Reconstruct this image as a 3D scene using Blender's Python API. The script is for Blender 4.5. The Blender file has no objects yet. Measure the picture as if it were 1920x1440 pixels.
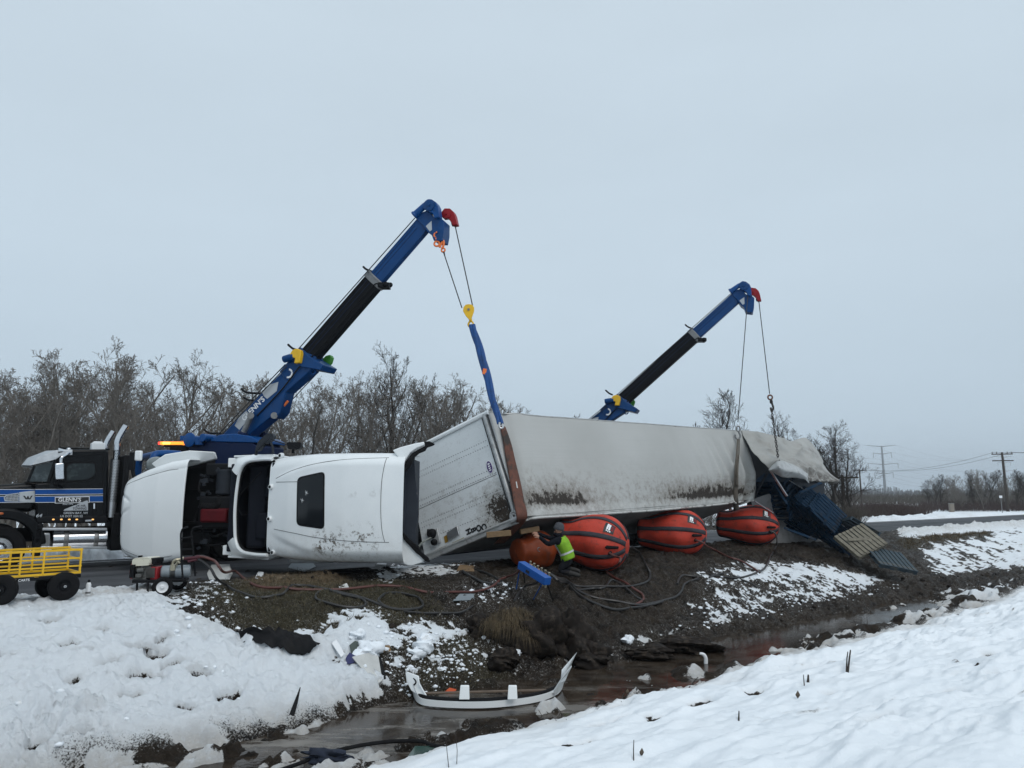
import bpy, bmesh, math, random
import numpy as np
from mathutils import Vector, Matrix

# ---------------------------------------------------------------- camera, sky, sun, exposure
scene = bpy.context.scene
CH, PITCH, LENS = 1.75, math.radians(8.95), 25.0
FPX = 1920 * LENS / 36.0
cam_d = bpy.data.cameras.new('camera')
cam_d.lens = LENS; cam_d.sensor_width = 36.0; cam_d.sensor_fit = 'HORIZONTAL'
cam_d.clip_start = 0.05; cam_d.clip_end = 6000
cam = bpy.data.objects.new('camera', cam_d)
scene.collection.objects.link(cam)
cam.location = (0, 0, CH)
cam.rotation_euler = (math.pi / 2 + PITCH, 0, 0)
scene.camera = cam
scene.render.resolution_x, scene.render.resolution_y = 1024, 768

SUN_EL, SUN_AZ = math.radians(48), math.radians(150)     # overcast: a weak, very soft sun high behind the camera
world = bpy.data.worlds.new('World'); scene.world = world
world.use_nodes = True
wn, wl = world.node_tree.nodes, world.node_tree.links
wn.clear()
w_out = wn.new('ShaderNodeOutputWorld')
w_bg = wn.new('ShaderNodeBackground'); w_bg.inputs['Strength'].default_value = 1.0
w_sky = wn.new('ShaderNodeTexSky'); w_sky.sky_type = 'NISHITA'; w_sky.sun_disc = False
w_sky.sun_elevation = SUN_EL; w_sky.sun_rotation = SUN_AZ
w_sky.dust_density = 4.0; w_sky.altitude = 200
w_scale = wn.new('ShaderNodeVectorMath'); w_scale.operation = 'SCALE'; w_scale.inputs['Scale'].default_value = 0.05
wl.new(w_sky.outputs[0], w_scale.inputs[0])
# the cloud deck: an even pale grey blue, a little darker towards the horizon, faint mottling
w_tc = wn.new('ShaderNodeTexCoord')
w_sep = wn.new('ShaderNodeSeparateXYZ'); wl.new(w_tc.outputs['Generated'], w_sep.inputs[0])
w_ramp = wn.new('ShaderNodeValToRGB'); wl.new(w_sep.outputs['Z'], w_ramp.inputs[0])
SKY = [(0.0, (.502, .618, .722)), (0.10, (.520, .635, .735)), (0.30, (.552, .660, .752)), (0.62, (.556, .655, .738)), (1.0, (.68, .78, .87))]
er = w_ramp.color_ramp.elements
er[0].position, er[0].color = SKY[0][0], (*SKY[0][1], 1)
er[1].position, er[1].color = SKY[-1][0], (*SKY[-1][1], 1)
for p_, c_ in SKY[1:-1]:
    e_ = er.new(p_); e_.color = (*c_, 1)
w_noise = wn.new('ShaderNodeTexNoise'); w_noise.inputs['Scale'].default_value = 2.3; w_noise.inputs['Detail'].default_value = 5
w_map = wn.new('ShaderNodeMapping'); w_map.inputs['Scale'].default_value = (1, 1, 3.2)
wl.new(w_tc.outputs['Generated'], w_map.inputs[0]); wl.new(w_map.outputs[0], w_noise.inputs['Vector'])
w_mr = wn.new('ShaderNodeMapRange'); w_mr.inputs['To Min'].default_value = .975; w_mr.inputs['To Max'].default_value = 1.03
w_mr.inputs['From Min'].default_value = .3; w_mr.inputs['From Max'].default_value = .7
wl.new(w_noise.outputs[0], w_mr.inputs['Value'])
w_mul = wn.new('ShaderNodeVectorMath'); w_mul.operation = 'SCALE'
wl.new(w_ramp.outputs[0], w_mul.inputs[0]); wl.new(w_mr.outputs[0], w_mul.inputs['Scale'])
w_mix = wn.new('ShaderNodeMix'); w_mix.data_type = 'RGBA'; w_mix.inputs[0].default_value = 0.93
wl.new(w_scale.outputs[0], w_mix.inputs[6]); wl.new(w_mul.outputs[0], w_mix.inputs[7])
wl.new(w_mix.outputs[2], w_bg.inputs['Color']); wl.new(w_bg.outputs[0], w_out.inputs[0])

sun_d = bpy.data.lights.new('sun', 'SUN'); sun_d.energy = 1.0; sun_d.angle = math.radians(35); sun_d.color = (1, .97, .93)
sun = bpy.data.objects.new('sun', sun_d); scene.collection.objects.link(sun)
sun.rotation_euler = (math.pi / 2 - SUN_EL, 0, math.pi - SUN_AZ)
scene.view_settings.view_transform = 'Standard'; scene.view_settings.look = 'None'
scene.view_settings.exposure = 0.16; scene.view_settings.gamma = 1.0; scene.view_settings.use_curve_mapping = False
scene.cycles.max_bounces = 6; scene.cycles.diffuse_bounces = 3; scene.cycles.glossy_bounces = 3
scene.cycles.transparent_max_bounces = 8; scene.cycles.volume_bounces = 0
try:
    scene.cycles.use_denoising = True
except Exception:
    pass

# ---------------------------------------------------------------- helpers
rnd = random.Random(7)
SP, CP = math.sin(PITCH), math.cos(PITCH)
def V(*a): return Vector(a)
def raydir(px, py):
    a = (px - 960) / FPX; b = (720 - py) / FPX
    return Vector((a, CP - b * SP, SP + b * CP))
def at(px, py, Y):
    "point at distance Y into the scene seen at that spot of the photograph"
    d = raydir(px, py); k = Y / d.y
    return Vector((d.x * k, Y, CH + d.z * k))
def at_z(px, py, z):
    d = raydir(px, py); k = (z - CH) / d.z
    return Vector((d.x * k, d.y * k, z))
def at_plane(px, py, p0, n):
    d = raydir(px, py); o = Vector((0, 0, CH)); k = (Vector(p0) - o).dot(n) / d.dot(n)
    return o + d * k

MAT = {}      # object name -> its world matrix
class MB:
    def __init__(s): s.v, s.f, s.mi, s.uv = [], [], [], {}
    def add(s, vs, fs, mi=0, uvs=None):
        o = len(s.v); s.v.extend([Vector(q) for q in vs])
        for k, f in enumerate(fs):
            if uvs is not None: s.uv[len(s.f)] = [uvs[i] for i in f]
            s.f.append([i + o for i in f]); s.mi.append(mi)
        return s
    def box(s, c, size, rot=None, mi=0):
        c = Vector(c); h = [x / 2 for x in size]
        vs = []
        for x in (-1, 1):
            for y in (-1, 1):
                for z in (-1, 1):
                    q = Vector((x * h[0], y * h[1], z * h[2]))
                    if rot is not None: q = rot @ q
                    vs.append(c + q)
        return s.add(vs, [(0, 1, 3, 2), (4, 6, 7, 5), (0, 4, 5, 1), (2, 3, 7, 6), (0, 2, 6, 4), (1, 5, 7, 3)], mi)
    def beam(s, p0, p1, w, h, up=(0, 0, 1), mi=0):
        p0, p1 = Vector(p0), Vector(p1); d = (p1 - p0); L = d.length; d.normalize()
        x = d.cross(Vector(up))
        if x.length < 1e-4: x = d.cross(Vector((1, 0, 0)))
        x.normalize(); y = x.cross(d)
        return s.box((p0 + p1) / 2, (w, L, h), Matrix((x, d, y)).transposed(), mi)
    def tube(s, pts, r, n=8, caps=True, closed=False, mi=0):
        pts = [Vector(p) for p in pts]; m = len(pts)
        rr = list(np.interp(np.linspace(0, 1, m), np.linspace(0, 1, len(r)), r)) if isinstance(r, (list, tuple)) else [r] * m
        T = []
        for i in range(m):
            a = pts[(i - 1) % m] if (i > 0 or closed) else pts[i]
            b = pts[(i + 1) % m] if (i < m - 1 or closed) else pts[i]
            d = b - a
            T.append(d.normalized() if d.length > 1e-9 else Vector((0, 0, 1)))
        ref = Vector((0, 0, 1)) if abs(T[0].z) < .9 else Vector((1, 0, 0))
        nrm = T[0].cross(ref).normalized()
        vs = []
        for i in range(m):
            nrm = nrm - T[i] * nrm.dot(T[i])
            if nrm.length < 1e-6: nrm = T[i].orthogonal()
            nrm.normalize(); bn = T[i].cross(nrm)
            for k in range(n):
                an = 2 * math.pi * k / n
                vs.append(pts[i] + (nrm * math.cos(an) + bn * math.sin(an)) * rr[i])
        fs = []
        for i in range(m if closed else m - 1):
            j = (i + 1) % m
            for k in range(n):
                l = (k + 1) % n
                fs.append((i * n + k, i * n + l, j * n + l, j * n + k))
        if caps and not closed:
            fs.append(tuple(range(n))[::-1]); fs.append(tuple((m - 1) * n + k for k in range(n)))
        return s.add(vs, fs, mi)
    def cyl(s, p0, p1, r, n=16, mi=0): return s.tube([p0, p1], r, n, True, False, mi)
    def lathe(s, p, axis, prof, n=24, mi=0, closed=False):
        "prof: list of (radius, height along axis)"
        p = Vector(p); ax = Vector(axis).normalized(); x = ax.orthogonal().normalized(); y = ax.cross(x)
        vs = []
        for r, h in prof:
            for k in range(n):
                an = 2 * math.pi * k / n
                vs.append(p + ax * h + (x * math.cos(an) + y * math.sin(an)) * r)
        m = len(prof); fs = []
        for i in range(m if closed else m - 1):
            j = (i + 1) % m
            for k in range(n):
                l = (k + 1) % n
                fs.append((i * n + k, i * n + l, j * n + l, j * n + k))
        if not closed:
            if prof[0][0] > 1e-6: fs.append(tuple(range(n))[::-1])
            if prof[-1][0] > 1e-6: fs.append(tuple((m - 1) * n + k for k in range(n)))
        return s.add(vs, fs, mi)
    def prism(s, poly, depth, mi=0):
        "poly: list of 3D points (planar outline); depth: extrusion vector"
        a = [Vector(p) for p in poly]; d = Vector(depth); n = len(a)
        vs = a + [p + d for p in a]
        fs = [tuple(range(n))[::-1], tuple(range(n, 2 * n))]
        for i in range(n):
            j = (i + 1) % n
            fs.append((i, j, j + n, i + n))
        return s.add(vs, fs, mi)
    def loft(s, rings, caps=True, closed=True, mi=0):
        n = len(rings[0]); vs = [p for r in rings for p in r]; fs = []
        for i in range(len(rings) - 1):
            for k in range(n if closed else n - 1):
                l = (k + 1) % n
                fs.append((i * n + k, i * n + l, (i + 1) * n + l, (i + 1) * n + k))
        if caps and closed:
            fs.append(tuple(range(n))[::-1]); fs.append(tuple((len(rings) - 1) * n + k for k in range(n)))
        return s.add(vs, fs, mi)
    def grid(s, fn, nu, nv, mi=0, skip=None):
        vs, uv = [], []
        for i in range(nu + 1):
            for j in range(nv + 1):
                u, v = i / nu, j / nv
                vs.append(fn(u, v)); uv.append((u, v))
        fs = []
        for i in range(nu):
            for j in range(nv):
                if skip and skip((i + .5) / nu, (j + .5) / nv): continue
                a = i * (nv + 1) + j
                fs.append((a, a + nv + 1, a + nv + 2, a + 1))
        return s.add(vs, fs, mi, uv)
    def torus(s, c, axis, R_, r_, n=20, m=8, mi=0, arc=1.0, stretch=None):
        c = Vector(c); ax = Vector(axis).normalized(); x = Vector(stretch[0]).normalized() if stretch else ax.orthogonal().normalized(); y = ax.cross(x)
        k = stretch[1] if stretch else 1.0
        N = n if arc >= 1 else n + 1
        pts = [c + x * math.cos(2 * math.pi * arc * i / n) * R_ * k + y * math.sin(2 * math.pi * arc * i / n) * R_ for i in range(N)]
        return s.tube(pts, r_, m, True, arc >= 1, mi)
    def ball(s, c, r, n=12, m=8, mi=0, rot=None):
        r = r if isinstance(r, (tuple, list)) else (r, r, r); c = Vector(c)
        vs = []; fs = []
        for i in range(m + 1):
            th = math.pi * i / m
            for k in range(n):
                ph = 2 * math.pi * k / n
                q = Vector((r[0] * math.sin(th) * math.cos(ph), r[1] * math.sin(th) * math.sin(ph), r[2] * math.cos(th)))
                vs.append(c + (rot @ q if rot is not None else q))
        for i in range(m):
            for k in range(n):
                l = (k + 1) % n
                fs.append((i * n + k, (i + 1) * n + k, (i + 1) * n + l, i * n + l))
        return s.add(vs, fs, mi)

def thing(name, label, cat, loc=(0, 0, 0), rot=None, group=None):
    o = bpy.data.objects.new(name, None); scene.collection.objects.link(o)
    M = Matrix.Translation(Vector(loc))
    if rot is not None: M = M @ (rot if len(rot) == 4 else rot.to_4x4())
    o.matrix_basis = M; o.empty_display_size = .2
    o['label'] = label; o['category'] = cat
    if group: o['group'] = group
    MAT[o.name] = M
    return o
def islands(mb):
    "the separate pieces a builder holds, as builders of their own"
    par = list(range(len(mb.v)))
    def find(i):
        while par[i] != i: par[i] = par[par[i]]; i = par[i]
        return i
    for f in mb.f:
        r = find(f[0])
        for i in f[1:]: par[find(i)] = r
    out, idx = {}, {}
    for k, f in enumerate(mb.f):
        r = find(f[0]); q = out.setdefault(r, MB()); m_ = idx.setdefault(r, {}); g = []
        for i in f:
            if i not in m_: m_[i] = len(q.v); q.v.append(mb.v[i])
            g.append(m_[i])
        if k in mb.uv: q.uv[len(q.f)] = mb.uv[k]
        q.f.append(g); q.mi.append(mb.mi[k])
    return list(out.values())
def objs(name, mb, mats, parent=None, **kw):
    "one object per separate piece"
    return [obj(name, q, mats, parent, **kw) for q in islands(mb)]
def obj(name, mb, mats, parent=None, world=False, bevel=0.0, seg=2, smooth=40, sub=0, label=None, cat=None, kind=None, group=None, weld=0):
    me = bpy.data.meshes.new(name)
    vs = mb.v
    if parent is not None and world:
        inv = MAT[parent.name].inverted(); vs = [inv @ q for q in vs]
    me.from_pydata([tuple(q) for q in vs], [], mb.f)
    mats = mats if isinstance(mats, (list, tuple)) else [mats]
    for m in mats: me.materials.append(m)
    if len(mats) > 1: me.polygons.foreach_set('material_index', mb.mi)
    if mb.uv:
        uvl = me.uv_layers.new(name='UVMap')
        for pi, cs in mb.uv.items():
            ls = me.polygons[pi].loop_start
            for k, c in enumerate(cs): uvl.data[ls + k].uv = c
    bm = bmesh.new(); bm.from_mesh(me)
    if weld: bmesh.ops.remove_doubles(bm, verts=bm.verts, dist=weld)
    bmesh.ops.recalc_face_normals(bm, faces=bm.faces)
    bm.to_mesh(me); bm.free()
    if smooth:
        me.polygons.foreach_set('use_smooth', [True] * len(me.polygons))
        if smooth < 180: me.set_sharp_from_angle(angle=math.radians(smooth))
    o = bpy.data.objects.new(name, me); scene.collection.objects.link(o)
    if parent is not None:
        o.parent = parent; MAT[o.name] = MAT[parent.name]
    else: MAT[o.name] = Matrix.Identity(4)
    if bevel:
        b = o.modifiers.new('bevel', 'BEVEL'); b.width = bevel; b.segments = seg; b.limit_method = 'ANGLE'; b.angle_limit = math.radians(35)
        b.harden_normals = False
    if sub:
        m_ = o.modifiers.new('sub', 'SUBSURF'); m_.levels = sub; m_.render_levels = sub
    if label: o['label'] = label
    if cat: o['category'] = cat
    if kind: o['kind'] = kind
    if group: o['group'] = group
    return o
def text(name, body, size, m, parent, M, extrude=.002, shear=0, bold=0, sx=1.0, world=True, align='LEFT'):
    "lettering: M is a matrix whose x runs along the line, y up the letters, z out of the surface"
    cu = bpy.data.curves.new(name, 'FONT'); cu.body = body; cu.size = size; cu.extrude = extrude; cu.shear = shear; cu.offset = bold
    cu.align_x = align; cu.align_y = 'CENTER'; cu.resolution_u = 3
    cu.materials.append(m)
    o = bpy.data.objects.new(name, cu); scene.collection.objects.link(o)
    me = bpy.data.meshes.new_from_object(o.evaluated_get(bpy.context.evaluated_depsgraph_get()))
    bpy.data.objects.remove(o); bpy.data.curves.remove(cu)
    if not me.materials: me.materials.append(m)
    o = bpy.data.objects.new(name, me); scene.collection.objects.link(o); o.parent = parent
    L = MAT[parent.name].inverted() @ M if world else M
    o.matrix_basis = L @ Matrix.Diagonal((sx, 1, 1, 1))
    return o
def text_width(o): return max(v.co.x for v in o.data.vertices)
def frame(origin, x, y):
    x = Vector(x).normalized(); z = x.cross(Vector(y)).normalized(); y = z.cross(x)
    M = Matrix((x, y, z)).transposed().to_4x4(); M.translation = Vector(origin)
    return M
def copy_tree(o, M=None, parent=None, label=None, name=None):
    c = o.copy(); scene.collection.objects.link(c)
    if parent is not None: c.parent = parent
    if M is not None: c.matrix_basis = M; MAT[c.name] = M
    if label: c['label'] = label
    for ch in [q for q in o.children]: copy_tree(ch, None, c)
    return c
def spline(pts, n=6):
    P = [Vector(p) for p in pts]; out = []
    for i in range(len(P) - 1):
        a, b, c, d = P[max(i - 1, 0)], P[i], P[i + 1], P[min(i + 2, len(P) - 1)]
        for k in range(n):
            t = k / n
            out.append(.5 * ((2 * b) + (c - a) * t + (2 * a - 5 * b + 4 * c - d) * t * t + (-a + 3 * b - 3 * c + d) * t ** 3))
    out.append(P[-1]); return out

# ---------------------------------------------------------------- materials
def principled(name):
    m = bpy.data.materials.new(name); m.use_nodes = True
    return m, m.node_tree.nodes, m.node_tree.links, m.node_tree.nodes['Principled BSDF']
def mat(name, col, rough=.5, metal=0.0, coat=0.0, noise=None, bump=None, dirt=None, spec=.5, emit=None, sheen=0, scale_vec=None):
    """noise=(scale, amount): light-dark grain; dirt=(colour, scale, threshold, softness): patches; bump=(scale, strength)"""
    m, N, L, B = principled(name)
    B.inputs['Roughness'].default_value = rough; B.inputs['Metallic'].default_value = metal
    B.inputs['Coat Weight'].default_value = coat; B.inputs['Specular IOR Level'].default_value = spec
    B.inputs['Sheen Weight'].default_value = sheen
    B.inputs['Base Color'].default_value = (*col, 1)
    tc = N.new('ShaderNodeTexCoord'); src = tc.outputs['Object']
    if scale_vec:
        mp = N.new('ShaderNodeMapping'); mp.inputs['Scale'].default_value = scale_vec; L.new(src, mp.inputs[0]); src = mp.outputs[0]
    cur = None
    if noise:
        t = N.new('ShaderNodeTexNoise'); t.inputs['Scale'].default_value = noise[0]; t.inputs['Detail'].default_value = 6; t.inputs['Roughness'].default_value = .65
        L.new(src, t.inputs['Vector'])
        mr = N.new('ShaderNodeMapRange'); mr.inputs['From Min'].default_value = .25; mr.inputs['From Max'].default_value = .75
        mr.inputs['To Min'].default_value = 1 - noise[1]; mr.inputs['To Max'].default_value = 1 + noise[1]
        L.new(t.outputs[0], mr.inputs['Value'])
        vm = N.new('ShaderNodeVectorMath'); vm.operation = 'SCALE'; vm.inputs[0].default_value = col
        L.new(mr.outputs[0], vm.inputs['Scale']); cur = vm.outputs[0]
        rr = N.new('ShaderNodeMapRange'); rr.inputs['To Min'].default_value = max(rough - .12, .02); rr.inputs['To Max'].default_value = min(rough + .12, 1)
        L.new(t.outputs[0], rr.inputs['Value']); L.new(rr.outputs[0], B.inputs['Roughness'])
    if dirt:
        dc, ds, th, soft = dirt
        t2 = N.new('ShaderNodeTexNoise'); t2.inputs['Scale'].default_value = ds; t2.inputs['Detail'].default_value = 8; t2.inputs['Roughness'].default_value = .7
        L.new(src, t2.inputs['Vector'])
        m2 = N.new('ShaderNodeMapRange'); m2.inputs['From Min'].default_value = th; m2.inputs['From Max'].default_value = th + soft
        L.new(t2.outputs[0], m2.inputs['Value'])
        mx = N.new('ShaderNodeMix'); mx.data_type = 'RGBA'; mx.inputs[7].default_value = (*dc, 1)
        L.new(m2.outputs[0], mx.inputs[0])
        if cur is not None: L.new(cur, mx.inputs[6])
        else: mx.inputs[6].default_value = (*col, 1)
        cur = mx.outputs[2]
    if cur is not None: L.new(cur, B.inputs['Base Color'])
    if bump:
        t3 = N.new('ShaderNodeTexNoise'); t3.inputs['Scale'].default_value = bump[0]; t3.inputs['Detail'].default_value = 4
        L.new(src, t3.inputs['Vector'])
        bp = N.new('ShaderNodeBump'); bp.inputs['Strength'].default_value = bump[1]; bp.inputs['Distance'].default_value = .02
        L.new(t3.outputs[0], bp.inputs['Height']); L.new(bp.outputs[0], B.inputs['Normal'])
    if emit:
        B.inputs['Emission Color'].default_value = (*emit[0], 1); B.inputs['Emission Strength'].default_value = emit[1]
    return m
M_white = mat('white_paint', (.78, .80, .80), .32, coat=.4, noise=(1.2, .035), dirt=((.45, .42, .38), 5, .66, .25), bump=(1.5, .03))
M_seam = mat('panel_gap', (.10, .10, .10), .8)
M_blackpaint = mat('black_paint', (.0035, .004, .005), .25, spec=.16, dirt=((.035, .033, .03), 3, .62, .6))
M_blackplastic = mat('black_plastic', (.007, .0075, .009), .6, noise=(8, .3), spec=.15)
M_darkgrey = mat('dark_grey_plastic', (.022, .026, .033), .6, noise=(5, .2), spec=.2)
M_rubber = mat('rubber', (.008, .008, .009), .8, noise=(10, .3), bump=(30, .2), spec=.15)
M_chrome = mat('chrome', (.62, .63, .65), .12, metal=1, noise=(6, .1))
M_alu = mat('aluminium', (.50, .51, .52), .38, metal=.9, noise=(7, .15))
M_steel = mat('dull_steel', (.22, .22, .22), .45, metal=.7, noise=(12, .3))
M_blue = mat('blue_boom_paint', (.002, .044, .155), .38, spec=.25, noise=(2, .15), dirt=((.012, .02, .035), 3.5, .56, .3), bump=(3, .05))
M_blueframe = mat('blue_pipe_paint', (.003, .058, .21), .38, spec=.25, noise=(4, .15), dirt=((.012, .02, .035), 5, .58, .3))
M_boomblack = mat('boom_black_paint', (.004, .0045, .006), .45, noise=(3, .3), spec=.14, dirt=((.02, .02, .02), 4, .62, .3))
M_red = mat('red_sheave_paint', (.26, .010, .016), .42, spec=.25, noise=(6, .15))
M_yellow = mat('yellow_paint', (.72, .42, .008), .38, noise=(6, .1), dirt=((.1, .07, .03), 9, .62, .2))
M_green = mat('green_sheave_paint', (.06, .28, .03), .4, noise=(6, .15))
M_orangehook = mat('orange_hook_paint', (.75, .17, .035), .45, noise=(10, .15))
M_cable = mat('wire_rope_steel', (.035, .037, .04), .5, metal=.5)
M_glassdark = mat('dark_glass', (.004, .006, .008), .05, spec=.35, noise=(2, .2))
M_whitelet = mat('white_vinyl', (.75, .76, .77), .4)
M_silverlet = mat('silver_vinyl', (.42, .44, .46), .35, metal=.3)
M_wood = mat('weathered_wood', (.30, .25, .18), .8, noise=(14, .3), bump=(30, .3), scale_vec=(1, 1, 1))
M_lumber = mat('fresh_timber', (.19, .12, .06), .75, noise=(12, .25))
M_pallet = mat('blue_pallet_paint', (.004, .021, .046), .75, spec=.15, noise=(9, .35), dirt=((.035, .03, .025), 4, .52, .2), bump=(25, .3))
M_hose = mat('black_hose_rubber', (.020, .019, .019), .4, noise=(7, .3), dirt=((.10, .085, .07), 9, .60, .2))
M_hosered = mat('red_brown_hose', (.09, .028, .022), .5, noise=(7, .3), dirt=((.08, .06, .045), 9, .58, .2))
M_orange = None
mat_snow = mat('lump_snow', (.80, .84, .88), .6, noise=(3, .05), dirt=((.42, .38, .33), 6, .54, .25), bump=(14, .8))
# ---------------------------------------------------------------- ground: one sheet, built on a road-aligned grid
RA = math.radians(51.0)
EX, EY = math.sin(RA), math.cos(RA)            # along the road
def st(x, y): return x * EX + y * EY, x * EY - y * EX
def xy(s, t): return s * EX + t * EY, s * EY - t * EX
def _hash(ix, iy, seed):
    h = (ix.astype(np.int64) * 374761393 + iy.astype(np.int64) * 668265263 + seed * 1442695041) & 0xffffffff
    h = ((h ^ (h >> 13)) * 1274126177) & 0xffffffff
    return ((h ^ (h >> 16)) & 0xffff) / 65535.0
def vnoise(x, y, seed=0):
    ix, iy = np.floor(x), np.floor(y); fx, fy = x - ix, y - iy
    ix, iy = ix.astype(np.int64), iy.astype(np.int64)
    ux, uy = fx * fx * fx * (fx * (fx * 6 - 15) + 10), fy * fy * fy * (fy * (fy * 6 - 15) + 10)
    a, b, c, d = _hash(ix, iy, seed), _hash(ix + 1, iy, seed), _hash(ix, iy + 1, seed), _hash(ix + 1, iy + 1, seed)
    return (a * (1 - ux) + b * ux) * (1 - uy) + (c * (1 - ux) + d * ux) * uy
def fbm(x, y, oct=4, seed=0, gain=.5):
    v = 0; amp = 1; tot = 0
    for o in range(oct):
        ca, sa = math.cos(.6 * o + .3), math.sin(.6 * o + .3); f = 2.03 ** o
        v = v + amp * vnoise((x * ca - y * sa) * f + 17.3 * o, (x * sa + y * ca) * f + 5.1 * o, seed + o); tot += amp; amp *= gain
    return v / tot
def billow(x, y, oct=3, seed=0): 
    v = 0; amp = 1; tot = 0
    for o in range(oct):
        ca, sa = math.cos(.7 * o + .2), math.sin(.7 * o + .2); f = 2.1 ** o
        n = vnoise((x * ca - y * sa) * f + 3.7 * o, (x * sa + y * ca) * f, seed + 11 * o)
        v = v + amp * (1 - np.abs(2 * n - 1)) ** 1.0; tot += amp; amp *= .5
    return v / tot
def sstep(a, b, x):
    t = np.clip((x - a) / (b - a), 0, 1); return t * t * (3 - 2 * t)
WATER_Z = -1.2
_tp = [-2000, -400, -60, -36, -25.0, -23.4, -22.9, -14.7, -14.3, -13.2, -12.3, -11.2, -9.6, -9.2, -8.1, -7.35, -6.8, -5.4, -4, 0, 3, 40, 400]
_zp = [-1.5, -.9, -.45, -.35, -.25, -.03, -.09, -.09, -.01, .03, -.08, -.42, -1.13, -1.42, -1.46, -1.31, -1.13, -.90, -.67, -.04, .05, .1, .2]
def hbase(s, t):
    z = np.interp(t, _tp, _zp)
    # the verge east of the wreck is a little higher; the ditch silts up towards the far end
    z = z + .10 * np.exp(-((t + 13.6) / 1.6) ** 2) * sstep(11, 17, s) * (1 - sstep(28, 36, s))
    z = z + .155 * sstep(1.8, 4.5, s) * (1 - sstep(24, 30, s)) * sstep(-16.6, -15.6, t) * (1 - sstep(-14.4, -13.6, t))
    z = z + .42 * np.exp(-((t + 8.5) / 1.3) ** 2) * sstep(21, 25.5, s)
    return z
def ground_px(px, py):
    "where the line of sight through that spot of the photograph meets the ground"
    d = raydir(px, py); k = 3.0
    for _ in range(4000):
        p = d * k
        s, t = st(p.x, p.y)
        if CH + p.z <= float(hbase(np.array(s), np.array(t))): break
        k += .01 + k * .0008
    return p.x, p.y
def gpoly(pts): return np.array([st(*ground_px(*p)) for p in pts])
def poly_mask(P, s, t, soft):
    "soft membership of points in a polygon (ground coordinates), about .5 on its edge"
    inside = np.zeros(s.shape, bool); dist = np.full(s.shape, 1e9)
    n = len(P)
    for i in range(n):
        (x1, y1), (x2, y2) = P[i], P[(i + 1) % n]
        if y1 != y2:
            c = ((y1 > t) != (y2 > t)) & (s < (x2 - x1) * (t - y1) / (y2 - y1) + x1); inside ^= c
        dx, dy = x2 - x1, y2 - y1; L2 = dx * dx + dy * dy + 1e-12
        k = np.clip(((s - x1) * dx + (t - y1) * dy) / L2, 0, 1)
        dist = np.minimum(dist, np.hypot(s - x1 - k * dx, t - y1 - k * dy))
    sd = np.where(inside, dist, -dist)
    return sstep(-soft, soft, sd)
def lines(segs):
    out = [segs[0][0]]
    for a, b, d in segs:
        n = max(1, int(round((b - a) / d))); out += list(a + (b - a) * (np.arange(1, n + 1) / n))
    return np.array(out)
_s1 = []
x_ = -1.5
while x_ < 27: _s1.append(x_); x_ += .0030 * math.sqrt(x_ * x_ + 70)
while x_ < 75: _s1.append(x_); x_ += .0065 * x_
while x_ < 2100: _s1.append(x_); x_ *= 1.12
S = np.array(list(lines([(-900, -200, 100), (-200, -40, 16), (-40, -8, 1.6), (-8, -2.5, .5)])) + [-2.0] + _s1)
Tl = lines([(-2000, -400, 200), (-400, -80, 20), (-80, -34, 2), (-34, -26, .5), (-26, -22.6, .1), (-22.6, -15.0, .5), (-15.0, -12, .034), (-12, -6.6, .027), (-6.6, -1.2, .024), (-1.2, 2, .2), (2, 40, 4), (40, 400, 60)])
SS, TT = np.meshgrid(S, Tl, indexing='ij')
Z = hbase(SS, TT)
near = sstep(-4, -2, SS) * (1 - sstep(60, 90, SS)) * sstep(-28, -25, TT)
# --- cover: 1 snow, 0 bare. Outlines of the bare ground come from the photograph, dropped onto the ground
cover = np.ones_like(Z)
A_main = gpoly([(200, 1062), (240, 1100), (330, 1112), (348, 1152), (425, 1172), (450, 1192), (560, 1217), (620, 1172), (690, 1150), (745, 1168), (800, 1170), (870, 1182), (905, 1215), (960, 1290), (1140, 1262), (1260, 1205), (1400, 1165), (1560, 1135), (1600, 1118), (1500, 1108), (1400, 1110), (1345, 1120), (1325, 1085), (1420, 1062), (1540, 1066), (1640, 1082), (1700, 1098), (1745, 1082), (1735, 1050), (1700, 1018), (1640, 992), (1580, 985), (1500, 985), (1200, 985), (700, 1005), (300, 1040)])
A_streak = gpoly([(1690, 1016), (1740, 1006), (1850, 999), (1855, 1005), (1760, 1018), (1700, 1032)])
A_farmud = gpoly([(1600, 1124), (1690, 1092), (1750, 1084), (1920, 1070), (1920, 1112), (1850, 1118), (1780, 1112), (1700, 1135), (1640, 1148)])
A_ditch = gpoly([(560, 1440), (660, 1318), (760, 1285), (850, 1225), (960, 1262), (1140, 1245), (1290, 1180), (1560, 1125), (1680, 1090), (1780, 1100), (1700, 1140), (1560, 1190), (1350, 1240), (1180, 1295), (1000, 1330), (880, 1390), (780, 1440)])
A_field = gpoly([(1640, 1090), (1690, 1020), (1800, 1000), (1920, 992), (1920, 1082), (1760, 1088), (1690, 1100)])
A_mix1 = gpoly([(640, 1240), (700, 1185), (760, 1175), (860, 1185), (905, 1240), (900, 1290), (760, 1290)])
A_mix2 = gpoly([(1325, 1120), (1350, 1075), (1440, 1070), (1560, 1075), (1700, 1105), (1600, 1130), (1400, 1172), (1280, 1195)])
A_mix3 = gpoly([(640, 1072), (820, 1048), (880, 1062), (860, 1075), (720, 1090)])
A_mix4 = gpoly([(850, 1128), (890, 1100), (950, 1098), (985, 1115), (900, 1135)])
A_mix5 = gpoly([(330, 1100), (400, 1090), (450, 1120), (420, 1165), (340, 1140)])
cover -= .95 * poly_mask(A_main, SS, TT, .55)
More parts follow.
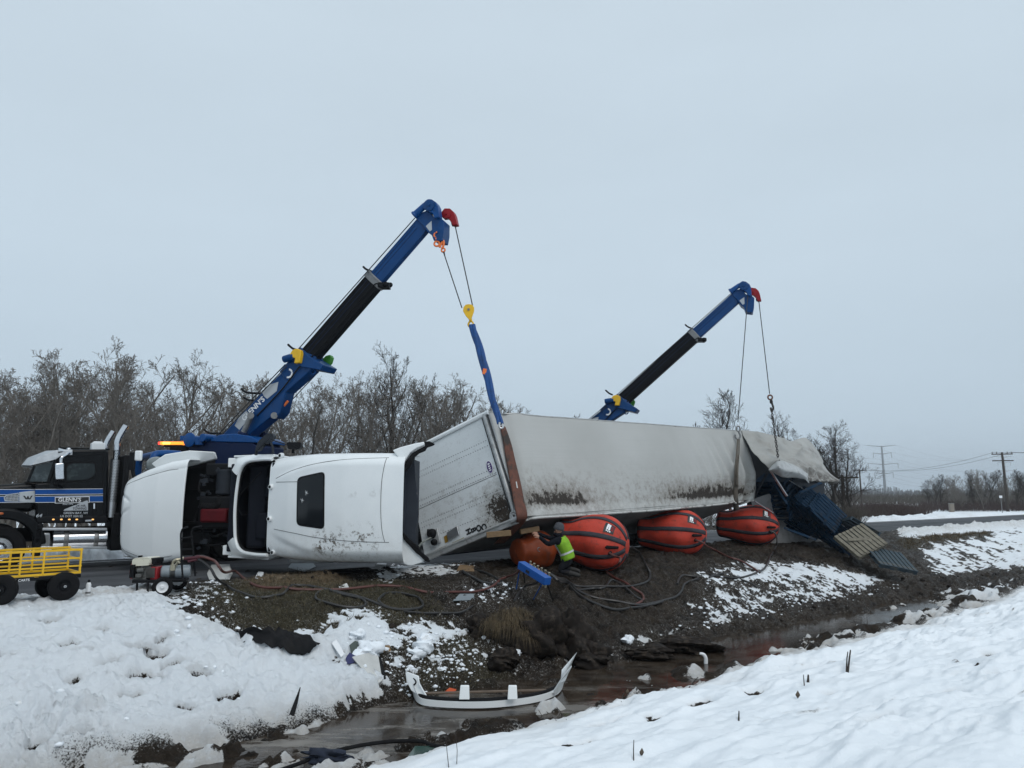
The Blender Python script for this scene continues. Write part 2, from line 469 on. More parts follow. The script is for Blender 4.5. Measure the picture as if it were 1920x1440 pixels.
for P_, k_ in ((A_mix1, .385), (A_mix2, .385), (A_mix3, .48), (A_mix4, .44), (A_mix5, .30)):
    m_ = poly_mask(P_, SS, TT, .75); cover = cover * (1 - m_) + np.maximum(k_, cover * .0) * m_
thin = np.zeros_like(Z)
for P_ in (A_mix1, A_mix2, A_mix3, A_mix4, A_mix5, A_field): thin = np.maximum(thin, poly_mask(P_, SS, TT, .9))
cover -= .75 * poly_mask(A_streak, SS, TT, .5)
cover -= .8 * poly_mask(A_farmud, SS, TT, .5)
m_ = poly_mask(A_ditch, SS, TT, .25); cover = cover * (1 - m_) + .12 * m_
m_ = poly_mask(A_field, SS, TT, 1.2); cover -= .36 * m_
# rutted stripes running down the slope of the far field, and tracks along the near bank
rows = .6 * vnoise(SS * 2.6 + TT * 1.1, TT * .5 + SS * .2, 91) + .4 * vnoise(SS * 5.2 + TT * 2.0, TT * 1.0, 92)
cover += m_ * (rows - .5) * .62
# footprints and thawed holes on both snow banks
holes = np.zeros_like(Z)
rh = random.Random(5)
hp = [(130, 1232, .10), (155, 1247, .10), (5, 1255, .10), (90, 1185, .13), (310, 1222, .11), (295, 1245, .14), (315, 1270, .15), (270, 1292, .18), (370, 1290, .08), (330, 1265, .10), (268, 1232, .16), (200, 1205, .13), (213, 1270, .14), (140, 1300, .14), (245, 1330, .12), (425, 1325, .14), (350, 1370, .12), (60, 1425, .20), (137, 1415, .16), (380, 1283, .14), (350, 1348, .10), (700, 1260, .15),
      (1320, 1355, .20), (1415, 1332, .18), (1455, 1310, .18), (1525, 1303, .15), (1665, 1262, .16), (1375, 1330, .10), (1100, 1435, .28), (1060, 1440, .18), (1170, 1350, .14), (1665, 1395, .22), (1825, 1280, .20), (1880, 1300, .18), (1560, 1335, .12), (1230, 1385, .14), (1215, 1382, .10), (1120, 1390, .10), (1170, 1380, .12), (1870, 1250, .18), (1790, 1330, .16), (1700, 1225, .16), (1475, 1255, .16), (1400, 1265, .14), (1330, 1262, .14)]
wS, wT = SS + .22 * (fbm(SS * 3.1, TT * 3.1, 3, 61) - .5), TT + .22 * (fbm(SS * 3.1 + 40, TT * 3.1, 3, 62) - .5)
for px_, py_, r_ in hp:
    s0, t0 = st(*ground_px(px_, py_))
    d2 = ((wS - s0) / (r_ * 1.35)) ** 2 + ((wT - t0) / (r_ * .75)) ** 2
    holes = np.maximum(holes, np.exp(-d2 * 1.6) * (.42 + .75 * rh.random()))
holes *= .55 + .9 * fbm(SS * 7, TT * 7, 3, 60)
n_big = fbm(SS * .8, TT * .8, 4, 3); n_mid = fbm(SS * 3.2, TT * 3.2, 4, 14, .6); n_fine = fbm(SS * 11, TT * 11, 3, 23, .6)
amb = 4 * cover * (1 - cover); amb = np.clip(amb, 0, 1)
raw = cover + (n_big - .5) * .55 * (.25 + amb) * (1 - .45 * thin) + (n_mid - .5) * (.40 + .75 * amb) + (n_fine - .5) * (.22 + .95 * amb) - 1.35 * np.clip(holes, 0, 1)
snow = sstep(.40, .56, raw)
near_bank = sstep(-7.6, -6.8, TT)                       # the bank the camera stands on: smoother, drifted snow
lump = billow(SS * 3.1, TT * 3.1, 4, 5) ; lump2 = billow(SS * 8.5, TT * 8.5, 3, 9)
drift = fbm(SS * .55, TT * 1.7, 4, 31)
ridge = billow(SS * .8 + TT * .25, TT * 2.7, 3, 41)
crust = fbm(SS * 17, TT * 17, 2, 77)
grain = billow(SS * 14, TT * 14, 2, 78)
rough_k = .70 + .75 * sstep(.38, .62, fbm(SS * .7, TT * .7, 3, 97))
far_bank_h = .12 + .10 * (n_big - .5) + rough_k * (.28 * (n_mid - .5) + .13 * (lump - .45) + .12 * (lump2 - .4) + .10 * (n_fine - .5) + .03 * (grain - .4))
calm = .35 + .85 * sstep(.40, .60, fbm(SS * .45, TT * .7, 3, 121)) * (1 - .5 * sstep(-5.2, -3.8, TT))
near_bank_h = .16 + .28 * (drift - .5) + calm * (.19 * (ridge - .45) + .05 * (lump2 - .5) + .06 * (lump - .5)) + .012 * (crust - .5)
thick = far_bank_h * (1 - near_bank) + near_bank_h * near_bank
shore = np.exp(-((TT + 8.2) / 1.5) ** 4)
thick = (thick * (1 - .60 * shore) + .03 * shore) * (1 - .70 * thin) * (.15 + .85 * sstep(.45, .95, cover)) - (.12 + .08 * near_bank) * np.clip(holes, 0, 1)
rut = billow(SS * .7 + .3 * TT, TT * 2.4, 3, 63)
bare = .20 * (fbm(SS * 2.1, TT * 2.1, 4, 51) - .5) + .17 * (billow(SS * 4.4, TT * 4.4, 3, 57) - .5) + .12 * (n_fine - .5) + .10 * (rut - .5) + .05 * (crust - .5)
edge_lip = .05 * sstep(.5, .9, snow)
offroad = 1 - sstep(-15.0, -14.75, -0 - (-TT) * -1) * 0
road_mask = sstep(-23.2, -22.9, TT) * (1 - sstep(-14.75, -14.45, TT))
extra = sstep(.70, .76, fbm(SS * 2.1, TT * 5.5, 4, 83)) * near_bank * .6
snow = snow * (1 - extra * sstep(.5, .8, 1 - drift))
bare = bare * (1 - near_bank) + (np.maximum(thick, 0) + .10 - .10 * np.clip(holes, 0, 1)) * near_bank * sstep(.5, .9, cover) + bare * near_bank * (1 - sstep(.5, .9, cover))
disp = (snow * (np.maximum(thick, -.10) + edge_lip * (1 - thin) * (1 - .8 * shore) * sstep(.5, .9, cover)) + (1 - snow) * bare) * near * (1 - road_mask)
# keep the mud level under the machines fairly even
flat = np.exp(-((TT + 14) / 1.6) ** 4)
disp = disp * (1 - .30 * flat)
# the ploughed ridge between the road and the far field, and broken snow along both road edges
plough = np.exp(-((TT + 13.9) / .35) ** 2) * sstep(20, 26, SS) + .8 * np.exp(-((TT + 23.9) / .5) ** 2)
Z = Z + disp + .16 * plough * (.5 + lump) * (1 - road_mask)
ditch_k = np.exp(-((TT + 8.35) / 1.15) ** 4)
bar = .55 * fbm(SS * .8, TT * 2.0, 4, 111) + .45 * fbm(SS * 2.6, TT * 4.5, 3, 113)
Z = Z + ditch_k * near * np.clip(1.0 * (bar - .40), -.08, .27) * (1 - .7 * np.exp(-((TT + 8.55) / .38) ** 2) * sstep(4.5, 7, SS))
snow = snow * (1 - ditch_k * sstep(.36, .56, fbm(SS * 1.9, TT * 3.6, 4, 131)))
wet = np.exp(-((Z - WATER_Z) / .24) ** 2) * sstep(-11, -10, TT) * (1 - sstep(-6.2, -5.8, TT))
grass = poly_mask(gpoly([(360, 1110), (560, 1085), (760, 1095), (820, 1150), (740, 1185), (640, 1170), (560, 1212), (430, 1168)]), SS, TT, .6)
grass = np.maximum(grass, poly_mask(A_streak, SS, TT, .6))
grass = np.maximum(grass, .8 * poly_mask(gpoly([(740, 1200), (880, 1190), (960, 1290), (780, 1300)]), SS, TT, .5))
straw = poly_mask(gpoly([(460, 1090), (560, 1072), (640, 1080), (650, 1098), (560, 1112), (470, 1108)]), SS, TT, .35)

GX, GY = xy(SS, TT)
nS, nT = SS.shape
def grid_mesh(name, X, Y, Zz):
    me = bpy.data.meshes.new(name)
    a, b = X.shape
    co = np.empty((a * b, 3), np.float32); co[:, 0] = X.ravel(); co[:, 1] = Y.ravel(); co[:, 2] = Zz.ravel()
    idx = np.arange(a * b).reshape(a, b)
    q = np.stack([idx[:-1, :-1], idx[:-1, 1:], idx[1:, 1:], idx[1:, :-1]], -1).reshape(-1, 4)
    me.vertices.add(a * b); me.vertices.foreach_set('co', co.ravel())
    me.loops.add(q.size); me.loops.foreach_set('vertex_index', q.ravel().astype(np.int32))
    me.polygons.add(len(q)); me.polygons.foreach_set('loop_start', np.arange(0, q.size, 4, dtype=np.int32))
    me.update(calc_edges=True)
    me.polygons.foreach_set('use_smooth', np.ones(len(me.polygons), bool))
    return me
me = grid_mesh('ground', GX, GY, Z)
for nm, arr in (('snow', snow), ('wet', wet), ('grass', grass), ('straw', straw), ('bank', near_bank), ('dirt', np.clip(np.exp(-((TT + 13.9) / .75) ** 2) * .9 + 1.1 * np.clip(holes, 0, 1) * (1 - near_bank * .5) + .28 * sstep(.60, .74, fbm(SS * .9, TT * .9, 4, 71)) * (1 - near_bank), 0, 1)), ('mixed', np.maximum(amb, thin * .8) * near)):
    at_ = me.attributes.new(nm, 'FLOAT', 'POINT'); at_.data.foreach_set('value', arr.astype(np.float32).ravel())
ground = bpy.data.objects.new('ground', me); scene.collection.objects.link(ground); ground['kind'] = 'structure'
if me.polygons[0].normal.z < 0: me.flip_normals()
def gz(x, y):
    "height of the finished ground sheet"
    s, t = st(x, y)
    i = int(np.clip(np.searchsorted(S, s) - 1, 0, nS - 2)); j = int(np.clip(np.searchsorted(Tl, t) - 1, 0, nT - 2))
    u = min(max((s - S[i]) / (S[i + 1] - S[i]), 0), 1); v = min(max((t - Tl[j]) / (Tl[j + 1] - Tl[j]), 0), 1)
    z = (Z[i, j] * (1 - u) + Z[i + 1, j] * u) * (1 - v) + (Z[i, j + 1] * (1 - u) + Z[i + 1, j + 1] * u) * v
    if -22.9 < t < -14.3: z = max(z, 0.0)
    return float(z)
def gpt(px, py, up=0.0):
    d = raydir(px, py); k = 3.0
    for _ in range(6000):
        p = d * k
        if CH + p.z <= gz(p.x, p.y): break
        k += .008 + k * .0005
    return Vector((p.x, p.y, gz(p.x, p.y) + up))

m, N, L, B = principled('snow_and_mud')
def attr(n):
    a = N.new('ShaderNodeAttribute'); a.attribute_name = n; return a.outputs['Fac']
def noise_(sc, det=6, rough=.6, vec=None):
    t = N.new('ShaderNodeTexNoise'); t.inputs['Scale'].default_value = sc; t.inputs['Detail'].default_value = det; t.inputs['Roughness'].default_value = rough
    L.new(vec or geo, t.inputs['Vector']); return t.outputs[0]
def rng(x, a, b, c=0., d=1.):
    r = N.new('ShaderNodeMapRange'); r.inputs['From Min'].default_value = a; r.inputs['From Max'].default_value = b
    r.inputs['To Min'].default_value = c; r.inputs['To Max'].default_value = d; L.new(x, r.inputs['Value']); return r.outputs[0]
def mix_(f, a, b):
    x = N.new('ShaderNodeMix'); x.data_type = 'RGBA'
    (L.new(f, x.inputs[0]) if hasattr(f, 'node') else setattr(x.inputs[0], 'default_value', f))
    for k, c in ((6, a), (7, b)):
        if hasattr(c, 'node'): L.new(c, x.inputs[k])
        else: x.inputs[k].default_value = (*c, 1)
    return x.outputs[2]
def math_(op, a, b):
    x = N.new('ShaderNodeMath'); x.operation = op
    for k, c in ((0, a), (1, b)):
        if hasattr(c, 'node'): L.new(c, x.inputs[k])
        else: x.inputs[k].default_value = c
    return x.outputs[0]
geo = N.new('ShaderNodeNewGeometry').outputs['Position']
a_snow, a_wet, a_grass, a_straw, a_bank = attr('snow'), attr('wet'), attr('grass'), attr('straw'), attr('bank')
n1, n2, n3, n4 = noise_(1.3, 5), noise_(9, 8, .7), noise_(45, 5, .7), noise_(160, 3, .6)
n2b = noise_(4.5, 9, .78)
mud = mix_(rng(n2b, .40, .62), (.0055, .0042, .0033), (.036, .0265, .0195))
mud = mix_(math_('MULTIPLY', rng(n3, .52, .68), .35), mud, (.056, .043, .032))
soil = mix_(rng(n3, .3, .7), (.017, .0135, .010), (.066, .050, .034))
gr = mix_(rng(n3, .35, .68), (.016, .016, .009), (.075, .062, .034))
bare_c = mix_(math_('MULTIPLY', a_grass, rng(n1, .35, .55, .5, 1)), mix_(rng(n1, .42, .68, 0, .75), mud, soil), gr)
bare_c = mix_(math_('MULTIPLY', a_straw, rng(n2, .3, .6)), bare_c, (.16, .115, .07))
bare_c = mix_(math_('MULTIPLY', rng(n4, .60, .72), .15), bare_c, (.14, .12, .095))
drt = attr('dirt')
clean = mix_(rng(n1, .3, .7), (.80, .845, .885), (.86, .895, .925))
dirty = mix_(rng(n2, .3, .7), (.30, .265, .225), (.66, .65, .63))
dirt_f = math_('MAXIMUM', math_('MULTIPLY', rng(n2, .60, .80, 0, .38), rng(a_bank, 0, 1, 1, .2)), math_('MULTIPLY', a_wet, rng(n2, .3, .55, .25, .95)))
dirt_f = math_('MAXIMUM', dirt_f, math_('MULTIPLY', drt, rng(n2, .34, .62)))
soft_edge = rng(a_snow, .35, .95, .75, 0)
dirt_f = math_('MAXIMUM', dirt_f, math_('MULTIPLY', soft_edge, rng(n2, .3, .6, .3, 1)))
snow_c = mix_(dirt_f, clean, dirty)
a_mix = attr('mixed')
speck = math_('MULTIPLY', math_('MULTIPLY', rng(n3, .54, .62), rng(n2, .42, .56)), a_mix)
fac = math_('MAXIMUM', rng(math_('ADD', a_snow, math_('MULTIPLY', math_('SUBTRACT', n3, .5), 1.3)), .38, .60), math_('MULTIPLY', speck, .85))
L.new(mix_(fac, bare_c, snow_c), B.inputs['Base Color'])
wet_r = rng(n2b, .42, .62, .30, .80)
rg = N.new('ShaderNodeMix'); rg.data_type = 'FLOAT'; L.new(fac, rg.inputs[0]); L.new(wet_r, rg.inputs[2]); rg.inputs[3].default_value = .62
L.new(rg.outputs[0], B.inputs['Roughness'])
B.inputs['Specular IOR Level'].default_value = .13
bm_h = math_('ADD', math_('MULTIPLY', n3, .6), math_('MULTIPLY', n4, .25))
bp = N.new('ShaderNodeBump'); bp.inputs['Distance'].default_value = .05
L.new(rng(a_bank, 0, 1, 1.0, .45), bp.inputs['Strength'])
L.new(bm_h, bp.inputs['Height']); L.new(bp.outputs[0], B.inputs['Normal'])
ground.data.materials.append(m)

# --- the road: asphalt sheet with white edge lines and a wet, salted surface
m, N, L, B = principled('wet_asphalt')
geo = N.new('ShaderNodeNewGeometry').outputs['Position']
mp = N.new('ShaderNodeMapping'); mp.inputs['Rotation'].default_value = (0, 0, -(math.pi / 2 - RA)); L.new(geo, mp.inputs[0])
mp2 = N.new('ShaderNodeMapping'); mp2.inputs['Scale'].default_value = (.05, 1.3, 1); L.new(mp.outputs[0], mp2.inputs[0])
nA, nB, nC = noise_(1.0, 4, .5, mp2.outputs[0]), noise_(90, 3, .6), noise_(.7, 5, .6)
col = mix_(rng(nA, .35, .65), (.030, .032, .036), (.075, .078, .085))
col = mix_(math_('MULTIPLY', rng(nB, .5, .7), .4), col, (.11, .11, .11))
col = mix_(rng(nC, .55, .75, 0, .35), col, (.12, .12, .125))
L.new(col, B.inputs['Base Color']); L.new(rng(nC, .3, .7, .5, .85), B.inputs['Roughness']); B.inputs['Specular IOR Level'].default_value = .13
bp = N.new('ShaderNodeBump'); bp.inputs['Strength'].default_value = .25; bp.inputs['Distance'].default_value = .01
L.new(nB, bp.inputs['Height']); L.new(bp.outputs[0], B.inputs['Normal'])
M_asphalt = m
def road_strip(t0, t1, z0, z1, s0=-60, s1=900):
    mb = MB(); ss = [s0 + (s1 - s0) * (k / 60) ** 1.6 for k in range(61)]
    mid = (t0 + t1) / 2
    mb.grid(lambda u, v: Vector((*xy(ss[int(round(u * 60))], t0 + (t1 - t0) * v), z0 + (z1 - z0) * (1 - abs(2 * v - 1)))), 60, 6)
    return mb
obj('road', road_strip(-22.9, -14.45, 0.0, .03), M_asphalt, kind='structure')
M_line = mat('road_paint', (.62, .63, .63), .55, dirt=((.10, .10, .10), 3, .50, .2))
mb = MB()
for tt in (-15.35, -22.2):
    ss = [-40 + 640 * (k / 60) ** 1.6 for k in range(61)]
    zz = .03 * (1 - abs(2 * (tt + 22.9) / 8.45 - 1)) + .006
    mb.grid(lambda u, v: Vector((*xy(ss[int(round(u * 60))], tt + .11 * v), zz)), 60, 1)
obj('road_markings', mb, M_line, kind='structure')

# --- ditch water: muddy, still, with slush margins that are the ground itself
m, N, L, B = principled('muddy_water')
geo = N.new('ShaderNodeNewGeometry').outputs['Position']
nA, nB = noise_(2.2, 6, .65), noise_(14, 4, .6)
mpw = N.new('ShaderNodeMapping'); mpw.inputs['Rotation'].default_value = (0, 0, -(math.pi / 2 - RA)); mpw.inputs['Scale'].default_value = (.45, 1.6, 1); L.new(geo, mpw.inputs[0]); nS_ = noise_(1.5, 8, .68, mpw.outputs[0])
wsx = N.new('ShaderNodeSeparateXYZ'); L.new(geo, wsx.inputs[0])
slush = math_('MULTIPLY', rng(nS_, .50, .62), rng(wsx.outputs['Y'], 9.5, 12.5, .85, .12))
L.new(mix_(slush, mix_(rng(nA, .35, .65), (.018, .013, .010), (.055, .042, .031)), (.23, .215, .195)), B.inputs['Base Color'])
L.new(math_('MAXIMUM', rng(nA, .45, .75, .03, .25), math_('MULTIPLY', slush, .75)), B.inputs['Roughness'])
bp = N.new('ShaderNodeBump'); bp.inputs['Strength'].default_value = .10; bp.inputs['Distance'].default_value = .02
L.new(nB, bp.inputs['Height']); L.new(bp.outputs[0], B.inputs['Normal'])
B.inputs['IOR'].default_value = 1.33
mb = MB()
mb.grid(lambda u, v: Vector((*xy(-40 + 74 * u, -10.4 + 4.8 * v), WATER_Z)), 40, 6)
obj('ditch_water', mb, m, kind='structure')
# ---------------------------------------------------------------- the overturned white road tractor, lying on its left side, roof towards us
SEMI_Y = 18.35
R_semi = Matrix(((-1, 0, 0), (0, 0, -1), (0, -1, 0)))          # columns: forward, left, up of the vehicle
semi = thing('semi_tractor', 'white sleeper truck tractor lying on its side with hood tipped forward', 'truck', (-5.25, SEMI_Y, 1.52), R_semi)
def sp(px, py, zv):
    "vehicle-frame point of the tractor seen at that spot, at height zv above its wheels"
    w = at(px, py, SEMI_Y - zv); return MAT[semi.name].inverted() @ w
def roof_prof(x):  return float(np.interp(x, [-3.2, -3.06, -2.6, -1.8, -1.0, -.45, -.15, 0.05], [3.80, 3.79, 3.74, 3.56, 3.26, 2.98, 2.80, 2.68]))
def half_w(x):     return float(np.interp(x, [-3.06, -2.2, -1.2, -.5, -.1, .05], [1.105, 1.12, 1.125, 1.10, 1.06, 1.03]))
def bulge(x, y):
    g = float(np.interp(x, [-3.1, -1.5, -.9, -.3, 0], [1.02, 1.02, .95, .74, .60]))
    q = min(max((g - abs(y)) / .13, 0), 1); k = min(max(-x / .5, 0), 1)
    return .055 * q * q * (3 - 2 * q) * k
def roof_z(x, y):
    h = half_w(x); r = .24; a = abs(y); z = roof_prof(x) + .05 * (1 - (y / h) ** 2) - .05
    if a > h - r: z -= r - math.sqrt(max(r * r - (a - h + r) ** 2, 0))
    return z + bulge(x, y)
def roof_pt(u, v):
    x = .05 - 3.11 * u; h = half_w(x); r = .24; zt = roof_prof(x); q = 2 * v - 1; sg = 1 if q >= 0 else -1; a = abs(q)
    if a > .72: z = zt - .05 - r - (a - .72) / .28 * (zt - .05 - r - .95); y = h + .06 * (a - .72) / .28
    elif a > .58:
        an = (a - .58) / .14 * math.pi / 2; y = h - r + r * math.sin(an); z = zt - .05 - r + r * math.cos(an) + bulge(x, y)
        z += .05 * (1 - (y / h) ** 2)
    else: y = a / .58 * (h - r); z = roof_z(x, y)
    return Vector((x, sg * y, z))
# paint with mud smears scraped into it where it hit the ground
m, N, L, B = principled('white_roof_paint')
uvn = N.new('ShaderNodeTexCoord').outputs['UV']; obn = N.new('ShaderNodeTexCoord').outputs['Object']
geo = obn
sx = N.new('ShaderNodeSeparateXYZ'); L.new(obn, sx.inputs[0])
nA, nB, nC = noise_(9, 8, .75), noise_(2, 5, .6), noise_(26, 6, .7)
def box_mask(x0, x1, y0, y1, s_):
    a_ = math_('MULTIPLY', rng(sx.outputs['X'], x0 - s_, x0), rng(sx.outputs['X'], x1, x1 + s_, 1, 0))
    return math_('MULTIPLY', a_, math_('MULTIPLY', rng(sx.outputs['Y'], y0 - s_, y0), rng(sx.outputs['Y'], y1, y1 + s_, 1, 0)))
k1 = math_('MULTIPLY', box_mask(-1.75, -1.30, .58, .85, .22), rng(nA, .50, .60))
k2 = math_('MULTIPLY', box_mask(-2.40, -2.0, .50, .80, .25), rng(nA, .53, .62))
k3 = math_('MULTIPLY', box_mask(-2.5, -1.9, -.42, -.28, .1), rng(noise_(3, 3, .5), .58, .66, 0, .35))
base = mix_(rng(nB, .3, .7), (.76, .785, .79), (.81, .83, .83))
base = mix_(math_('MULTIPLY', rng(nC, .60, .74), .22), base, (.40, .36, .31))
base = mix_(math_('MULTIPLY', rng(sx.outputs['Y'], .45, 1.1, 0, .35), rng(nA, .45, .65)), base, (.42, .38, .33))
base = mix_(math_('MAXIMUM', math_('MAXIMUM', k1, k2), k3), base, (.085, .065, .045))
L.new(base, B.inputs['Base Color']); B.inputs['Roughness'].default_value = .33; B.inputs['Coat Weight'].default_value = .3
M_roofwhite = m
mb = MB(); mb.grid(roof_pt, 46, 72)
obj('roof', mb, M_roofwhite, semi, smooth=60)
# seams between the roof panels
def seam(pts, r=.006):
    q = spline([sp(a, b, 3.3) for a, b in pts], 8)
    return [Vector((p.x, p.y, roof_z(p.x, p.y) + .001)) for p in q]
mb = MB()
for pts in ([(502, 896), (545, 880), (600, 868), (660, 862), (735, 860)], [(499, 994), (545, 1000), (600, 1008), (670, 1013), (737, 1014)], [(731, 861), (724, 900), (722, 950), (724, 990), (729, 1013)], [(503, 903), (560, 903)]):
    mb.tube(seam(pts), .0065, 5)
obj('panel_seam', mb, M_seam, semi)
# roof window
def rounded(pts, r, n=5):
    out = []; m_ = len(pts); P_ = [Vector(p) for p in pts]
    for i in range(m_):
        a, b, c = P_[i - 1], P_[i], P_[(i + 1) % m_]
        p0, p1 = b + (a - b).normalized() * r, b + (c - b).normalized() * r
        for k in range(n + 1):
            t = k / n; out.append(p0 * (1 - t) ** 2 + b * 2 * t * (1 - t) + p1 * t * t)
    return out
win = rounded([sp(559, 898, 3.2), sp(609, 887, 3.3), sp(609, 989, 3.3), sp(558, 982, 3.2)], .10)
def conform(poly, off, k0=0.0):
    poly = [a.lerp(b, k / 6) for a, b in zip(poly, poly[1:] + poly[:1]) for k in range(6)]
    c = sum(poly, Vector()) / len(poly); mb = MB(); rings = []
    for k in range(9):
        q = [c.lerp(p, k / 8) for p in poly]; rings.append([Vector((p.x, p.y, roof_z(p.x, p.y) + off)) for p in q])
    rings.append([Vector((p.x, p.y, roof_z(p.x, p.y) - .01)) for p in poly])
    mb.loft(rings, caps=False); return mb
obj('roof_window', conform(win, .013), M_glassdark, semi, weld=.0005, smooth=30)
mb = MB()
for a_, b_, n_ in ((577, 924, 9), (568, 938, 8)):
    c_ = sp(a_, b_, 3.2); c_.z = roof_z(c_.x, c_.y) + .016
    for k in range(n_):
        an = 6.283 * k / n_ + .3 * (k % 2); L_ = .03 + .035 * ((k * 7) % 5) / 5; e_ = c_ + Vector((math.cos(an) * L_, math.sin(an) * L_, 0)); e_.z = roof_z(e_.x, e_.y) + .016; mb.tube([c_, e_], [.004, .0015], 4)
obj('glass_crack', mb, M_whitelet, semi, kind='stuff')
big = rounded([sp(556, 895, 3.2), sp(612, 884, 3.3), sp(612, 992, 3.3), sp(555, 985, 3.2)], .11)
obj('window_seal', conform(big, .006), M_rubber, semi, weld=.0005, smooth=30)
for px_, py_ in ((508, 913), (506, 973), (512, 1036), (521, 853)):
    p = sp(px_, py_, 2.75); c = Vector((p.x, p.y, roof_z(p.x, p.y)))
    mb = MB(); mb.lathe(c, (.45, 0, 1), [(.062, -.02), (.060, .03), (.048, .06)], 16)
    lamp = obj('marker_lamp', mb, M_white, semi)
    mb = MB(); mb.lathe(c, (.45, 0, 1), [(.034, .045), (.034, .066), (.0, .068)], 14)
    obj('lens', mb, M_blackplastic, lamp)
# windscreen opening: rim, rubber, pillars, cowl; the glass is gone
rim = spline([V(.02, -1.03, 2.66), V(.42, -1.035, 2.36), V(.80, -.99, 2.05), V(1.0, -.80, 1.88), V(1.07, -.4, 1.83), V(1.09, 0, 1.82), V(1.07, .4, 1.83), V(1.0, .80, 1.88), V(.80, .99, 2.05), V(.42, 1.035, 2.36), V(.02, 1.03, 2.66)], 5)
mb = MB(); mb.tube(rim, .040, 8); obj('windscreen_rim', mb, M_white, semi)
inner = [p + Vector((-.05, -.045 * (1 if p.y > 0 else -1) * min(abs(p.y) * 1.5, 1), -.01)) for p in rim]
mb = MB(); mb.tube(inner, .024, 6); obj('windscreen_seal', mb, M_rubber, semi)
M_offwhite = mat('off_white_plastic', (.50, .50, .48), .5, noise=(6, .15))
mb = MB()
for sg in (-1, 1):
    outer = [V(-.02, 1.10, 2.50), V(.35, 1.16, 2.18), V(.75, 1.18, 1.80), V(1.18, 1.12, 1.62), V(1.32, .86, 1.60)]
    inn = [V(.02, 1.03, 2.70), V(.42, 1.035, 2.38), V(.80, .99, 2.07), V(1.0, .84, 1.90), V(1.09, .70, 1.84)]
    def cw(u, v, outer=outer, inn=inn, sg=sg):
        k = u * 4; i = min(int(k), 3); f = k - i
        a = inn[i].lerp(inn[i + 1], f); b = outer[i].lerp(outer[i + 1], f); p = a.lerp(b, v); p.z += .05 * math.sin(v * math.pi)
        return Vector((p.x, p.y * sg, p.z))
    mb.grid(cw, 16, 5)
    mb.box((1.28, sg * 1.0, 1.5), (.26, .22, .20))
objs('cowl_corner', mb, M_white, semi, bevel=.02)
mb = MB()
for sg in (-1, 1):
    pts = [V(1.28, sg * 1.17, .55), V(1.28, sg * 1.17, 1.6), V(.8, sg * 1.17, 1.8), V(0.05, sg * 1.15, 2.45), V(-.06, sg * 1.15, .55)]
    mb.prism(pts, (0, -sg * .05, 0))
objs('door', mb, M_white, semi, bevel=.015)
mb = MB()
for sg in (-1, 1):
    pts = [V(.72, sg * 1.176, 1.62), V(.66, sg * 1.176, 1.80), V(0.12, sg * 1.158, 2.30), V(.05, sg * 1.158, 1.55)]
    mb.prism(pts, (0, sg * .01, 0))
objs('side_window', mb, M_glassdark, semi)
M_navy = mat('dark_cab_trim', (.010, .012, .019), .7, noise=(4, .3), spec=.15)
mb = MB(); mb.box((1.20, .03, 1.30), (.20, 2.0, .75)); mb.box((1.22, .0, 1.62), (.12, 1.86, .10)); obj('firewall', mb, M_navy, semi, bevel=.03)
mb = MB(); mb.box((.68, 0, 1.40), (.42, 1.9, .45)); mb.box((.52, .45, 1.62), (.30, .62, .16)); mb.box((.50, -.42, 1.45), (.35, .5, .3)); obj('dashboard', mb, M_navy, semi, bevel=.06)
mb = MB(); mb.torus((.22, .48, 1.70), (.85, 0, .55), .23, .018, 24, 6); mb.beam((.22, .26, 1.70), (.22, .70, 1.70), .03, .03); mb.cyl((.22, .48, 1.70), (.5, .48, 1.5), .03, 8); obj('steering_wheel', mb, M_rubber, semi)
M_seat = mat('grey_seat_cloth', (.045, .047, .055), .9, noise=(20, .2))
mb = MB()
for sg in (-1, 1):
    mb.box((-.32, sg * .5, 1.65), (.18, .52, .95)); mb.box((-.05, sg * .5, 1.15), (.55, .52, .16)); mb.box((-.33, sg * .5, 2.2), (.12, .3, .2))
objs('seat', mb, M_seat, semi, bevel=.05)
mb = MB(); mb.box((-1.0, 0, 1.6), (.04, 2.1, 1.5)); mb.box((.1, 0, .92), (2.3, 2.2, .05)); obj('cab_lining', mb, M_navy, semi)
mb = MB(); mb.beam((-.02, -.95, 2.56), (-.02, .95, 2.56), .06, .22); mb.box((.02, -.25, 2.5), (.10, .7, .05)); obj('sun_visor', mb, M_navy, semi, bevel=.02)
# hood, tipped forward
def hood_pt(u, v):
    x = 2.28 + 1.80 * u; q = 2 * v - 1; a = abs(q)
    hr = float(np.interp(u, [0, .25, .6, .85, 1], [1.09, 1.03, .84, .66, .50])); hl = float(np.interp(u, [0, .3, .6, .85, 1], [1.20, 1.30, 1.28, 1.14, .92]))
    h = hl if q > 0 else hr; r = .17
    zt = float(np.interp(u, [0, .4, .75, .9, .97, 1], [1.84, 1.70, 1.50, 1.38, 1.22, 1.0]))
    zb = .80
    if a > .84: y = h + .02 * (a - .84) / .16; z = zt - .06 - r + (a - .84) / .16 * (zb - (zt - .06 - r))
    elif a > .70:
        an = (a - .70) / .14 * math.pi / 2; y = h - r + r * math.sin(an); z = zt - .06 - r + r * math.cos(an)
    else: y = a / .70 * (h - r); z = zt - .06 * (y / (h - r)) ** 2
    y *= (1 if q > 0 else -1)
    # the creased recess for the badge at the front centre, and the pressed line along each flank
    if .78 < u < .97:
        w = (u - .78) / .19; f = .26 - .20 * (1 - w)
        d = abs(abs(y + .02) - f); z -= .035 * math.exp(-(d / .035) ** 2) * min(w * 2, 1)
    for ln in (-.80 * hr, .90 * hl):
        z -= .010 * math.exp(-((y - ln) / .018) ** 2)
    return Vector((x, y, z))
mb = MB(); mb.grid(hood_pt, 50, 96)
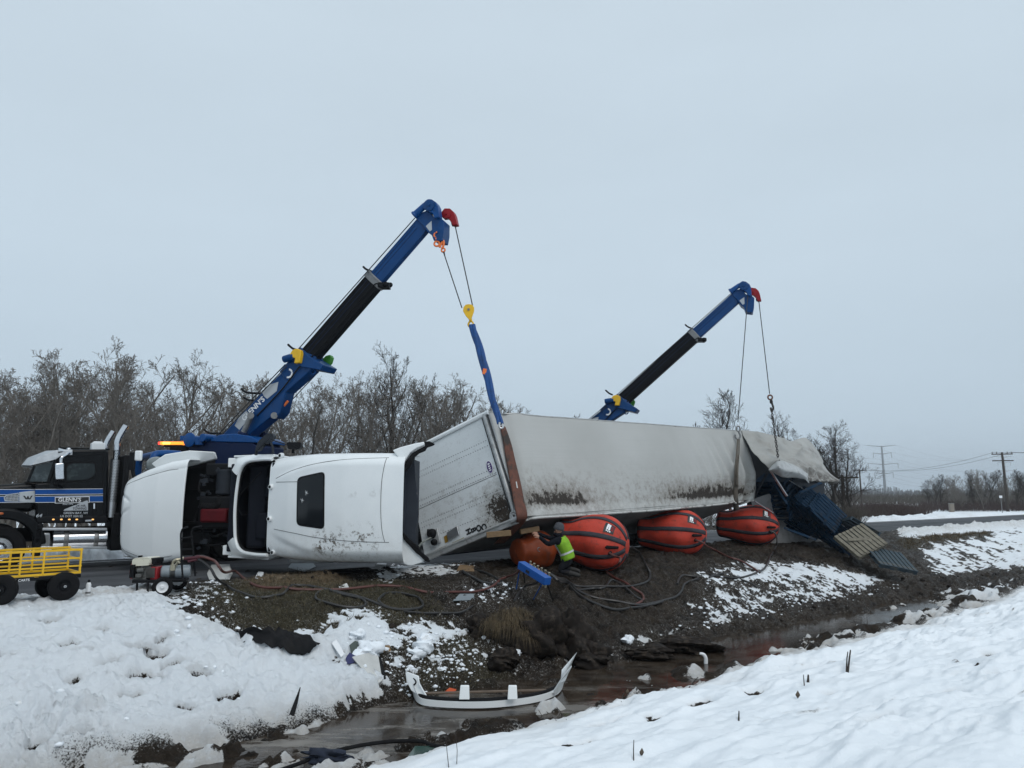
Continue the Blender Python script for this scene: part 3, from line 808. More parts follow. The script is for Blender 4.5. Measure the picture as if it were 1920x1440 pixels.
hood = obj('hood', mb, M_white, semi, smooth=60)
sol = hood.modifiers.new('thickness', 'SOLIDIFY'); sol.thickness = .03; sol.offset = -1
mb = MB()
for ln in (lambda u: -.80 * float(np.interp(u, [0, .25, .6, .85, 1], [1.09, 1.03, .84, .66, .50])), lambda u: .90 * float(np.interp(u, [0, .3, .6, .85, 1], [1.20, 1.30, 1.28, 1.14, .92]))):
    path = []
    for k in range(20):
        u = .12 + .80 * k / 19; best = min((hood_pt(u, v / 120) for v in range(8, 113)), key=lambda p: abs(p.y - ln(u)))
        path.append(Vector((best.x, ln(u), best.z + .004)))
    mb.tube(path, .005, 5)
objs('hood_seam', mb, M_seam, semi)
mb = MB(); mb.prism([V(1.93, -1.12, .90), V(1.93, -1.28, 1.05), V(2.5, -1.31, 1.12), V(3.1, -1.22, 1.08), V(3.45, -1.0, 1.0), V(3.3, -.85, .95), V(2.7, -.9, .92)], (0, 0, .13))
obj('fender', mb, M_white, semi, bevel=.03)
mb = MB(); mb.ball((3.42, -.98, .95), (.24, .20, .16), 16, 10); M_lamp = mat('headlamp_lens', (.16, .18, .18), .12, coat=.5); obj('headlight', mb, M_lamp, semi)
mb = MB(); mb.tube(spline([V(3.72, -.55, 1.25), V(3.80, -.90, 1.30), V(3.80, -1.22, 1.32)]), .045, 8); mb.box((3.80, -1.05, 1.32), (.13, .42, .10)); hm = obj('hood_mirror', mb, M_blackplastic, semi, bevel=.02)
mb = MB(); mb.box((3.66, -1.18, 1.32), (.16, .24, .10)); obj('mirror_shell', mb, M_white, hm, bevel=.03)
# engine bay
mb = MB(); mb.box((2.0, 0, .70), (2.2, 1.9, .10)); mb.box((1.72, .15, 1.10), (.75, .75, .70)); mb.box((2.1, .75, .95), (.5, .3, .5)); mb.box((1.75, -.85, 1.0), (.6, .3, .6)); mb.box((3.0, .1, 1.0), (.12, 1.5, .55))
obj('engine', mb, M_blackplastic, semi, bevel=.04)
mb = MB(); mb.box((1.68, .22, 1.52), (.62, .30, .16)); mb.box((1.68, .22, 1.42), (.70, .36, .08)); M_enginered = mat('engine_red', (.075, .005, .008), .6, spec=.15, noise=(6, .3)); obj('valve_cover', mb, M_enginered, semi, bevel=.05)  # red darkened in colour to stand in for the deep bay's shade
mb = MB(); mb.lathe((1.55, -.55, 1.22), (0, 1, 0), [(.20, -.30), (.24, -.28), (.24, .26), (.19, .30)], 20); obj('air_filter', mb, M_darkgrey, semi, smooth=40)
mb = MB()
hp_ = spline([V(1.62, -.22, 1.35), V(1.66, -.02, 1.42), V(1.85, .02, 1.42), V(2.05, -.02, 1.38)], 8)
mb.tube(hp_, [.085 + .012 * (i % 2) for i in range(len(hp_))], 12); obj('intake_hose', mb, M_rubber, semi)
mb = MB()
for a_, b_, c_ in (((2.2, -.6, 1.2), (2.15, -.35, 1.35), (1.95, -.3, 1.3)), ((2.2, .1, 1.2), (2.22, .35, 1.3), (2.0, .45, 1.35)), ((1.45, .6, 1.3), (1.7, .7, 1.35), (1.9, .65, 1.2)), ((2.1, .5, 1.2), (1.9, .9, 1.25), (1.5, .85, 1.2))):
    mb.tube(spline([V(*a_), V(*b_), V(*c_)], 6), .025, 7)
objs('pipe', mb, M_blackplastic, semi)
mb = MB()
rr_ = random.Random(3)
for k in range(30):
    mb.box((1.5 + rr_.random() * .75, -.9 + 1.9 * rr_.random(), 1.15 + .25 * rr_.random()), (.03 + .08 * rr_.random(), .03 + .09 * rr_.random(), .05), Matrix.Rotation(rr_.random() * 3, 3, 'Z'))
obj('bracket', mb, M_darkgrey, semi, kind='stuff')
# frame, front axle and wheels on the far side
mb = MB()
for sg in (-1, 1): mb.box((.6, sg * .43, .78), (6.6, .09, .27))
mb.box((2.7, 0, .55), (.14, 1.7, .14)); mb.box((-2.5, 0, .8), (.1, .9, .2)); obj('chassis_frame', mb, M_blackplastic, semi)
for sg in (-1, 1):
    mb = MB(); mb.lathe((2.7, sg * 1.02, .52), (0, sg, 0), [(.30, -.14), (.47, -.15), (.51, -.10), (.51, .10), (.47, .15), (.30, .14)], 28, closed=True); w_ = obj('wheel', mb, M_rubber, semi)
    mb = MB(); mb.lathe((2.7, sg * 1.02, .52), (0, sg, 0), [(.30, -.12), (.30, .11), (.20, .08), (.10, .13), (0, .13)], 24); obj('rim', mb, M_alu, w_)
# side extenders behind the sleeper, and the recess between them
def spl(pts, zv): return [sp(a, b, zv) for a, b in pts]
mb = MB(); mb.prism(spl([(736, 844), (752, 838), (775, 832), (796, 828), (799, 833), (782, 840), (769, 849), (761, 862), (757, 872), (750, 862)], 3.68), (0, 0, -.22)); obj('side_extender', mb, M_white, semi, bevel=.02)
mb = MB(); mb.prism(spl([(756, 880), (760, 866), (770, 852), (783, 843), (797, 836), (795, 828), (805, 827), (815, 832), (812, 835), (800, 839), (797, 845), (785, 850), (777, 857), (768, 875), (760, 885)], 3.69), (0, 0, -.10)); obj('rubber_skirt', mb, M_rubber, semi, bevel=.01)
mb = MB(); mb.prism(spl([(752, 1000), (759, 1010), (770, 1022), (784, 1036), (797, 1050), (792, 1055), (770, 1062), (735, 1052), (700, 1045), (690, 1040)], 3.35), (0, 0, -.2)); obj('side_extender', mb, M_white, semi, bevel=.02)
mb = MB(); mb.prism(spl([(755, 998), (764, 1008), (776, 1019), (784, 1024), (791, 1036), (803, 1047), (806, 1054), (798, 1053), (786, 1041), (781, 1038), (770, 1026), (756, 1011)], 3.40), (0, 0, -.10)); obj('rubber_skirt', mb, M_rubber, semi, bevel=.01)
M_backpanel = mat('sleeper_back_panel', (.030, .036, .047), .6, spec=.2, noise=(3, .15), dirt=((.16, .15, .14), 6, .62, .15))
mb = MB(); mb.prism(spl([(748, 850), (779, 846), (777, 865), (779, 900), (784, 935), (785, 965), (780, 990), (778, 1020), (750, 1012)], 3.25), (0, 0, -.05)); mb.box((-3.0, 0, 2.2), (.05, 2.1, 2.2))
obj('back_panel', mb, M_backpanel, semi)
mb = MB(); mb.box((-2.2, 1.22, 1.35), (1.9, .12, .7)); mb.box((-.6, 1.25, 1.2), (1.0, .12, .5)); objs('side_fairing', mb, M_white, semi, bevel=.03)
# big mirrors on the upper (right) side
mb = MB(); mb.tube(spline([sp(480, 853, 2.3), sp(483, 838, 2.35), sp(492, 828, 2.4), sp(502, 822, 2.4)]), .035, 8)
mb.prism(rounded(spl([(478, 845), (484, 827), (500, 813), (511, 812), (513, 820), (505, 829), (492, 833), (485, 846)], 2.45), .05, 3), (0, 0, -.18)); mb.tube(spline([sp(505, 826, 2.4), sp(511, 838, 2.4), sp(512, 850, 2.4)]), .03, 8); mb.tube([sp(510, 825, 2.4), sp(540, 834, 2.5)], .012, 6)
obj('mirror', mb, M_darkgrey, semi, bevel=.02)
mb = MB(); mb.prism(rounded(spl([(537, 829), (564, 829), (564, 840), (558, 843), (539, 842)], 2.75), .04, 3), (0, 0, -.16)); mb.cyl(sp(550, 838, 2.65), sp(549, 850, 2.65), .03, 8)
obj('mirror', mb, M_blackplastic, semi, bevel=.02)
mb = MB(); mb.tube(spline([sp(447, 935, 1.95), sp(453, 925, 2.0), sp(462, 915, 1.9), sp(490, 885, 2.3)]), .012, 6); mb.tube(spline([sp(448, 955, 1.9), sp(455, 966, 1.9), sp(463, 962, 1.8)]), .01, 6); obj('wiper', mb, M_blackplastic, semi)
# ---------------------------------------------------------------- box trailer, rolled on its left side and half lifted
TA, TB = at(916, 773, 17.35), at(978, 971, 16.75)               # roof / nose corners: upper (right side), lower (left side)
TC, TD = at(762, 851, 18.75), at(797, 1046, 17.85)               # floor / nose corners
TA2, TB2 = at(1390, 808, 23.65), at(1414, 938, 23.7)
trailer = thing('box_trailer', 'long muddy white box trailer on its side with torn roof at its far end', 'trailer', (TB.x, TB.y, 0))
def bil(a, b, c, d, u, v): return a.lerp(b, u).lerp(c.lerp(d, u), v)
roof_n = (TA2 - TA).cross(TB - TA).normalized()
if roof_n.y > 0: roof_n = -roof_n
def roof_edge(v):
    "torn end of the sound part of the roof, top to bottom"
    k = [(1390, 808, 23.65), (1396, 826, 23.6), (1408, 858, 23.6), (1417, 890, 23.65), (1417, 915, 23.7), (1414, 938, 23.7)]
    i = min(int(v * 5), 4); f = v * 5 - i
    return at(*k[i]).lerp(at(*k[i + 1]), f)
def roof_surf(u, v, off=0.0):
    a = TA.lerp(TB, v); b = roof_edge(v)
    p = a.lerp(b, u)
    p.z -= .05 * math.sin(math.pi * u) * v                       # bottom rail sags a little
    d = 0.0
    us = .020 + .028 * (1 - v)                                   # where the front sling bites
    d -= .16 * math.exp(-((u - us) / .012) ** 2) * (.45 + .55 * v)
    d += .05 * math.exp(-((u - us - .04) / .02) ** 2) * (1 - v)
    for c0, sl, am, w in ((.62, .02, .03, .012), (.74, .06, .045, .009), (.80, .05, .06, .009), (.83, .07, .12, .008), (.862, .09, -.10, .008), (.885, .06, .14, .007), (.915, .03, -.12, .008), (.935, .0, .10, .007), (.96, -.03, -.30, .014), (.985, -.02, .12, .010)):
        d += am * math.exp(-((u - c0 - sl * (v - .5)) / w) ** 2) * min(1, max(0, (v - .12) * 2.2))
    d += .012 * (math.sin(u * 61 + v * 3) * .5 + math.sin(u * 23 + 5 * v + 1)) * .5
    d += .03 * math.exp(-((u - .10) / .05) ** 2) * math.exp(-((v - .35) / .3) ** 2)
    return p + roof_n * (d + off)
# aged white sheet with scraped mud along the lower side
def mud_mat(name, base, streak, axis_lo, axis_hi, mudcol=(.028, .022, .018)):
    m, N_, L_, B_ = principled(name)
    globals().update(N=N_, L=L_, B=B_)
    uv = N.new('ShaderNodeTexCoord').outputs['UV']; ob = N.new('ShaderNodeTexCoord').outputs['Object']
    globals()['geo'] = ob
    su = N.new('ShaderNodeSeparateXYZ'); L.new(uv, su.inputs[0])
    U, V_ = su.outputs['X'], su.outputs['Y']
    n1_, n2_, n3_ = noise_(1.1, 8, .68), noise_(5.5, 8, .72), noise_(.5, 4, .55)
    mpx = N.new('ShaderNodeMapping'); mpx.inputs['Scale'].default_value = (9, 2.2, 1); L.new(uv, mpx.inputs[0]); n4_ = noise_(5, 7, .7, mpx.outputs[0])
    mpy = N.new('ShaderNodeMapping'); mpy.inputs['Scale'].default_value = (1.5, 60, 1); L.new(uv, mpy.inputs[0]); n5_ = noise_(2, 4, .6, mpy.outputs[0])
    col = mix_(rng(n3_, .3, .7), base, streak)
    col = mix_(math_('MULTIPLY', rng(n5_, .45, .75), .35), col, tuple(c * .80 for c in base))
    col = mix_(math_('MULTIPLY', rng(n2_, .50, .75), math_('MULTIPLY', rng(V_, .35, .85), .6)), col, (.24, .215, .185))
    return m, U, V_, n1_, n2_, n4_, col
m, U, Vv, q1, q2, q4, col = mud_mat('trailer_roof_sheet', (.425, .428, .415), (.375, .376, .362), 0, 1)
band = math_('MULTIPLY', rng(Vv, .50, .86), rng(Vv, .87, .985, 1, 0))
dens = N.new('ShaderNodeValToRGB'); L.new(U, dens.inputs[0])
e = dens.color_ramp.elements; e[0].position, e[0].color = .03, (.75, .75, .75, 1); e[1].position, e[1].color = 1.0, (.7, .7, .7, 1)
for p_, c_ in ((.10, 1.0), (.20, .95), (.26, .5), (.36, .30), (.46, .42), (.58, .85), (.70, 1.05), (.86, 1.1), (.92, .9)):
    q = e.new(p_); q.color = (c_, c_, c_, 1)
mpv = N.new('ShaderNodeMapping'); mpv.inputs['Scale'].default_value = (46, 5.5, 1); mpv.inputs['Rotation'].default_value = (0, 0, .12); L.new(N['Texture Coordinate'].outputs['UV'], mpv.inputs[0])
q6 = noise_(1.6, 9, .74, mpv.outputs[0]); q7 = noise_(26, 6, .75)
field = math_('ADD', math_('MULTIPLY', math_('MULTIPLY', band, dens.outputs[0]), .42), math_('ADD', math_('MULTIPLY', q6, .62), math_('ADD', math_('MULTIPLY', q2, .40), math_('MULTIPLY', q7, .22))))
mudmask = math_('MULTIPLY', rng(field, .92, .98), rng(Vv, .52, .62))
film = math_('MULTIPLY', math_('MULTIPLY', rng(field, .74, .95), rng(Vv, .40, .70)), .70)
col = mix_(film, col, (.150, .128, .105))
smear = math_('MULTIPLY', math_('MULTIPLY', rng(Vv, .45, .8), rng(q4, .50, .66)), .55)
col = mix_(smear, col, (.19, .165, .14))
clean_strip = math_('MULTIPLY', rng(Vv, .87, .93), rng(q2, .35, .5, .8, .1))
col = mix_(clean_strip, col, (.50, .50, .48))
col = mix_(mudmask, col, mix_(rng(q7, .35, .65), (.014, .011, .009), (.050, .040, .032)))
L.new(col, B.inputs['Base Color']); B.inputs['Roughness'].default_value = .6; B.inputs['Specular IOR Level'].default_value = .25
bp = N.new('ShaderNodeBump'); bp.inputs['Strength'].default_value = .35; bp.inputs['Distance'].default_value = .03
L.new(math_('ADD', mudmask, math_('MULTIPLY', q2, .3)), bp.inputs['Height']); L.new(bp.outputs[0], B.inputs['Normal'])
M_troof = m
mb = MB(); mb.grid(roof_surf, 150, 44)
tr = obj('roof', mb, M_troof, trailer, world=True, smooth=180)
s_ = tr.modifiers.new('thickness', 'SOLIDIFY'); s_.thickness = .02; s_.offset = -1
# nose wall
m, U, Vv, q1, q2, q4, col = mud_mat('trailer_nose_sheet', (.66, .69, .70), (.60, .625, .63), 0, 1)
c1 = math_('MULTIPLY', rng(U, .16, .48, 1, 0), rng(Vv, .55, .82))       # mud thrown up into the lower roof-side corner
q8 = noise_(22, 7, .75)
film = math_('MULTIPLY', rng(math_('ADD', math_('MULTIPLY', c1, .5), math_('ADD', math_('MULTIPLY', q2, .5), math_('MULTIPLY', q8, .3))), .42, .72), .6)
col = mix_(film, col, (.17, .15, .125))
mk = rng(math_('ADD', math_('MULTIPLY', math_('SUBTRACT', q8, .5), .6), math_('ADD', math_('MULTIPLY', c1, .62), math_('MULTIPLY', math_('SUBTRACT', math_('ADD', math_('MULTIPLY', q1, .4), math_('MULTIPLY', q2, .7)), .55), 1.5))), .40, .46)
mk = math_('MULTIPLY', mk, rng(c1, 0.02, .12))
col = mix_(mk, col, mix_(rng(q8, .35, .65), (.013, .010, .0085), (.055, .044, .035)))
L.new(col, B.inputs['Base Color']); B.inputs['Roughness'].default_value = .45; B.inputs['Specular IOR Level'].default_value = .25
M_tnose = m
def nose(u, v, off=0.0):
    p = bil(TA, TC, TB, TD, u, v)
    return p + nose_n * (off + .02 * math.sin(math.pi * u) * math.sin(math.pi * v))
nose_n = (TC - TA).cross(TB - TA).normalized()
if nose_n.y > 0: nose_n = -nose_n
mb = MB(); mb.grid(nose, 20, 20); obj('nose_wall', mb, M_tnose, trailer, world=True, smooth=180)
M_rail = mat('trailer_rail', (.40, .41, .41), .45, metal=.35, noise=(5, .2), dirt=((.07, .06, .05), 4, .55, .2))
M_seal = mat('dark_seam_sealant', (.03, .03, .032), .7)
def lerp_pts(f, n=20): return [f(i / n) for i in range(n + 1)]
mb = MB()
post = [nose(.045, v, .025) for v in np.linspace(0, .93, 24)]
mb.tube(post, .055, 8)
low = nose(.03, .97, .0)
mb.torus(nose(.05, .965, .03), nose_n, .10, .045, 18, 8); mb.torus(nose(.05, .965, .05), nose_n, .05, .03, 14, 6)
mb.tube([nose(.03, .93, .03), nose(.0, .99, .04), nose(.10, .995, .03)], .07, 8)
obj('nose_post', mb, M_rail, trailer, world=True)
mb = MB(); mb.tube([nose(.012, v, .035) for v in np.linspace(0, .95, 24)], .022, 6); mb.tube([nose(.08, v, .015) for v in np.linspace(.02, .94, 24)], .012, 6); obj('seam', mb, M_seal, trailer, world=True)
mb = MB(); mb.tube([nose(u, .0, .02) for u in np.linspace(0, 1, 16)], .06, 8); obj('top_rail', mb, M_white, trailer, world=True)
mb = MB(); mb.beam(nose(.05, 1.0, -.04), nose(1, 1.0, -.04), .13, .16); mb.tube([nose(u, .985, .03) for u in np.linspace(.06, 1, 14)], .03, 6); obj('bottom_rail', mb, M_rail, trailer, world=True, bevel=.02)
mb = MB()
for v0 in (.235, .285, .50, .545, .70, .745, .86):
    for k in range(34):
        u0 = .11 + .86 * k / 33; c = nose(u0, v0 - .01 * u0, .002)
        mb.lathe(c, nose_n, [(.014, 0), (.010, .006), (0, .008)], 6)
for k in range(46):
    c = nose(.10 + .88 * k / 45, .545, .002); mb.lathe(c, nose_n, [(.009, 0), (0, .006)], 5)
M_rivet = mat('shaded_rivet_steel', (.22, .225, .23), .5, metal=.3); obj('rivet', mb, M_rivet, trailer, world=True, kind='stuff')  # the grey gives each rivet's small shadow as colour
mb = MB(); mb.tube([nose(u, .56, .004) for u in np.linspace(.1, 1, 10)], .005, 5); mb.tube([nose(u, .02 + .0 * u, .012) for u in np.linspace(.09, 1, 10)], .007, 5); obj('sheet_joint', mb, M_seal, trailer, world=True)
# the maker's oval badge, gladhand box, document box, small stickers, stencilled letters
def nose_frame(u, v, xdir, off):
    o = nose(u, v, off)
    x = (nose(u + .02, v) - nose(u, v)) if xdir == 'u' else (nose(u, v + .02) - nose(u, v))
    x = x.normalized(); y = nose_n.cross(x); return frame(o, x, y)
fr = nose_frame(.145, .475, 'v', .012)
def disc(fr, rx, ry, z, n=28): return [fr @ Vector((rx * math.cos(2 * math.pi * k / n), ry * math.sin(2 * math.pi * k / n), z)) for k in range(n)]
M_purple = mat('purple_badge', (.06, .03, .14), .4)
mb = MB(); mb.prism(disc(fr, .165, .088, 0), nose_n * .006); bdg = obj('badge', mb, M_whitelet, trailer, world=True)
mb = MB(); mb.prism(disc(fr, .150, .074, .007), nose_n * .003); obj('badge_field', mb, M_purple, bdg, world=True)
mb = MB()
for k, (x0, x1) in enumerate(((-.10, -.055), (-.04, .0), (.015, .05), (.065, .10))):
    mb.prism([fr @ V(x0, -.03, .011), fr @ V(x1, -.03, .011), fr @ V(x1 - .01, .03, .011), fr @ V(x0 + .005, .03, .011)], nose_n * .002)
obj('badge_mark', mb, M_whitelet, bdg, world=True)
mb = MB(); mb.prism([nose(.80, .80, .01), nose(.87, .80, .01), nose(.87, .93, .01), nose(.80, .93, .01)], nose_n * .06); gb = obj('gladhand_plate', mb, M_rail, trailer, world=True, bevel=.01)
mb = MB(); mb.ball(nose(.855, .83, .10), (.13, .09, .12), 10, 8); mb.ball(nose(.85, .91, .10), (.09, .07, .08), 10, 8); mb.box(nose(.88, .80, .08), (.12, .1, .1)); obj('gladhand', mb, M_blackplastic, gb, world=True)
mb = MB(); mb.tube(spline([nose(.86, .86, .12), nose(.93, .89, .30), nose(.97, .95, .32), nose(.97, 1.02, .2)], 8), .022, 8); obj('air_line', mb, mat('grey_air_line', (.20, .22, .20), .5), trailer, world=True)
mb = MB(); mb.prism([nose(.60, .85, .01), nose(.72, .87, .01), nose(.72, .945, .01), nose(.60, .93, .01)], nose_n * .05); obj('document_box', mb, M_alu, trailer, world=True, bevel=.008)
mb = MB(); mb.prism([nose(.725, .885, .012), nose(.765, .89, .012), nose(.765, .95, .012), nose(.725, .945, .012)], nose_n * .003); obj('sticker', mb, mat('amber_sticker', (.30, .17, .02), .5), trailer, world=True)
mb = MB(); mb.prism([nose(.57, .965, .012), nose(.70, .97, .012), nose(.70, .985, .012), nose(.57, .98, .012)], nose_n * .003); mb.prism([nose(.75, .97, .012), nose(.84, .97, .012), nose(.84, .982, .012), nose(.75, .982, .012)], nose_n * .003); obj('reflector_strip', mb, mat('faded_reflector', (.30, .28, .16), .5), trailer, world=True)
M_blacklet = mat('black_vinyl', (.012, .012, .014), .5)
for k, ch in enumerate('COBH'):
    fr = nose_frame(.36 + .052 * k, .945 - .004 * k, 'v', .012)
    text('lettering', ch, .20, M_blacklet, trailer, fr @ Matrix.Rotation(math.pi, 4, 'Z') if False else fr, .002, bold=.008, align='CENTER')
# side walls, floor and running gear
shift = TC - TA
TC2, TD2 = TA2 + shift * 1.0, TB2 + (TD - TB)
TD2.z = max(TD2.z, .12); TC2.z = min(TC2.z, 3.2)
M_tside = mat('shaded_trailer_side_sheet', (.20, .20, .20), .6, spec=.2, noise=(2, .12), dirt=((.10, .09, .08), 2.5, .50, .25))  # white sheet coloured grey: the underside's shade is in the base colour
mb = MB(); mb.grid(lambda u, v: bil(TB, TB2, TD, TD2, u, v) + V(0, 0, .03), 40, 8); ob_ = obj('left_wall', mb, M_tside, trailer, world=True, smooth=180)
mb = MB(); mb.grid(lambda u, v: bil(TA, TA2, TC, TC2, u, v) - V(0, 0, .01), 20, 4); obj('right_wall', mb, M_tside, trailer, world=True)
mb = MB(); mb.grid(lambda u, v: bil(TC, TC2, TD, TD2, u, v), 10, 4)
for k in range(12):
    u = .05 + .9 * k / 11; mb.beam(bil(TC, TC2, TD, TD2, u, .05), bil(TC, TC2, TD, TD2, u, .95), .08, .12, (0, 1, 0))
obj('floor', mb, M_darkgrey, trailer, world=True)
M_lowrail = mat('lower_rail', (.50, .50, .48), .5, noise=(3, .2), dirt=((.06, .05, .045), 3, .50, .15))
mb = MB()
pts = [roof_surf(u, 1.0, .012) + V(0, 0, -.02) for u in np.linspace(.0, 1, 60)]
mb.tube(pts, .030, 6); obj('roof_rail', mb, M_lowrail, trailer, world=True)
mb = MB(); mb.tube([roof_surf(u, 0.0, -.01) + V(0, 0, .005) for u in np.linspace(0, 1, 60)], .022, 6); obj('roof_rail', mb, M_rail, trailer, world=True)
mb = MB()
gdir = (TD - TC).normalized(); fdir = (TD2 - TD).normalized(); out_ = -nose_n.cross(gdir)
back = (TC - TA).normalized()
for f_ in (.30, .70):
    mb.beam(bil(TC, TC2, TD, TD2, .02, f_) + back * .22, bil(TC, TC2, TD, TD2, .98, f_) + back * .22, .12, .3, back)
objs('chassis_rail', mb, M_blackplastic, trailer, world=True)
for u in (.80, .91):
    for f_ in (.06, .94):
        c = bil(TC, TC2, TD, TD2, u, f_) + back * .72
        mb = MB(); mb.lathe(c, gdir, [(.30, -.26), (.46, -.27), (.51, -.2), (.51, .2), (.46, .27), (.30, .26)], 24, closed=True); w_ = obj('wheel', mb, M_rubber, trailer, world=True)
        mb = MB(); mb.lathe(c, gdir, [(.30, -.2), (.18, -.1), (.18, .1), (.30, .2)], 18); obj('rim', mb, M_alu, w_, world=True)
    mb = MB(); mb.beam(bil(TC, TC2, TD, TD2, u, .06) + back * .72, bil(TC, TC2, TD, TD2, u, .94) + back * .72, .14, .14); obj('axle', mb, M_blackplastic, trailer, world=True)
# the torn, draped rear of the roof
def cat(a, b, c, d, t): return .5 * ((2 * b) + (c - a) * t + (2 * a - 5 * b + 4 * c - d) * t * t + (-a + 3 * b - 3 * c + d) * t ** 3)
def net_surface(net, u, v):
    R_, C_ = len(net), len(net[0])
    def row(i):
        x = v * (C_ - 1); k = min(int(x), C_ - 2); t = x - k; g = lambda j: net[i][min(max(j, 0), C_ - 1)]
        return cat(g(k - 1), g(k), g(k + 1), g(k + 2), t)
    y = u * (R_ - 1); k = min(int(y), R_ - 2); t = y - k; h = lambda j: row(min(max(j, 0), R_ - 1))
    return cat(h(k - 1), h(k), h(k + 1), h(k + 2), t)
def npix(rows): return [[at(*p) for p in r] for r in rows]
flap_net = npix([
    [(1389, 806, 23.75), (1430, 813, 24.6), (1470, 824, 25.6), (1500, 834, 26.3), (1541, 867, 27.0)],
    [(1404, 836, 23.25), (1440, 841, 24.1), (1478, 850, 25.0), (1517, 861, 25.8), (1553, 884, 26.6)],
    [(1421, 859, 22.95), (1447, 860, 23.3), (1485, 869, 24.3), (1526, 886, 25.2), (1564, 894, 26.2)],
    [(1440, 880, 22.75), (1459, 864, 22.75), (1499, 880, 23.5), (1516, 902, 24.6), (1574, 901, 25.9)],
    [(1443, 884, 23.0), (1470, 893, 22.9), (1500, 899, 23.6), (1516, 906, 24.7), (1568, 907, 26.0)]])
def crumple(p, k=1.0):
    a_ = vnoise(np.array(p.x * 2.3 + p.z * 1.1), np.array(p.z * 3.1 + p.y * .7), 5); b_ = vnoise(np.array(p.x * 6 + 3), np.array(p.z * 6 + p.y), 8)
    c_ = vnoise(np.array(p.x * 1.1 - p.z * 1.7), np.array(p.y * .9 + p.z * .8), 15)
    return p + roof_n * k * (.10 * (1 - abs(2 * float(a_) - 1)) ** 2 + .13 * (1 - abs(2 * float(c_) - 1)) ** 3 + .03 * (float(b_) - .5))
m, U, Vv, q1, q2, q4, col = mud_mat('torn_roof_sheet', (.37, .37, .355), (.29, .285, .265), 0, 1)
mm_ = math_('MULTIPLY', math_('MULTIPLY', rng(U, .30, .62), rng(Vv, .38, .72)), rng(q2, .38, .55))
col = mix_(math_('MULTIPLY', rng(q1, .5, .65), .4), col, (.22, .20, .17))
col = mix_(mm_, col, (.060, .048, .038)); L.new(col, B.inputs['Base Color']); B.inputs['Roughness'].default_value = .6
M_flap = m
mb = MB(); mb.grid(lambda u, v: crumple(net_surface(flap_net, u, v), .25 + .75 * min(1, 6 * v, 6 * (1 - v), 5 * u + .3)), 44, 44)
fo = obj('torn_roof', mb, M_flap, trailer, world=True, smooth=50); s_ = fo.modifiers.new('thickness', 'SOLIDIFY'); s_.thickness = .015; s_.offset = -1
M_flap2 = mat('torn_sheet_inner', (.36, .37, .37), .5, noise=(4, .25), dirt=((.10, .09, .08), 5, .55, .2))
hang = npix([[(1440, 880, 22.6), (1450, 870, 22.5), (1460, 864.5, 22.4), (1480, 869, 22.8), (1502, 880, 23.3), (1512, 890, 23.9)], [(1441, 883, 22.4), (1452, 880, 22.2), (1462, 879, 22.1), (1482, 884, 22.5), (1504, 890, 23.0), (1514, 899, 23.7)], [(1445, 886, 22.7), (1457, 892, 22.6), (1468, 896, 22.6), (1486, 897, 22.9), (1505, 899, 23.2), (1516, 907, 23.9)]])
mb = MB(); mb.grid(lambda u, v: crumple(net_surface(hang, u, v), .35), 14, 30); fo = obj('torn_roof', mb, M_flap2, trailer, world=True, smooth=40); s_ = fo.modifiers.new('thickness', 'SOLIDIFY'); s_.thickness = .015
fold_net = npix([[(1478, 830, 26.2), (1497, 823, 26.9), (1512, 823, 27.1), (1530, 845, 27.3), (1543, 866, 27.4)],
                 [(1486, 836, 26.0), (1502, 832, 26.3), (1516, 840, 26.6), (1531, 856, 26.9), (1543, 874, 27.2)],
                 [(1492, 845, 25.9), (1506, 846, 26.0), (1520, 856, 26.2), (1534, 868, 26.6), (1545, 884, 27.0)]])
mb = MB(); mb.grid(lambda u, v: crumple(net_surface(fold_net, u, v), .5), 16, 24)
fo = obj('torn_roof', mb, M_flap, trailer, world=True, smooth=50); s_ = fo.modifiers.new('thickness', 'SOLIDIFY'); s_.thickness = .015
# rear part of the left wall, burst down onto the ground, and bent frame members
side_net = npix([[(1408, 938, 23.8), (1450, 925, 24.6), (1500, 935, 25.4), (1560, 955, 26.2)], [(1420, 985, 24.0), (1460, 972, 24.8), (1510, 985, 25.4), (1560, 1000, 26.0)], [(1425, 1020, 24.2), (1470, 1018, 24.8), (1520, 1018, 25.3), (1565, 1018, 25.8)]])
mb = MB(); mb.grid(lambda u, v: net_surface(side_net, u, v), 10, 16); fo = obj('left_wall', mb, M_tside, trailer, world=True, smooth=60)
mb = MB()
for p0, p1, w in (((1443, 880, 22.7), (1475, 930, 23.2), .07), ((1511, 927, 24.9), (1532, 962, 24.6), .06), ((1480, 901, 24.3), (1506, 917, 24.8), .03), ((1416, 940, 23.3), (1450, 962, 23.6), .04)):
    mb.beam(at(*p0), at(*p1), w, w * .6)
objs('frame_rail', mb, M_alu, trailer, world=True, bevel=.008)
mb = MB()
for p0, p1, w in (((1440, 884, 23.6), (1412, 935, 24.2), .06), ((1468, 985 - 85, 24.5), (1535, 905, 25.6), .08), ((1475, 935, 24.6), (1540, 908, 25.6), .05)):
    mb.beam(at(*p0), at(*p1), w, w)
objs('frame_rail', mb, M_blueframe if False else M_darkgrey, trailer, world=True)
# dark far wall and floor inside the torn end
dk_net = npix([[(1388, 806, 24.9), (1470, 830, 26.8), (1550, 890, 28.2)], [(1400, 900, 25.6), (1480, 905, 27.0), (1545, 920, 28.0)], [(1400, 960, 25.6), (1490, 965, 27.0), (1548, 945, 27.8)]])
mb = MB(); mb.grid(lambda u, v: net_surface(dk_net, u, v), 8, 8); obj('floor', mb, M_darkgrey, trailer, world=True)

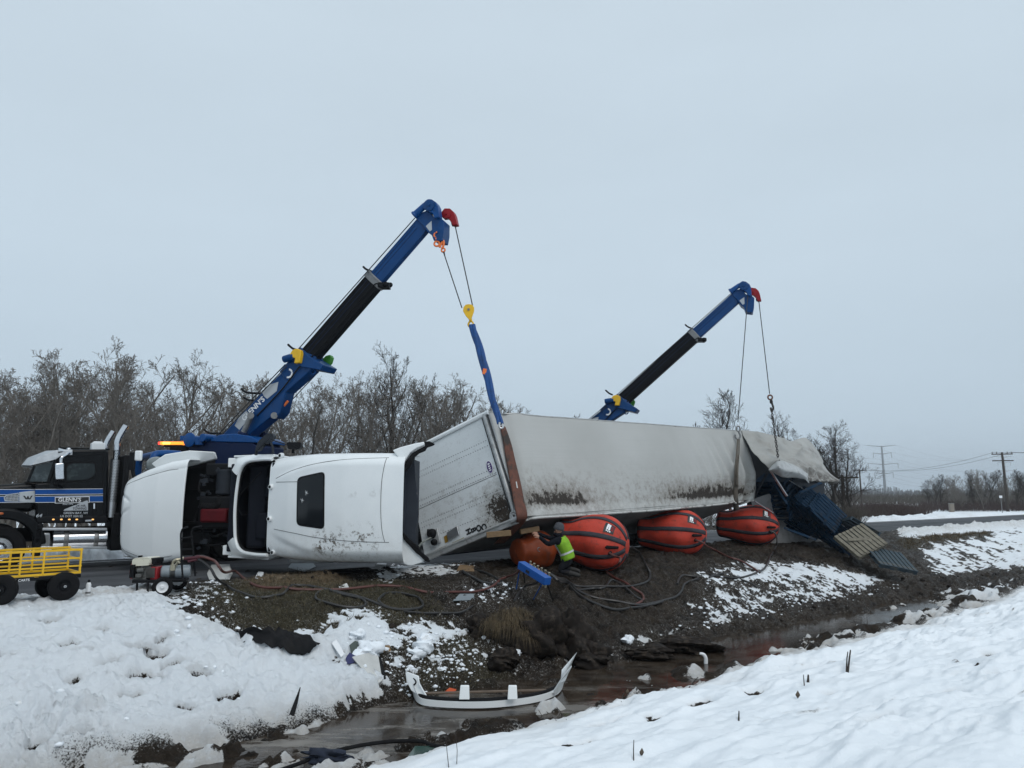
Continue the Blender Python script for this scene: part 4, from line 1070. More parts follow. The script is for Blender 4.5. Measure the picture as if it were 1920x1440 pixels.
# ---------------------------------------------------------------- pallets: the load, spilled through the torn end
PAL_L, PAL_W, PAL_H = 1.2, 1.02, .14
def make_pallet(M_, deck_m, label, nm='pallet'):
    t = thing(nm, label, 'pallet', (0, 0, 0), M_, 'pallets spilling from the trailer')
    return t
slat_me = {}
def pallet_parts(t, m):
    key = m.name
    if key not in slat_me:
        a = MB(); a.box((0, 0, 0), (PAL_W, .115, .020)); b = MB(); b.box((0, 0, 0), (.045, PAL_L, .09))
        mes = []
        for nm_, q in (('slat', a), ('stringer', b)):
            o_ = obj(nm_, q, m, None, smooth=0); mes.append(o_.data); bpy.data.objects.remove(o_)
        slat_me[key] = mes
    me_s, me_b = slat_me[key]
    for k in range(8):
        o_ = bpy.data.objects.new('slat', me_s); scene.collection.objects.link(o_); o_.parent = t
        o_.location = (rr_.uniform(-.012, .012), -PAL_L / 2 + .06 + k * (PAL_L - .12) / 7, .055); o_.rotation_euler = (0, 0, rr_.uniform(-.015, .015)); MAT[o_.name] = MAT[t.name]
    for k in range(4):
        o_ = bpy.data.objects.new('slat', me_s); scene.collection.objects.link(o_); o_.parent = t
        o_.location = (0, -PAL_L / 2 + .06 + k * (PAL_L - .12) / 3, -.055); MAT[o_.name] = MAT[t.name]
    for k in (-1, 0, 1):
        o_ = bpy.data.objects.new('stringer', me_b); scene.collection.objects.link(o_); o_.parent = t
        o_.location = (k * (PAL_W / 2 - .03), 0, 0); MAT[o_.name] = MAT[t.name]
def pal_frame(c, xdir, face):
    z = Vector(face).normalized(); x = Vector(xdir); x = (x - z * x.dot(z)).normalized(); y = z.cross(x)
    M_ = Matrix((x, y, z)).transposed().to_4x4(); M_.translation = c; return M_
M_palletgrey = mat('grey_weathered_pallet', (.165, .150, .115), .85, noise=(10, .35), dirt=((.045, .038, .03), 3, .50, .25), bump=(25, .3))
M_palletteal = mat('teal_pallet', (.022, .042, .058), .7, noise=(9, .35), dirt=((.10, .095, .075), 4, .5, .2), bump=(25, .3))
def pallet_at(c, xdir, face, m, label):
    t = make_pallet(pal_frame(c, xdir, face), m, label); pallet_parts(t, m); return t
ORD = ['topmost', 'second from the top', 'third from the top', 'fourth from the top', 'fifth from the top', 'sixth from the top', 'seventh from the top', 'eighth from the top', 'ninth from the top', 'lowest']
ax_t = (TB2 - TB).normalized()
up_A = V(-.16, -.22, 1).normalized()
base_A = at(1462, 962, 25.1)
for k in range(9):
    c = base_A + up_A * (.15 * k) + V(rr_.uniform(-.05, .05), rr_.uniform(-.05, .05), 0)
    pallet_at(c, (.80, -.55, -.12), up_A + V(rr_.uniform(-.02, .02), rr_.uniform(-.02, .02), 0), M_pallet, 'blue pallet, %s of the stack inside the torn trailer end' % ORD[8 - k])
up_B = V(.34, -.74, .58).normalized()
for k in range(7):
    f = k / 6
    c = at(1497, 938, 24.9).lerp(at(1552, 962, 24.2), f) + V(0, 0, rr_.uniform(-.05, .05))
    pallet_at(c, (.72, -.30, -.62), up_B + V(rr_.uniform(-.22, .22), rr_.uniform(-.15, .15), rr_.uniform(-.2, .2)), M_pallet, 'blue pallet, number %s up in the leaning pile beyond the stack' % ['one', 'two', 'three', 'four', 'five', 'six', 'seven'][6 - k])
for k in range(6):
    f = k / 5
    c = at(1500, 975, 25.2).lerp(at(1578, 1002, 24.4), f) + V(0, 0, rr_.uniform(-.04, .04))
    pallet_at(c, (.78, -.35, -.5), V(.36, -.72, .60) + V(rr_.uniform(-.25, .25), rr_.uniform(-.2, .2), rr_.uniform(-.25, .25)), M_pallet, 'blue pallet, number %s down the lower slide onto the mud' % ['one', 'two', 'three', 'four', 'five', 'six'][k])
def pallet_corners(p0, p1, p2, m, label):
    "p0 corner, p1 along the slats, p2 across them"
    a, b, c = at(*p0), at(*p1), at(*p2)
    x = (b - a).normalized(); n = x.cross(c - a).normalized()
    if n.y > 0: n = -n
    y = n.cross(x)
    if y.dot(c - a) < 0: y = -y
    Mx = pal_frame(a + x * (PAL_W / 2) + y * (PAL_L / 2), x, n); return pallet_at(Mx.translation, x, n, m, label)
pallet_corners((1563, 1008, 23.2), (1611, 1048, 22.5), (1580, 976, 23.7), M_palletgrey, 'bare grey wooden pallet lying tilted at the foot of the spill')
pallet_corners((1621, 1026, 22.9), (1650, 1061, 22.0), (1652, 1022, 23.3), M_palletteal, 'grey blue pallet furthest from the trailer, half on the mud bank')
pallet_at(at(1608, 990, 24.0), (.75, -.1, -.55), (.5, .1, .8), M_palletteal, 'teal pallet on edge behind the bare grey one')
for k, (a, b, w, lab) in enumerate((((1498, 925, 24.0), (1540, 905, 24.6), .10, 'loose blue board sticking up out of the pallet pile'), ((1528, 955, 23.6), (1566, 985, 23.3), .10, 'loose blue board lying along the front of the pallet pile'), ((1470, 990, 23.9), (1530, 1012, 23.5), .10, 'loose dark board across the lower end of the pallet slide'), ((1545, 985, 23.5), (1560, 950, 23.9), .09, 'loose blue board leaning steeply against the pallets'), ((1590, 1012, 22.9), (1640, 1010, 23.0), .10, 'pale loose board beside the grey wooden pallet'), ((1450, 905, 23.7), (1476, 945, 23.5), .09, 'loose blue board hanging out under the torn roof'))):
    obj('loose_board', MB().beam(at(*a), at(*b), w, .022, (.3 * (k % 3) - .3, -.8, .5)), M_palletgrey if 'pale' in lab else M_pallet, None, bevel=.003, label=lab, cat='board')
# ---------------------------------------------------------------- rotator wreckers
TW_F = Vector((-.80, -.60, 0)); TW_L = Vector((.60, -.80, 0)); TW_U = Vector((0, 0, 1))
R_tow = Matrix((TW_F, TW_L, TW_U)).transposed()
tow_o = at_plane(205, 945, at(205, 945, 17.75), TW_L)           # a point on the near side, at the back of the cab
TOW0 = Vector((tow_o.x, tow_o.y, 0.02)) - TW_L * 1.22
tow = thing('tow_truck', 'black heavy wrecker with blue stripes, chrome visor and raised blue boom', 'tow truck', TOW0, R_tow)
def tp(px, py, y=1.22):
    "truck-frame point seen at that spot, on the lengthwise plane y metres left of the centre line"
    w = at_plane(px, py, TOW0 + TW_L * y, TW_L); return MAT[tow.name].inverted() @ w
def tpl(pts, y=1.22): return [tp(a, b, y) for a, b in pts]
def slab(pts, y, d): 
    mb = MB(); return mb.prism(tpl(pts, y), (0, -d, 0))
# cab
mb = slab([(204, 846), (196, 842), (118, 843), (108, 858), (92, 905), (66, 906), (66, 972), (203, 972)], 1.12, 2.24); cab = obj('cab', mb, M_blackpaint, tow, bevel=.05, seg=3)
mb = slab([(66, 905.5), (40, 906), (0, 909), (-50, 916), (-62, 930), (-62, 960), (60, 960), (66, 950)], .98, 1.96); obj('hood', mb, M_blackpaint, tow, bevel=.09, seg=3)
# fender arch and front wheel
wc = tp(-2, 1024, 1.05); wc.z = .55
def arch(r0, r1, y0, y1, a0, a1, n=16):
    mb = MB(); ring = []
    for k in range(n + 1):
        a = a0 + (a1 - a0) * k / n; ca, sa = math.cos(a), math.sin(a)
        ring.append([wc + V(r0 * ca, y0 - wc.y, r0 * sa), wc + V(r1 * ca, y0 - wc.y, r1 * sa), wc + V(r1 * ca, y1 - wc.y, r1 * sa), wc + V(r0 * ca, y1 - wc.y, r0 * sa)])
    mb.loft(ring); return mb
obj('fender', arch(.66, .90, 1.25, .55, math.radians(-5), math.radians(175)), M_blackpaint, tow, bevel=.04)
mb = MB(); mb.box((wc.x - .72, 1.0, .72), (.16, .5, .75)); obj('mudguard', mb, M_blackplastic, tow, bevel=.03)
def wheel(parent, c, side, tyre_r=.52, rim_r=.29, w=.29, mr=M_alu, dual=False):
    W_ = w * (2 if dual else 1)
    c = Vector(c)
    mb = MB(); mb.lathe(c, (0, side, 0), [(rim_r, -W_ / 2), (tyre_r - .05, -W_ / 2), (tyre_r, -W_ / 2 + .05), (tyre_r, W_ / 2 - .05), (tyre_r - .05, W_ / 2), (rim_r + .03, W_ / 2 - .01), (rim_r, W_ / 2 - .04)], 36, closed=True)
    t_ = obj('wheel', mb, M_rubber, parent, smooth=40)
    mb = MB(); mb.lathe(c, (0, side, 0), [(rim_r, W_ / 2 - .05), (rim_r - .03, W_ / 2 - .02), (rim_r - .05, W_ / 2 - .10), (.16, W_ / 2 - .05), (.12, W_ / 2 + .02), (.07, W_ / 2 + .06), (0, W_ / 2 + .06)], 30)
    for k in range(10):
        a = 2 * math.pi * k / 10; q = c + V(.17 * math.cos(a), side * (W_ / 2 - .04), .17 * math.sin(a)); mb.cyl(q, q + V(0, side * .05, 0), .016, 6)
    obj('rim', mb, mr, t_)
    return t_
wheel(tow, (wc.x, 1.02, .53), 1, mr=M_chrome); wheel(tow, (wc.x, -1.02, .53), -1)
# visor, windscreen, side window
mb = MB()
v0 = [tp(58, 873, 1.05), tp(70, 858, 1.05), tp(104, 845, 1.10), tp(136, 843, 1.14), tp(136, 853, 1.14), tp(114, 855, 1.14), tp(104, 862, 1.10)]
mb.loft([v0, [V(p.x + .14 * (1 - abs(0)), p.y * .33, p.z + .03) for p in v0], [V(p.x + .14, -p.y * .33, p.z + .03) for p in v0], [V(p.x, -p.y, p.z) for p in v0]])
obj('sun_visor', mb, M_alu, tow, bevel=.008)
mb = MB(); ws = [tp(51, 903, 1.0), tp(64, 874, 1.0), tp(103, 864, 1.04), tp(91, 903, 1.06)]
mb.prism([ws[0], ws[1], V(ws[1].x, -ws[1].y, ws[1].z), V(ws[0].x, -ws[0].y, ws[0].z)], (.01, 0, .01)); mb.prism(ws, (0, -.01, 0)); mb.prism([V(p.x, -p.y, p.z) for p in ws], (0, .01, 0))
M_screen = mat('windscreen_glass', (.020, .03, .034), .05, spec=.45, dirt=((.12, .15, .16), 4, .5, .3)); obj('windscreen', mb, M_screen, tow)
mb = MB(); mb.beam(tp(52, 903, 1.0), tp(64, 874, 1.0), .05, .05); mb.beam(tp(91, 905, 1.08), tp(105, 862, 1.12), .09, .06); objs('pillar', mb, M_blackpaint, tow)
win_o = rounded(tpl([(122, 905), (123, 869), (134, 865), (179, 865), (181, 886), (177, 894), (163, 903)], 1.125), .05, 3)
mb = MB(); mb.prism(win_o, (0, .012, 0)); obj('window_frame', mb, M_rubber, tow)
win_i = rounded(tpl([(125, 901), (125, 876), (135, 869), (177, 869), (179, 885), (175, 892), (163, 899)], 1.14), .04, 3)
M_cabglass = mat('cab_glass', (.012, .017, .019), .05, spec=.3, dirt=((.05, .07, .07), 3, .52, .2)); mb = MB(); mb.prism(win_i, (0, .006, 0)); obj('side_window', mb, M_cabglass, tow)
mb = MB(); mb.tube([tp(89, 906, 1.125), tp(89, 965, 1.125)], .006, 4); mb.tube([tp(193, 850, 1.125), tp(193, 970, 1.125)], .006, 4); mb.tube([tp(90, 968, 1.125), tp(193, 968, 1.125)], .006, 4); mb.tube([tp(89, 906, 1.125), tp(110, 858, 1.125), tp(190, 851, 1.125)], .006, 4); objs('door_gap', mb, mat('door_gap_black', (.003, .003, .003), .9), tow)
# stripes
M_stripe = mat('blue_stripe_vinyl', (.004, .066, .27), .4, spec=.2)
mb = MB()
for (a0, a1), yy in (((917.6, 926.2), 1.127), ((930.6, 941.0), 1.127)):
    mb.prism(tpl([(66, a0 + .6), (193, a0 - .6), (193, a1 - .6), (66, a1 + .6)], yy), (0, .003, 0))
    mb.prism(tpl([(-60, a0 + 1), (66, a0 + .6), (66, a1 + .6), (-60, a1 + 1)], .985), (0, .003, 0))
objs('stripe', mb, M_stripe, tow)
mb = MB()
for a0 in (917.0, 926.8, 930.0, 941.6):
    mb.prism(tpl([(66, a0 + .2), (193, a0 - 1), (193, a0 - .2), (66, a0 + 1)], 1.128), (0, .003, 0)); mb.prism(tpl([(-60, a0 + .4), (66, a0 + .2), (66, a0 + 1), (-60, a0 + 1.2)], .986), (0, .003, 0))
objs('pinstripe', mb, M_whitelet, tow)
mb = slab([(103, 932), (168, 930.5), (168, 942.5), (103, 944)], 1.134, .004); sg_ = obj('name_plate', mb, M_whitelet, tow)
mb = slab([(104.2, 933.2), (166.8, 931.7), (166.8, 941.3), (104.2, 942.8)], 1.139, .004); obj('plate_field', mb, M_blacklet, sg_)
mb = slab([(119, 957.5), (121, 955), (162, 938.5), (165, 939), (165, 957)], 1.145, .004); obj('silver_swoosh', mb, M_silverlet, tow)
def ttext(body, px0, px1, py, hpx, m, y=1.147, shear=0, bold=.004):
    a, b, u_ = tp(px0, py, y), tp(px1, py, y), tp(px0, py - 10, y)
    fr = frame(a, b - a, u_ - a); size = (u_ - a).length / 10 * hpx / .69
    o = text('lettering', body, size, m, tow, fr, .0015, shear, bold * size / .2, 1.0, world=False)
    w = text_width(o)
    o.matrix_basis = fr @ Matrix.Diagonal(((b - a).length / max(w, .01), 1, 1, 1)); return o
ttext('GLENN\u2019S', 109, 152, 937.3, 7.2, M_whitelet); ttext('Since 1974', 117, 137, 945.3, 2.8, M_silverlet, shear=.3)
ttext('24 HR.', 142, 162, 948.5, 4.2, M_blacklet, 1.150); ttext('TOWING', 136, 162.5, 953.8, 4.2, M_blacklet, 1.150)
ttext('GREEN BAY, WI', 119, 164, 962, 4.0, M_silverlet); ttext('US DOT 320122', 113, 155, 968, 3.8, M_silverlet); ttext('64', 67, 79, 967, 6.0, M_silverlet, shear=.2)
# emblem panel and vent
mb = slab([(36, 923), (66, 920), (66, 943), (36, 941)], 1.00, .02); em = obj('emblem_panel', mb, M_alu, tow, bevel=.005)
mb = MB()
for pts in ([(43, 929.5), (47, 929.5), (49.5, 934), (51.5, 930), (54, 930), (52, 936.5), (48, 936.5)], [(51, 933), (53, 930), (55.5, 934.5), (58, 929.5), (61.5, 929), (57, 936.5), (53, 936.5)]):
    mb.prism(tpl(pts, 1.004), (0, .003, 0))
obj('emblem', mb, M_blacklet, em)
mb = slab([(7, 933), (12, 927), (35, 924), (35, 941), (9, 940)], .998, .015); vt = obj('vent_frame', mb, M_alu, tow)
mb = slab([(9, 933), (13, 928.5), (34, 925.5), (34, 939.5), (11, 938.5)], 1.002, .006); obj('vent_mesh', mb, M_blackplastic, vt)
mb = MB()
for k in range(9): mb.beam(tp(11 + 2.6 * k, 927.5 - .2 * k, 1.006), tp(11 + 2.6 * k + 1.3, 939, 1.006), .006, .01)
for k in range(4): mb.beam(tp(10, 929.5 + 2.7 * k, 1.006), tp(34, 928.5 + 2.9 * k, 1.006), .006, .01)
obj('vent_bar', mb, M_alu, vt, kind='stuff')
# mirrors, stacks, roof kit
mb = MB(); mb.prism(rounded(tpl([(104, 900), (103.5, 869), (120, 867.5), (121, 899)], 1.34), .03, 3), (0, -.16, 0)); mr_ = obj('mirror', mb, M_chrome, tow, bevel=.03, seg=3)
mb = MB(); mb.tube(spline([tp(114, 869, 1.27), tp(116, 858, 1.27), tp(126, 851, 1.2), tp(133, 848, 1.12)]), .035, 8); obj('mirror_arm', mb, M_chrome, mr_)
mb = MB(); mb.tube(spline([tp(112, 900, 1.27), tp(110, 908, 1.25), tp(117, 914, 1.14)]), .03, 8); mb.box(tp(112, 906, 1.2), (.22, .12, .07)); obj('mirror_bracket', mb, M_blackplastic, mr_)
mb = MB(); mb.ball(tp(129, 843, 1.08), .05, 10, 8); mb.lathe(tp(129, 846, 1.08), (1, 0, 0), [(.03, -.25), (.04, .1), (.07, .22)], 12); obj('horn', mb, M_chrome, tow)
for y_, dx in ((1.02, 0), (-1.02, .0)):
    b = tp(208, 970, 1.02); t_ = tp(209, 828, 1.02); x0 = b.x
    zt, zb = t_.z, b.z
    mb = MB(); mb.tube(spline([V(x0, y_, zb), V(x0, y_, zt - .3), V(x0, y_, zt), V(x0 - .05, y_, zt + .18), V(x0 - .16, y_, zt + .42)], 5), .070, 14)
    st_ = obj('exhaust_stack', mb, M_chrome, tow)
    if y_ > 0:
        mb = MB()
        ring = []
        z0, z1 = zb, tp(208, 862, 1.02).z
        mb.lathe((x0, y_, z0), (0, 0, 1), [(.092, 0), (.092, z1 - z0)], 16)
        hs = obj('heat_shield', mb, M_alu, st_)
        mb = MB()
        for k in range(34):
            for j in range(7):
                a = math.radians(40 + j * 22 + (k % 2) * 11) ; q = V(x0 + .0925 * math.cos(a), y_ + .0925 * math.sin(a), z0 + .4 + k * .038)
                mb.lathe(q, V(math.cos(a), math.sin(a), 0), [(.012, -.002), (.012, .002), (0, .003)], 5)
        obj('perforation', mb, M_blackplastic, hs, kind='stuff')
mb = MB(); mb.box(tp(183, 839, .9) + V(0, 0, 0), (.30, .30, .22)); mb.box(tp(183, 831, .9), (.20, .22, .08)); obj('beacon_box', mb, mat('white_beacon', (.62, .64, .65), .4), tow, bevel=.02)
mb = MB(); mb.box((tp(165, 841).x, -.1, tp(165, 841).z + .03), (1.1, 1.5, .05)); obj('roof_cap', mb, M_blackpaint, tow, bevel=.02)
mb = MB(); mb.cyl(tp(112, 861, .9), tp(112.5, 800, .9), .007, 5); obj('antenna', mb, M_blackplastic, tow)
# running boards, tank, battery box
for nm_, (a, b), zz in (('step_rail', (68, 201), 992.3), ('step_rail', (68, 201), 1027)):
    mb = slab([(a, zz - 2.5), (b, zz - 2.5), (b, zz + 2.5), (a, zz + 2.5)], 1.24, .38); obj(nm_, mb, M_alu, tow, bevel=.01)
ta, tb = tp(99, 1012, 1.0), tp(199, 1012, 1.0)
mb = MB(); mb.lathe(V(ta.x, .93, ta.z), V(-1, 0, 0), [(.0, -.03), (.15, -.025), (.245, 0), (.245, abs(tb.x - ta.x)), (.15, abs(tb.x - ta.x) + .03), (0, abs(tb.x - ta.x) + .03)], 28); tk = obj('fuel_tank', mb, M_chrome, tow, smooth=30)
mb = MB()
for pxs in (123, 179):
    q = tp(pxs, 1012, 1.0); mb.lathe(V(q.x + .05, .93, ta.z), V(-1, 0, 0), [(.252, 0), (.256, .01), (.256, .09), (.252, .10)], 28)
objs('tank_strap', mb, M_steel, tk)
mb = slab([(69, 999), (94, 999), (94, 1026), (69, 1026)], 1.20, .5); bx = obj('battery_box', mb, M_alu, tow, bevel=.02)
mb = slab([(71, 1003), (92, 1003), (92, 1024), (71, 1024)], 1.206, .006); obj('step_plate', mb, M_steel, bx)
mb = slab([(66, 968), (200, 968), (204, 976), (200, 981), (68, 981)], 1.15, 2.3); obj('sill', mb, M_blackplastic, tow, bevel=.03)
M_amber = mat('amber_marker', (.6, .25, .05), .3, emit=((1, .55, .18), 1.0))
for px_ in (100, 115, 130, 144, 174):
    mb = MB(); mb.ball(tp(px_, 974, 1.16), (.028, .014, .018), 8, 6); obj('marker_lamp', mb, M_amber, tow)
mb = MB(); mb.ball(tp(2, 963, 1.26), (.05, .02, .03), 8, 6); obj('marker_lamp', mb, mat('amber_lens', (.5, .12, .03), .3), tow)
mb = slab([(160, 975), (172, 974), (172, 977), (160, 978)], 1.165, .01); obj('door_step', mb, M_alu, tow)
mb = slab([(173, 944), (182, 943), (182, 962), (173, 963)], 1.128, .004); dh = obj('door_handle', mb, M_blackplastic, tow, bevel=.01); mb = MB(); mb.beam(tp(176.5, 944, 1.14), tp(176.5, 954, 1.14), .02, .03); obj('handle_bar', mb, M_chrome, dh)
# chassis, body, deck
DK = -5.6
mb = MB()
for sg in (-1, 1): mb.box(((wc.x + .9 + DK - 1.2) / 2, sg * .43, .80), (wc.x + .9 - DK + 1.2, .10, .30))
mb.box((wc.x + 1.0, 0, .62), (.35, 2.4, .40)); obj('chassis_frame', mb, M_blackplastic, tow, bevel=.02)
mb = MB(); mb.box((-.32, 0, 1.75), (.14, 2.3, 2.0)); mb.box((-.26, .6, .85), (.3, 1.0, .9)); obj('headache_rack', mb, M_blackplastic, tow, bevel=.03)
mb = MB(); mb.box((-3.0, .0, 1.10), (4.8, 2.5, .16)); 
for sg in (-1, 1): mb.box((-1.05, sg * 1.08, 1.28), (1.15, .34, 1.2)); mb.box((-4.6, sg * 1.08, 1.35), (1.9, .34, .42))
bd = obj('body', mb, M_blackpaint, tow, bevel=.03)
mb = MB()
for a0, a1 in ((1.56, 1.70), (1.42, 1.51)): mb.box((-1.05, 1.252, (a0 + a1) / 2), (1.15, .006, a1 - a0))
objs('stripe', mb, M_stripe, tow)
mb = MB(); mb.box((-.46, 1.262, 1.25), (.03, .02, 1.25)); mb.box((-.46, 1.24, 1.93), (.09, .10, .12)); obj('body_trim', mb, M_alu, tow)
for x_ in (-3.0, -4.35): 
    for sg in (-1, 1): wheel(tow, (x_, sg * .9, .53), sg, dual=True)
mb = MB(); mb.tube(spline([V(-.95, 1.05, 2.2), V(-.95, 1.02, 2.72), V(-1.15, .95, 2.82), V(-1.6, .9, 2.82)]), .10, 10); mb.tube(spline([V(-.95, -1.05, 2.2), V(-.95, -1.02, 2.72), V(-1.15, -.95, 2.82), V(-1.6, -.9, 2.82)]), .10, 10); mb.tube([V(-1.0, 1.0, 2.80), V(-1.0, -1.0, 2.80)], .09, 10)
obj('light_bar_frame', mb, M_blueframe, tow)
# ---- turret, winches, light bar (part of the truck), then the boom on top
B0 = at(432, 842, 19.9); BT = at(806, 410, 18.0)
BA = (BT - B0).normalized(); BH = V(BA.x, BA.y, 0).normalized(); BB = V(BH.y, -BH.x, 0)
if BB.y > 0: BB = -BB
BC = BA.cross(BB)
if BC.z < 0: BC = -BC
BLEN = (BT - B0).length
def wp(px, py, off=0.0):      # world point on the plane of the boom, off metres towards us
    return at_plane(px, py, B0 + BB * off, BB)
M_boomblue, M_turret = M_blue, mat('dark_blue_turret_paint', (.002, .010, .045), .45, spec=.2, noise=(2, .2), dirt=((.03, .03, .035), 3, .6, .3))
mb = MB(); mb.prism([wp(*p, .55) for p in ((350, 862), (353, 842), (362, 828), (385, 822), (400, 824), (430, 830), (470, 828), (481, 836), (478, 866), (440, 880), (380, 880))], -BB * 1.2); obj('turret', mb, M_turret, tow, world=True, bevel=.03)
mb = MB(); mb.prism([wp(*p, .57) for p in ((395, 822), (412, 815), (440, 813), (470, 818), (481, 824), (481, 830), (430, 829), (395, 828))], -BB * 1.24); obj('turret_deck', mb, M_blueframe, tow, world=True, bevel=.02)
mb = MB()
for off in (.45, -.35):
    c = wp(368, 826, off); mb.lathe(c, BB, [(.05, -.36), (.20, -.34), (.20, -.30), (.13, -.29), (.13, .22), (.20, .23), (.20, .27), (.05, .30)], 18)
    mb.box(wp(352, 822, off), (.34, .22, .13)); mb.lathe(wp(394, 822, off), BB, [(.11, -.3), (.11, .3)], 14); mb.box(wp(380, 828, off), (.20, .5, .22))
obj('winch', mb, M_blueframe, tow, world=True, bevel=.012)
lb = wp(327, 831.5, .4); mb = MB(); mb.box(lb, (.72, .26, .085)); mb2 = MB()
M_lightbar = mat('lit_amber_lens', (.8, .25, .03), .3, emit=((1, .30, .03), 1.5)); lbar = obj('light_bar', mb, M_lightbar, tow, world=True, bevel=.02)
M_lightyel = mat('lit_yellow_lens', (.9, .6, .1), .3, emit=((1, .66, .10), 2.2)); M_lightred = mat('lit_red_lens', (.6, .02, .02), .3, emit=((1, .06, .04), 2.0))
mb = MB(); mb.box(lb + V(-.16, -.008, .0), (.20, .26, .06)); obj('flash_lens', mb, M_lightyel, lbar, world=True)
mb = MB(); mb.box(lb + V(-.365, -.005, 0), (.06, .25, .07)); mb.box(lb + V(.36, -.005, -.01), (.05, .25, .05)); obj('tail_lens', mb, M_lightred, lbar, world=True)
mb = MB(); mb.box(lb + V(0, 0, -.07), (.5, .2, .05)); mb.box(wp(340, 842, .4), (.5, .3, .2)); obj('light_mount', mb, M_blackplastic, tow, world=True)

tow2 = copy_tree(tow, MAT[tow.name].copy(), None, 'second wrecker with raised blue boom, standing behind the white trailer')   # moved below
tow['group'] = 'recovery wreckers'; tow2['group'] = 'recovery wreckers'

def lp(px, py, off=0.0):
    w = wp(px, py, off) - B0; return w.dot(BA), w.dot(BC)
def boom(parent, o, A, Bv, ext, letters):
    C_ = A.cross(Bv); C_ = -C_ if C_.z < 0 else C_
    def pt(s, off, c): return o + A * s + Bv * off + C_ * c
    def q(px, py, off=0.0, dx=0.0):
        s, c = lp(px, py, off); return pt(s + dx, off, c)
    s_out, s_mid = lp(592, 676)[0], lp(724, 538)[0]
    def section(h, w): return [(-w, h * .48), (w, h * .48), (w * 1.04, -h * .05), (w * .55, -h * .5), (-w * .55, -h * .5), (-w * 1.04, -h * .05)]
    def seg(s0, s1, h, w, nm, m, par=parent, bev=.012):
        mb = MB(); mb.loft([[pt(s0, x, y) for x, y in section(h, w)], [pt(s1, x, y) for x, y in section(h, w)]]); return obj(nm, mb, m, par, world=True, bevel=bev)
    # outer boom with its deep belly
    mb = MB(); poly = [(408, 824), (416, 816), (506, 720), (568, 657), (590, 668), (582, 694), (535, 735), (526, 772), (516, 784), (506, 783), (472, 810), (446, 845), (405, 850), (398, 836)]
    mb.prism([q(a, b, .21) for a, b in poly], Bv * -.42); bo = obj('outer_boom', mb, M_boomblue, parent, world=True, bevel=.025)
    seg(s_out - .9, s_out, .60, .23, 'boom_collar', M_boomblue)
    seg(s_out - .3, s_mid + ext, .50, .19, 'middle_boom', M_boomblack)
    seg(s_mid + ext - .18, s_mid + ext + .02, .55, .205, 'boom_cap', M_steel)
    seg(s_mid + ext - .2, BLEN + ext - .05, .42, .16, 'inner_boom', M_boomblue)
    # weld lines, hydraulic hose and bolts along the sections
    mb = MB()
    for s0, s1, w, c in ((s_out + .05, s_mid + ext - .2, .1965, .10), (s_out + .05, s_mid + ext - .2, .2005, -.02), (s_mid + ext + .05, BLEN + ext - .4, .1665, .10), (s_mid + ext + .05, BLEN + ext - .4, .1695, .0)): mb.tube([pt(s0, w, c), pt(s1, w, c)], .007, 5)
    objs('weld_line', mb, M_turret, parent, world=True)
    mb = MB(); mb.tube(spline([pt(s_out - 2.2, .235, -.10), pt(s_out - 1.2, .25, -.16), pt(s_out - .3, .26, -.12), pt(s_out + .3, .24, -.20), pt(s_mid + ext - .4, .225, -.16), pt(s_mid + ext - .05, .23, -.26)], 8), .018, 6); obj('hydraulic_hose', mb, M_rubber, parent, world=True)
    mb = MB()
    for k in range(6):
        for sv in (s_out - .06, s_mid + ext - .03): b_ = pt(sv, .232 if sv < s_out else .208, .22 - .075 * k); mb.cyl(b_, b_ + Bv * .03, .016, 6)
    obj('bolt', mb, M_steel, parent, world=True, kind='stuff')
    mb = MB(); mb.box(pt(s_mid + ext - .02, 0, -.30), (.30, .30, .12)); mb.ball(pt(s_mid + ext + .05, .1, -.36), .08, 8, 6); mb.ball(pt(s_mid + ext + .1, -.12, -.34), .07, 8, 6); obj('boom_stop', mb, M_boomblack, parent, world=True)
    # sheave head
    z4 = lambda a, b: (740 + a / 12, 360 + b / 12)
    def plate(pts, off, d, nm, m, par=parent, bev=.01, zf=z4):
        mb = MB(); mb.prism([q(*zf(*p), off, ext) for p in pts], Bv * -d); return obj(nm, mb, m, par, world=True, bevel=bev)
    hd = plate([(470, 590), (560, 480), (750, 400), (880, 560), (1010, 560), (1105, 640), (1100, 900), (1065, 1090), (875, 1090), (830, 960), (740, 900), (640, 750)], .20, .40, 'sheave_head', M_boomblue)
    s1 = plate([(610, 275), (735, 160), (830, 163), (930, 230), (975, 320), (1000, 560), (895, 580), (850, 470), (740, 430), (650, 340)], .30, .22, 'sheave_housing', M_blueframe, hd)
    mb = MB(); c = q(*z4(775, 300), .31, ext); mb.lathe(c, Bv, [(.16, -.01), (.16, .025), (.14, .035), (.04, .035), (.04, .06), (0, .06)], 22); obj('sheave', mb, M_boomblue, hd, world=True)
    mb = MB(); mb.tube([q(*z4(440, 520), .24, ext), q(*z4(690, 300), .24, ext)], .085, 14); mb.lathe(q(*z4(440, 520), .24, ext), (q(*z4(690, 300), .24, ext) - q(*z4(440, 520), .24, ext)), [(.10, -.02), (.11, .02), (.09, .05)], 14); obj('rope_guide', mb, M_blueframe, hd, world=True)
    s2 = plate([(1015, 490), (1120, 365), (1240, 368), (1320, 440), (1352, 520), (1400, 725), (1300, 748), (1232, 622), (1160, 572), (1080, 582)], -.10, .18, 'sheave_housing', M_red, hd)
    mb = MB(); c = q(*z4(1175, 490), -.095, ext); mb.lathe(c, Bv, [(.13, -.01), (.13, .02), (.03, .03), (.03, .05), (0, .05)], 20); obj('sheave', mb, M_red, hd, world=True)
    mb = MB(); mb.tube([q(*z4(1330, 690), -.19, ext), q(*z4(1350, 745), -.19, ext)], .075, 12); obj('rope_guide', mb, M_rubber, hd, world=True)
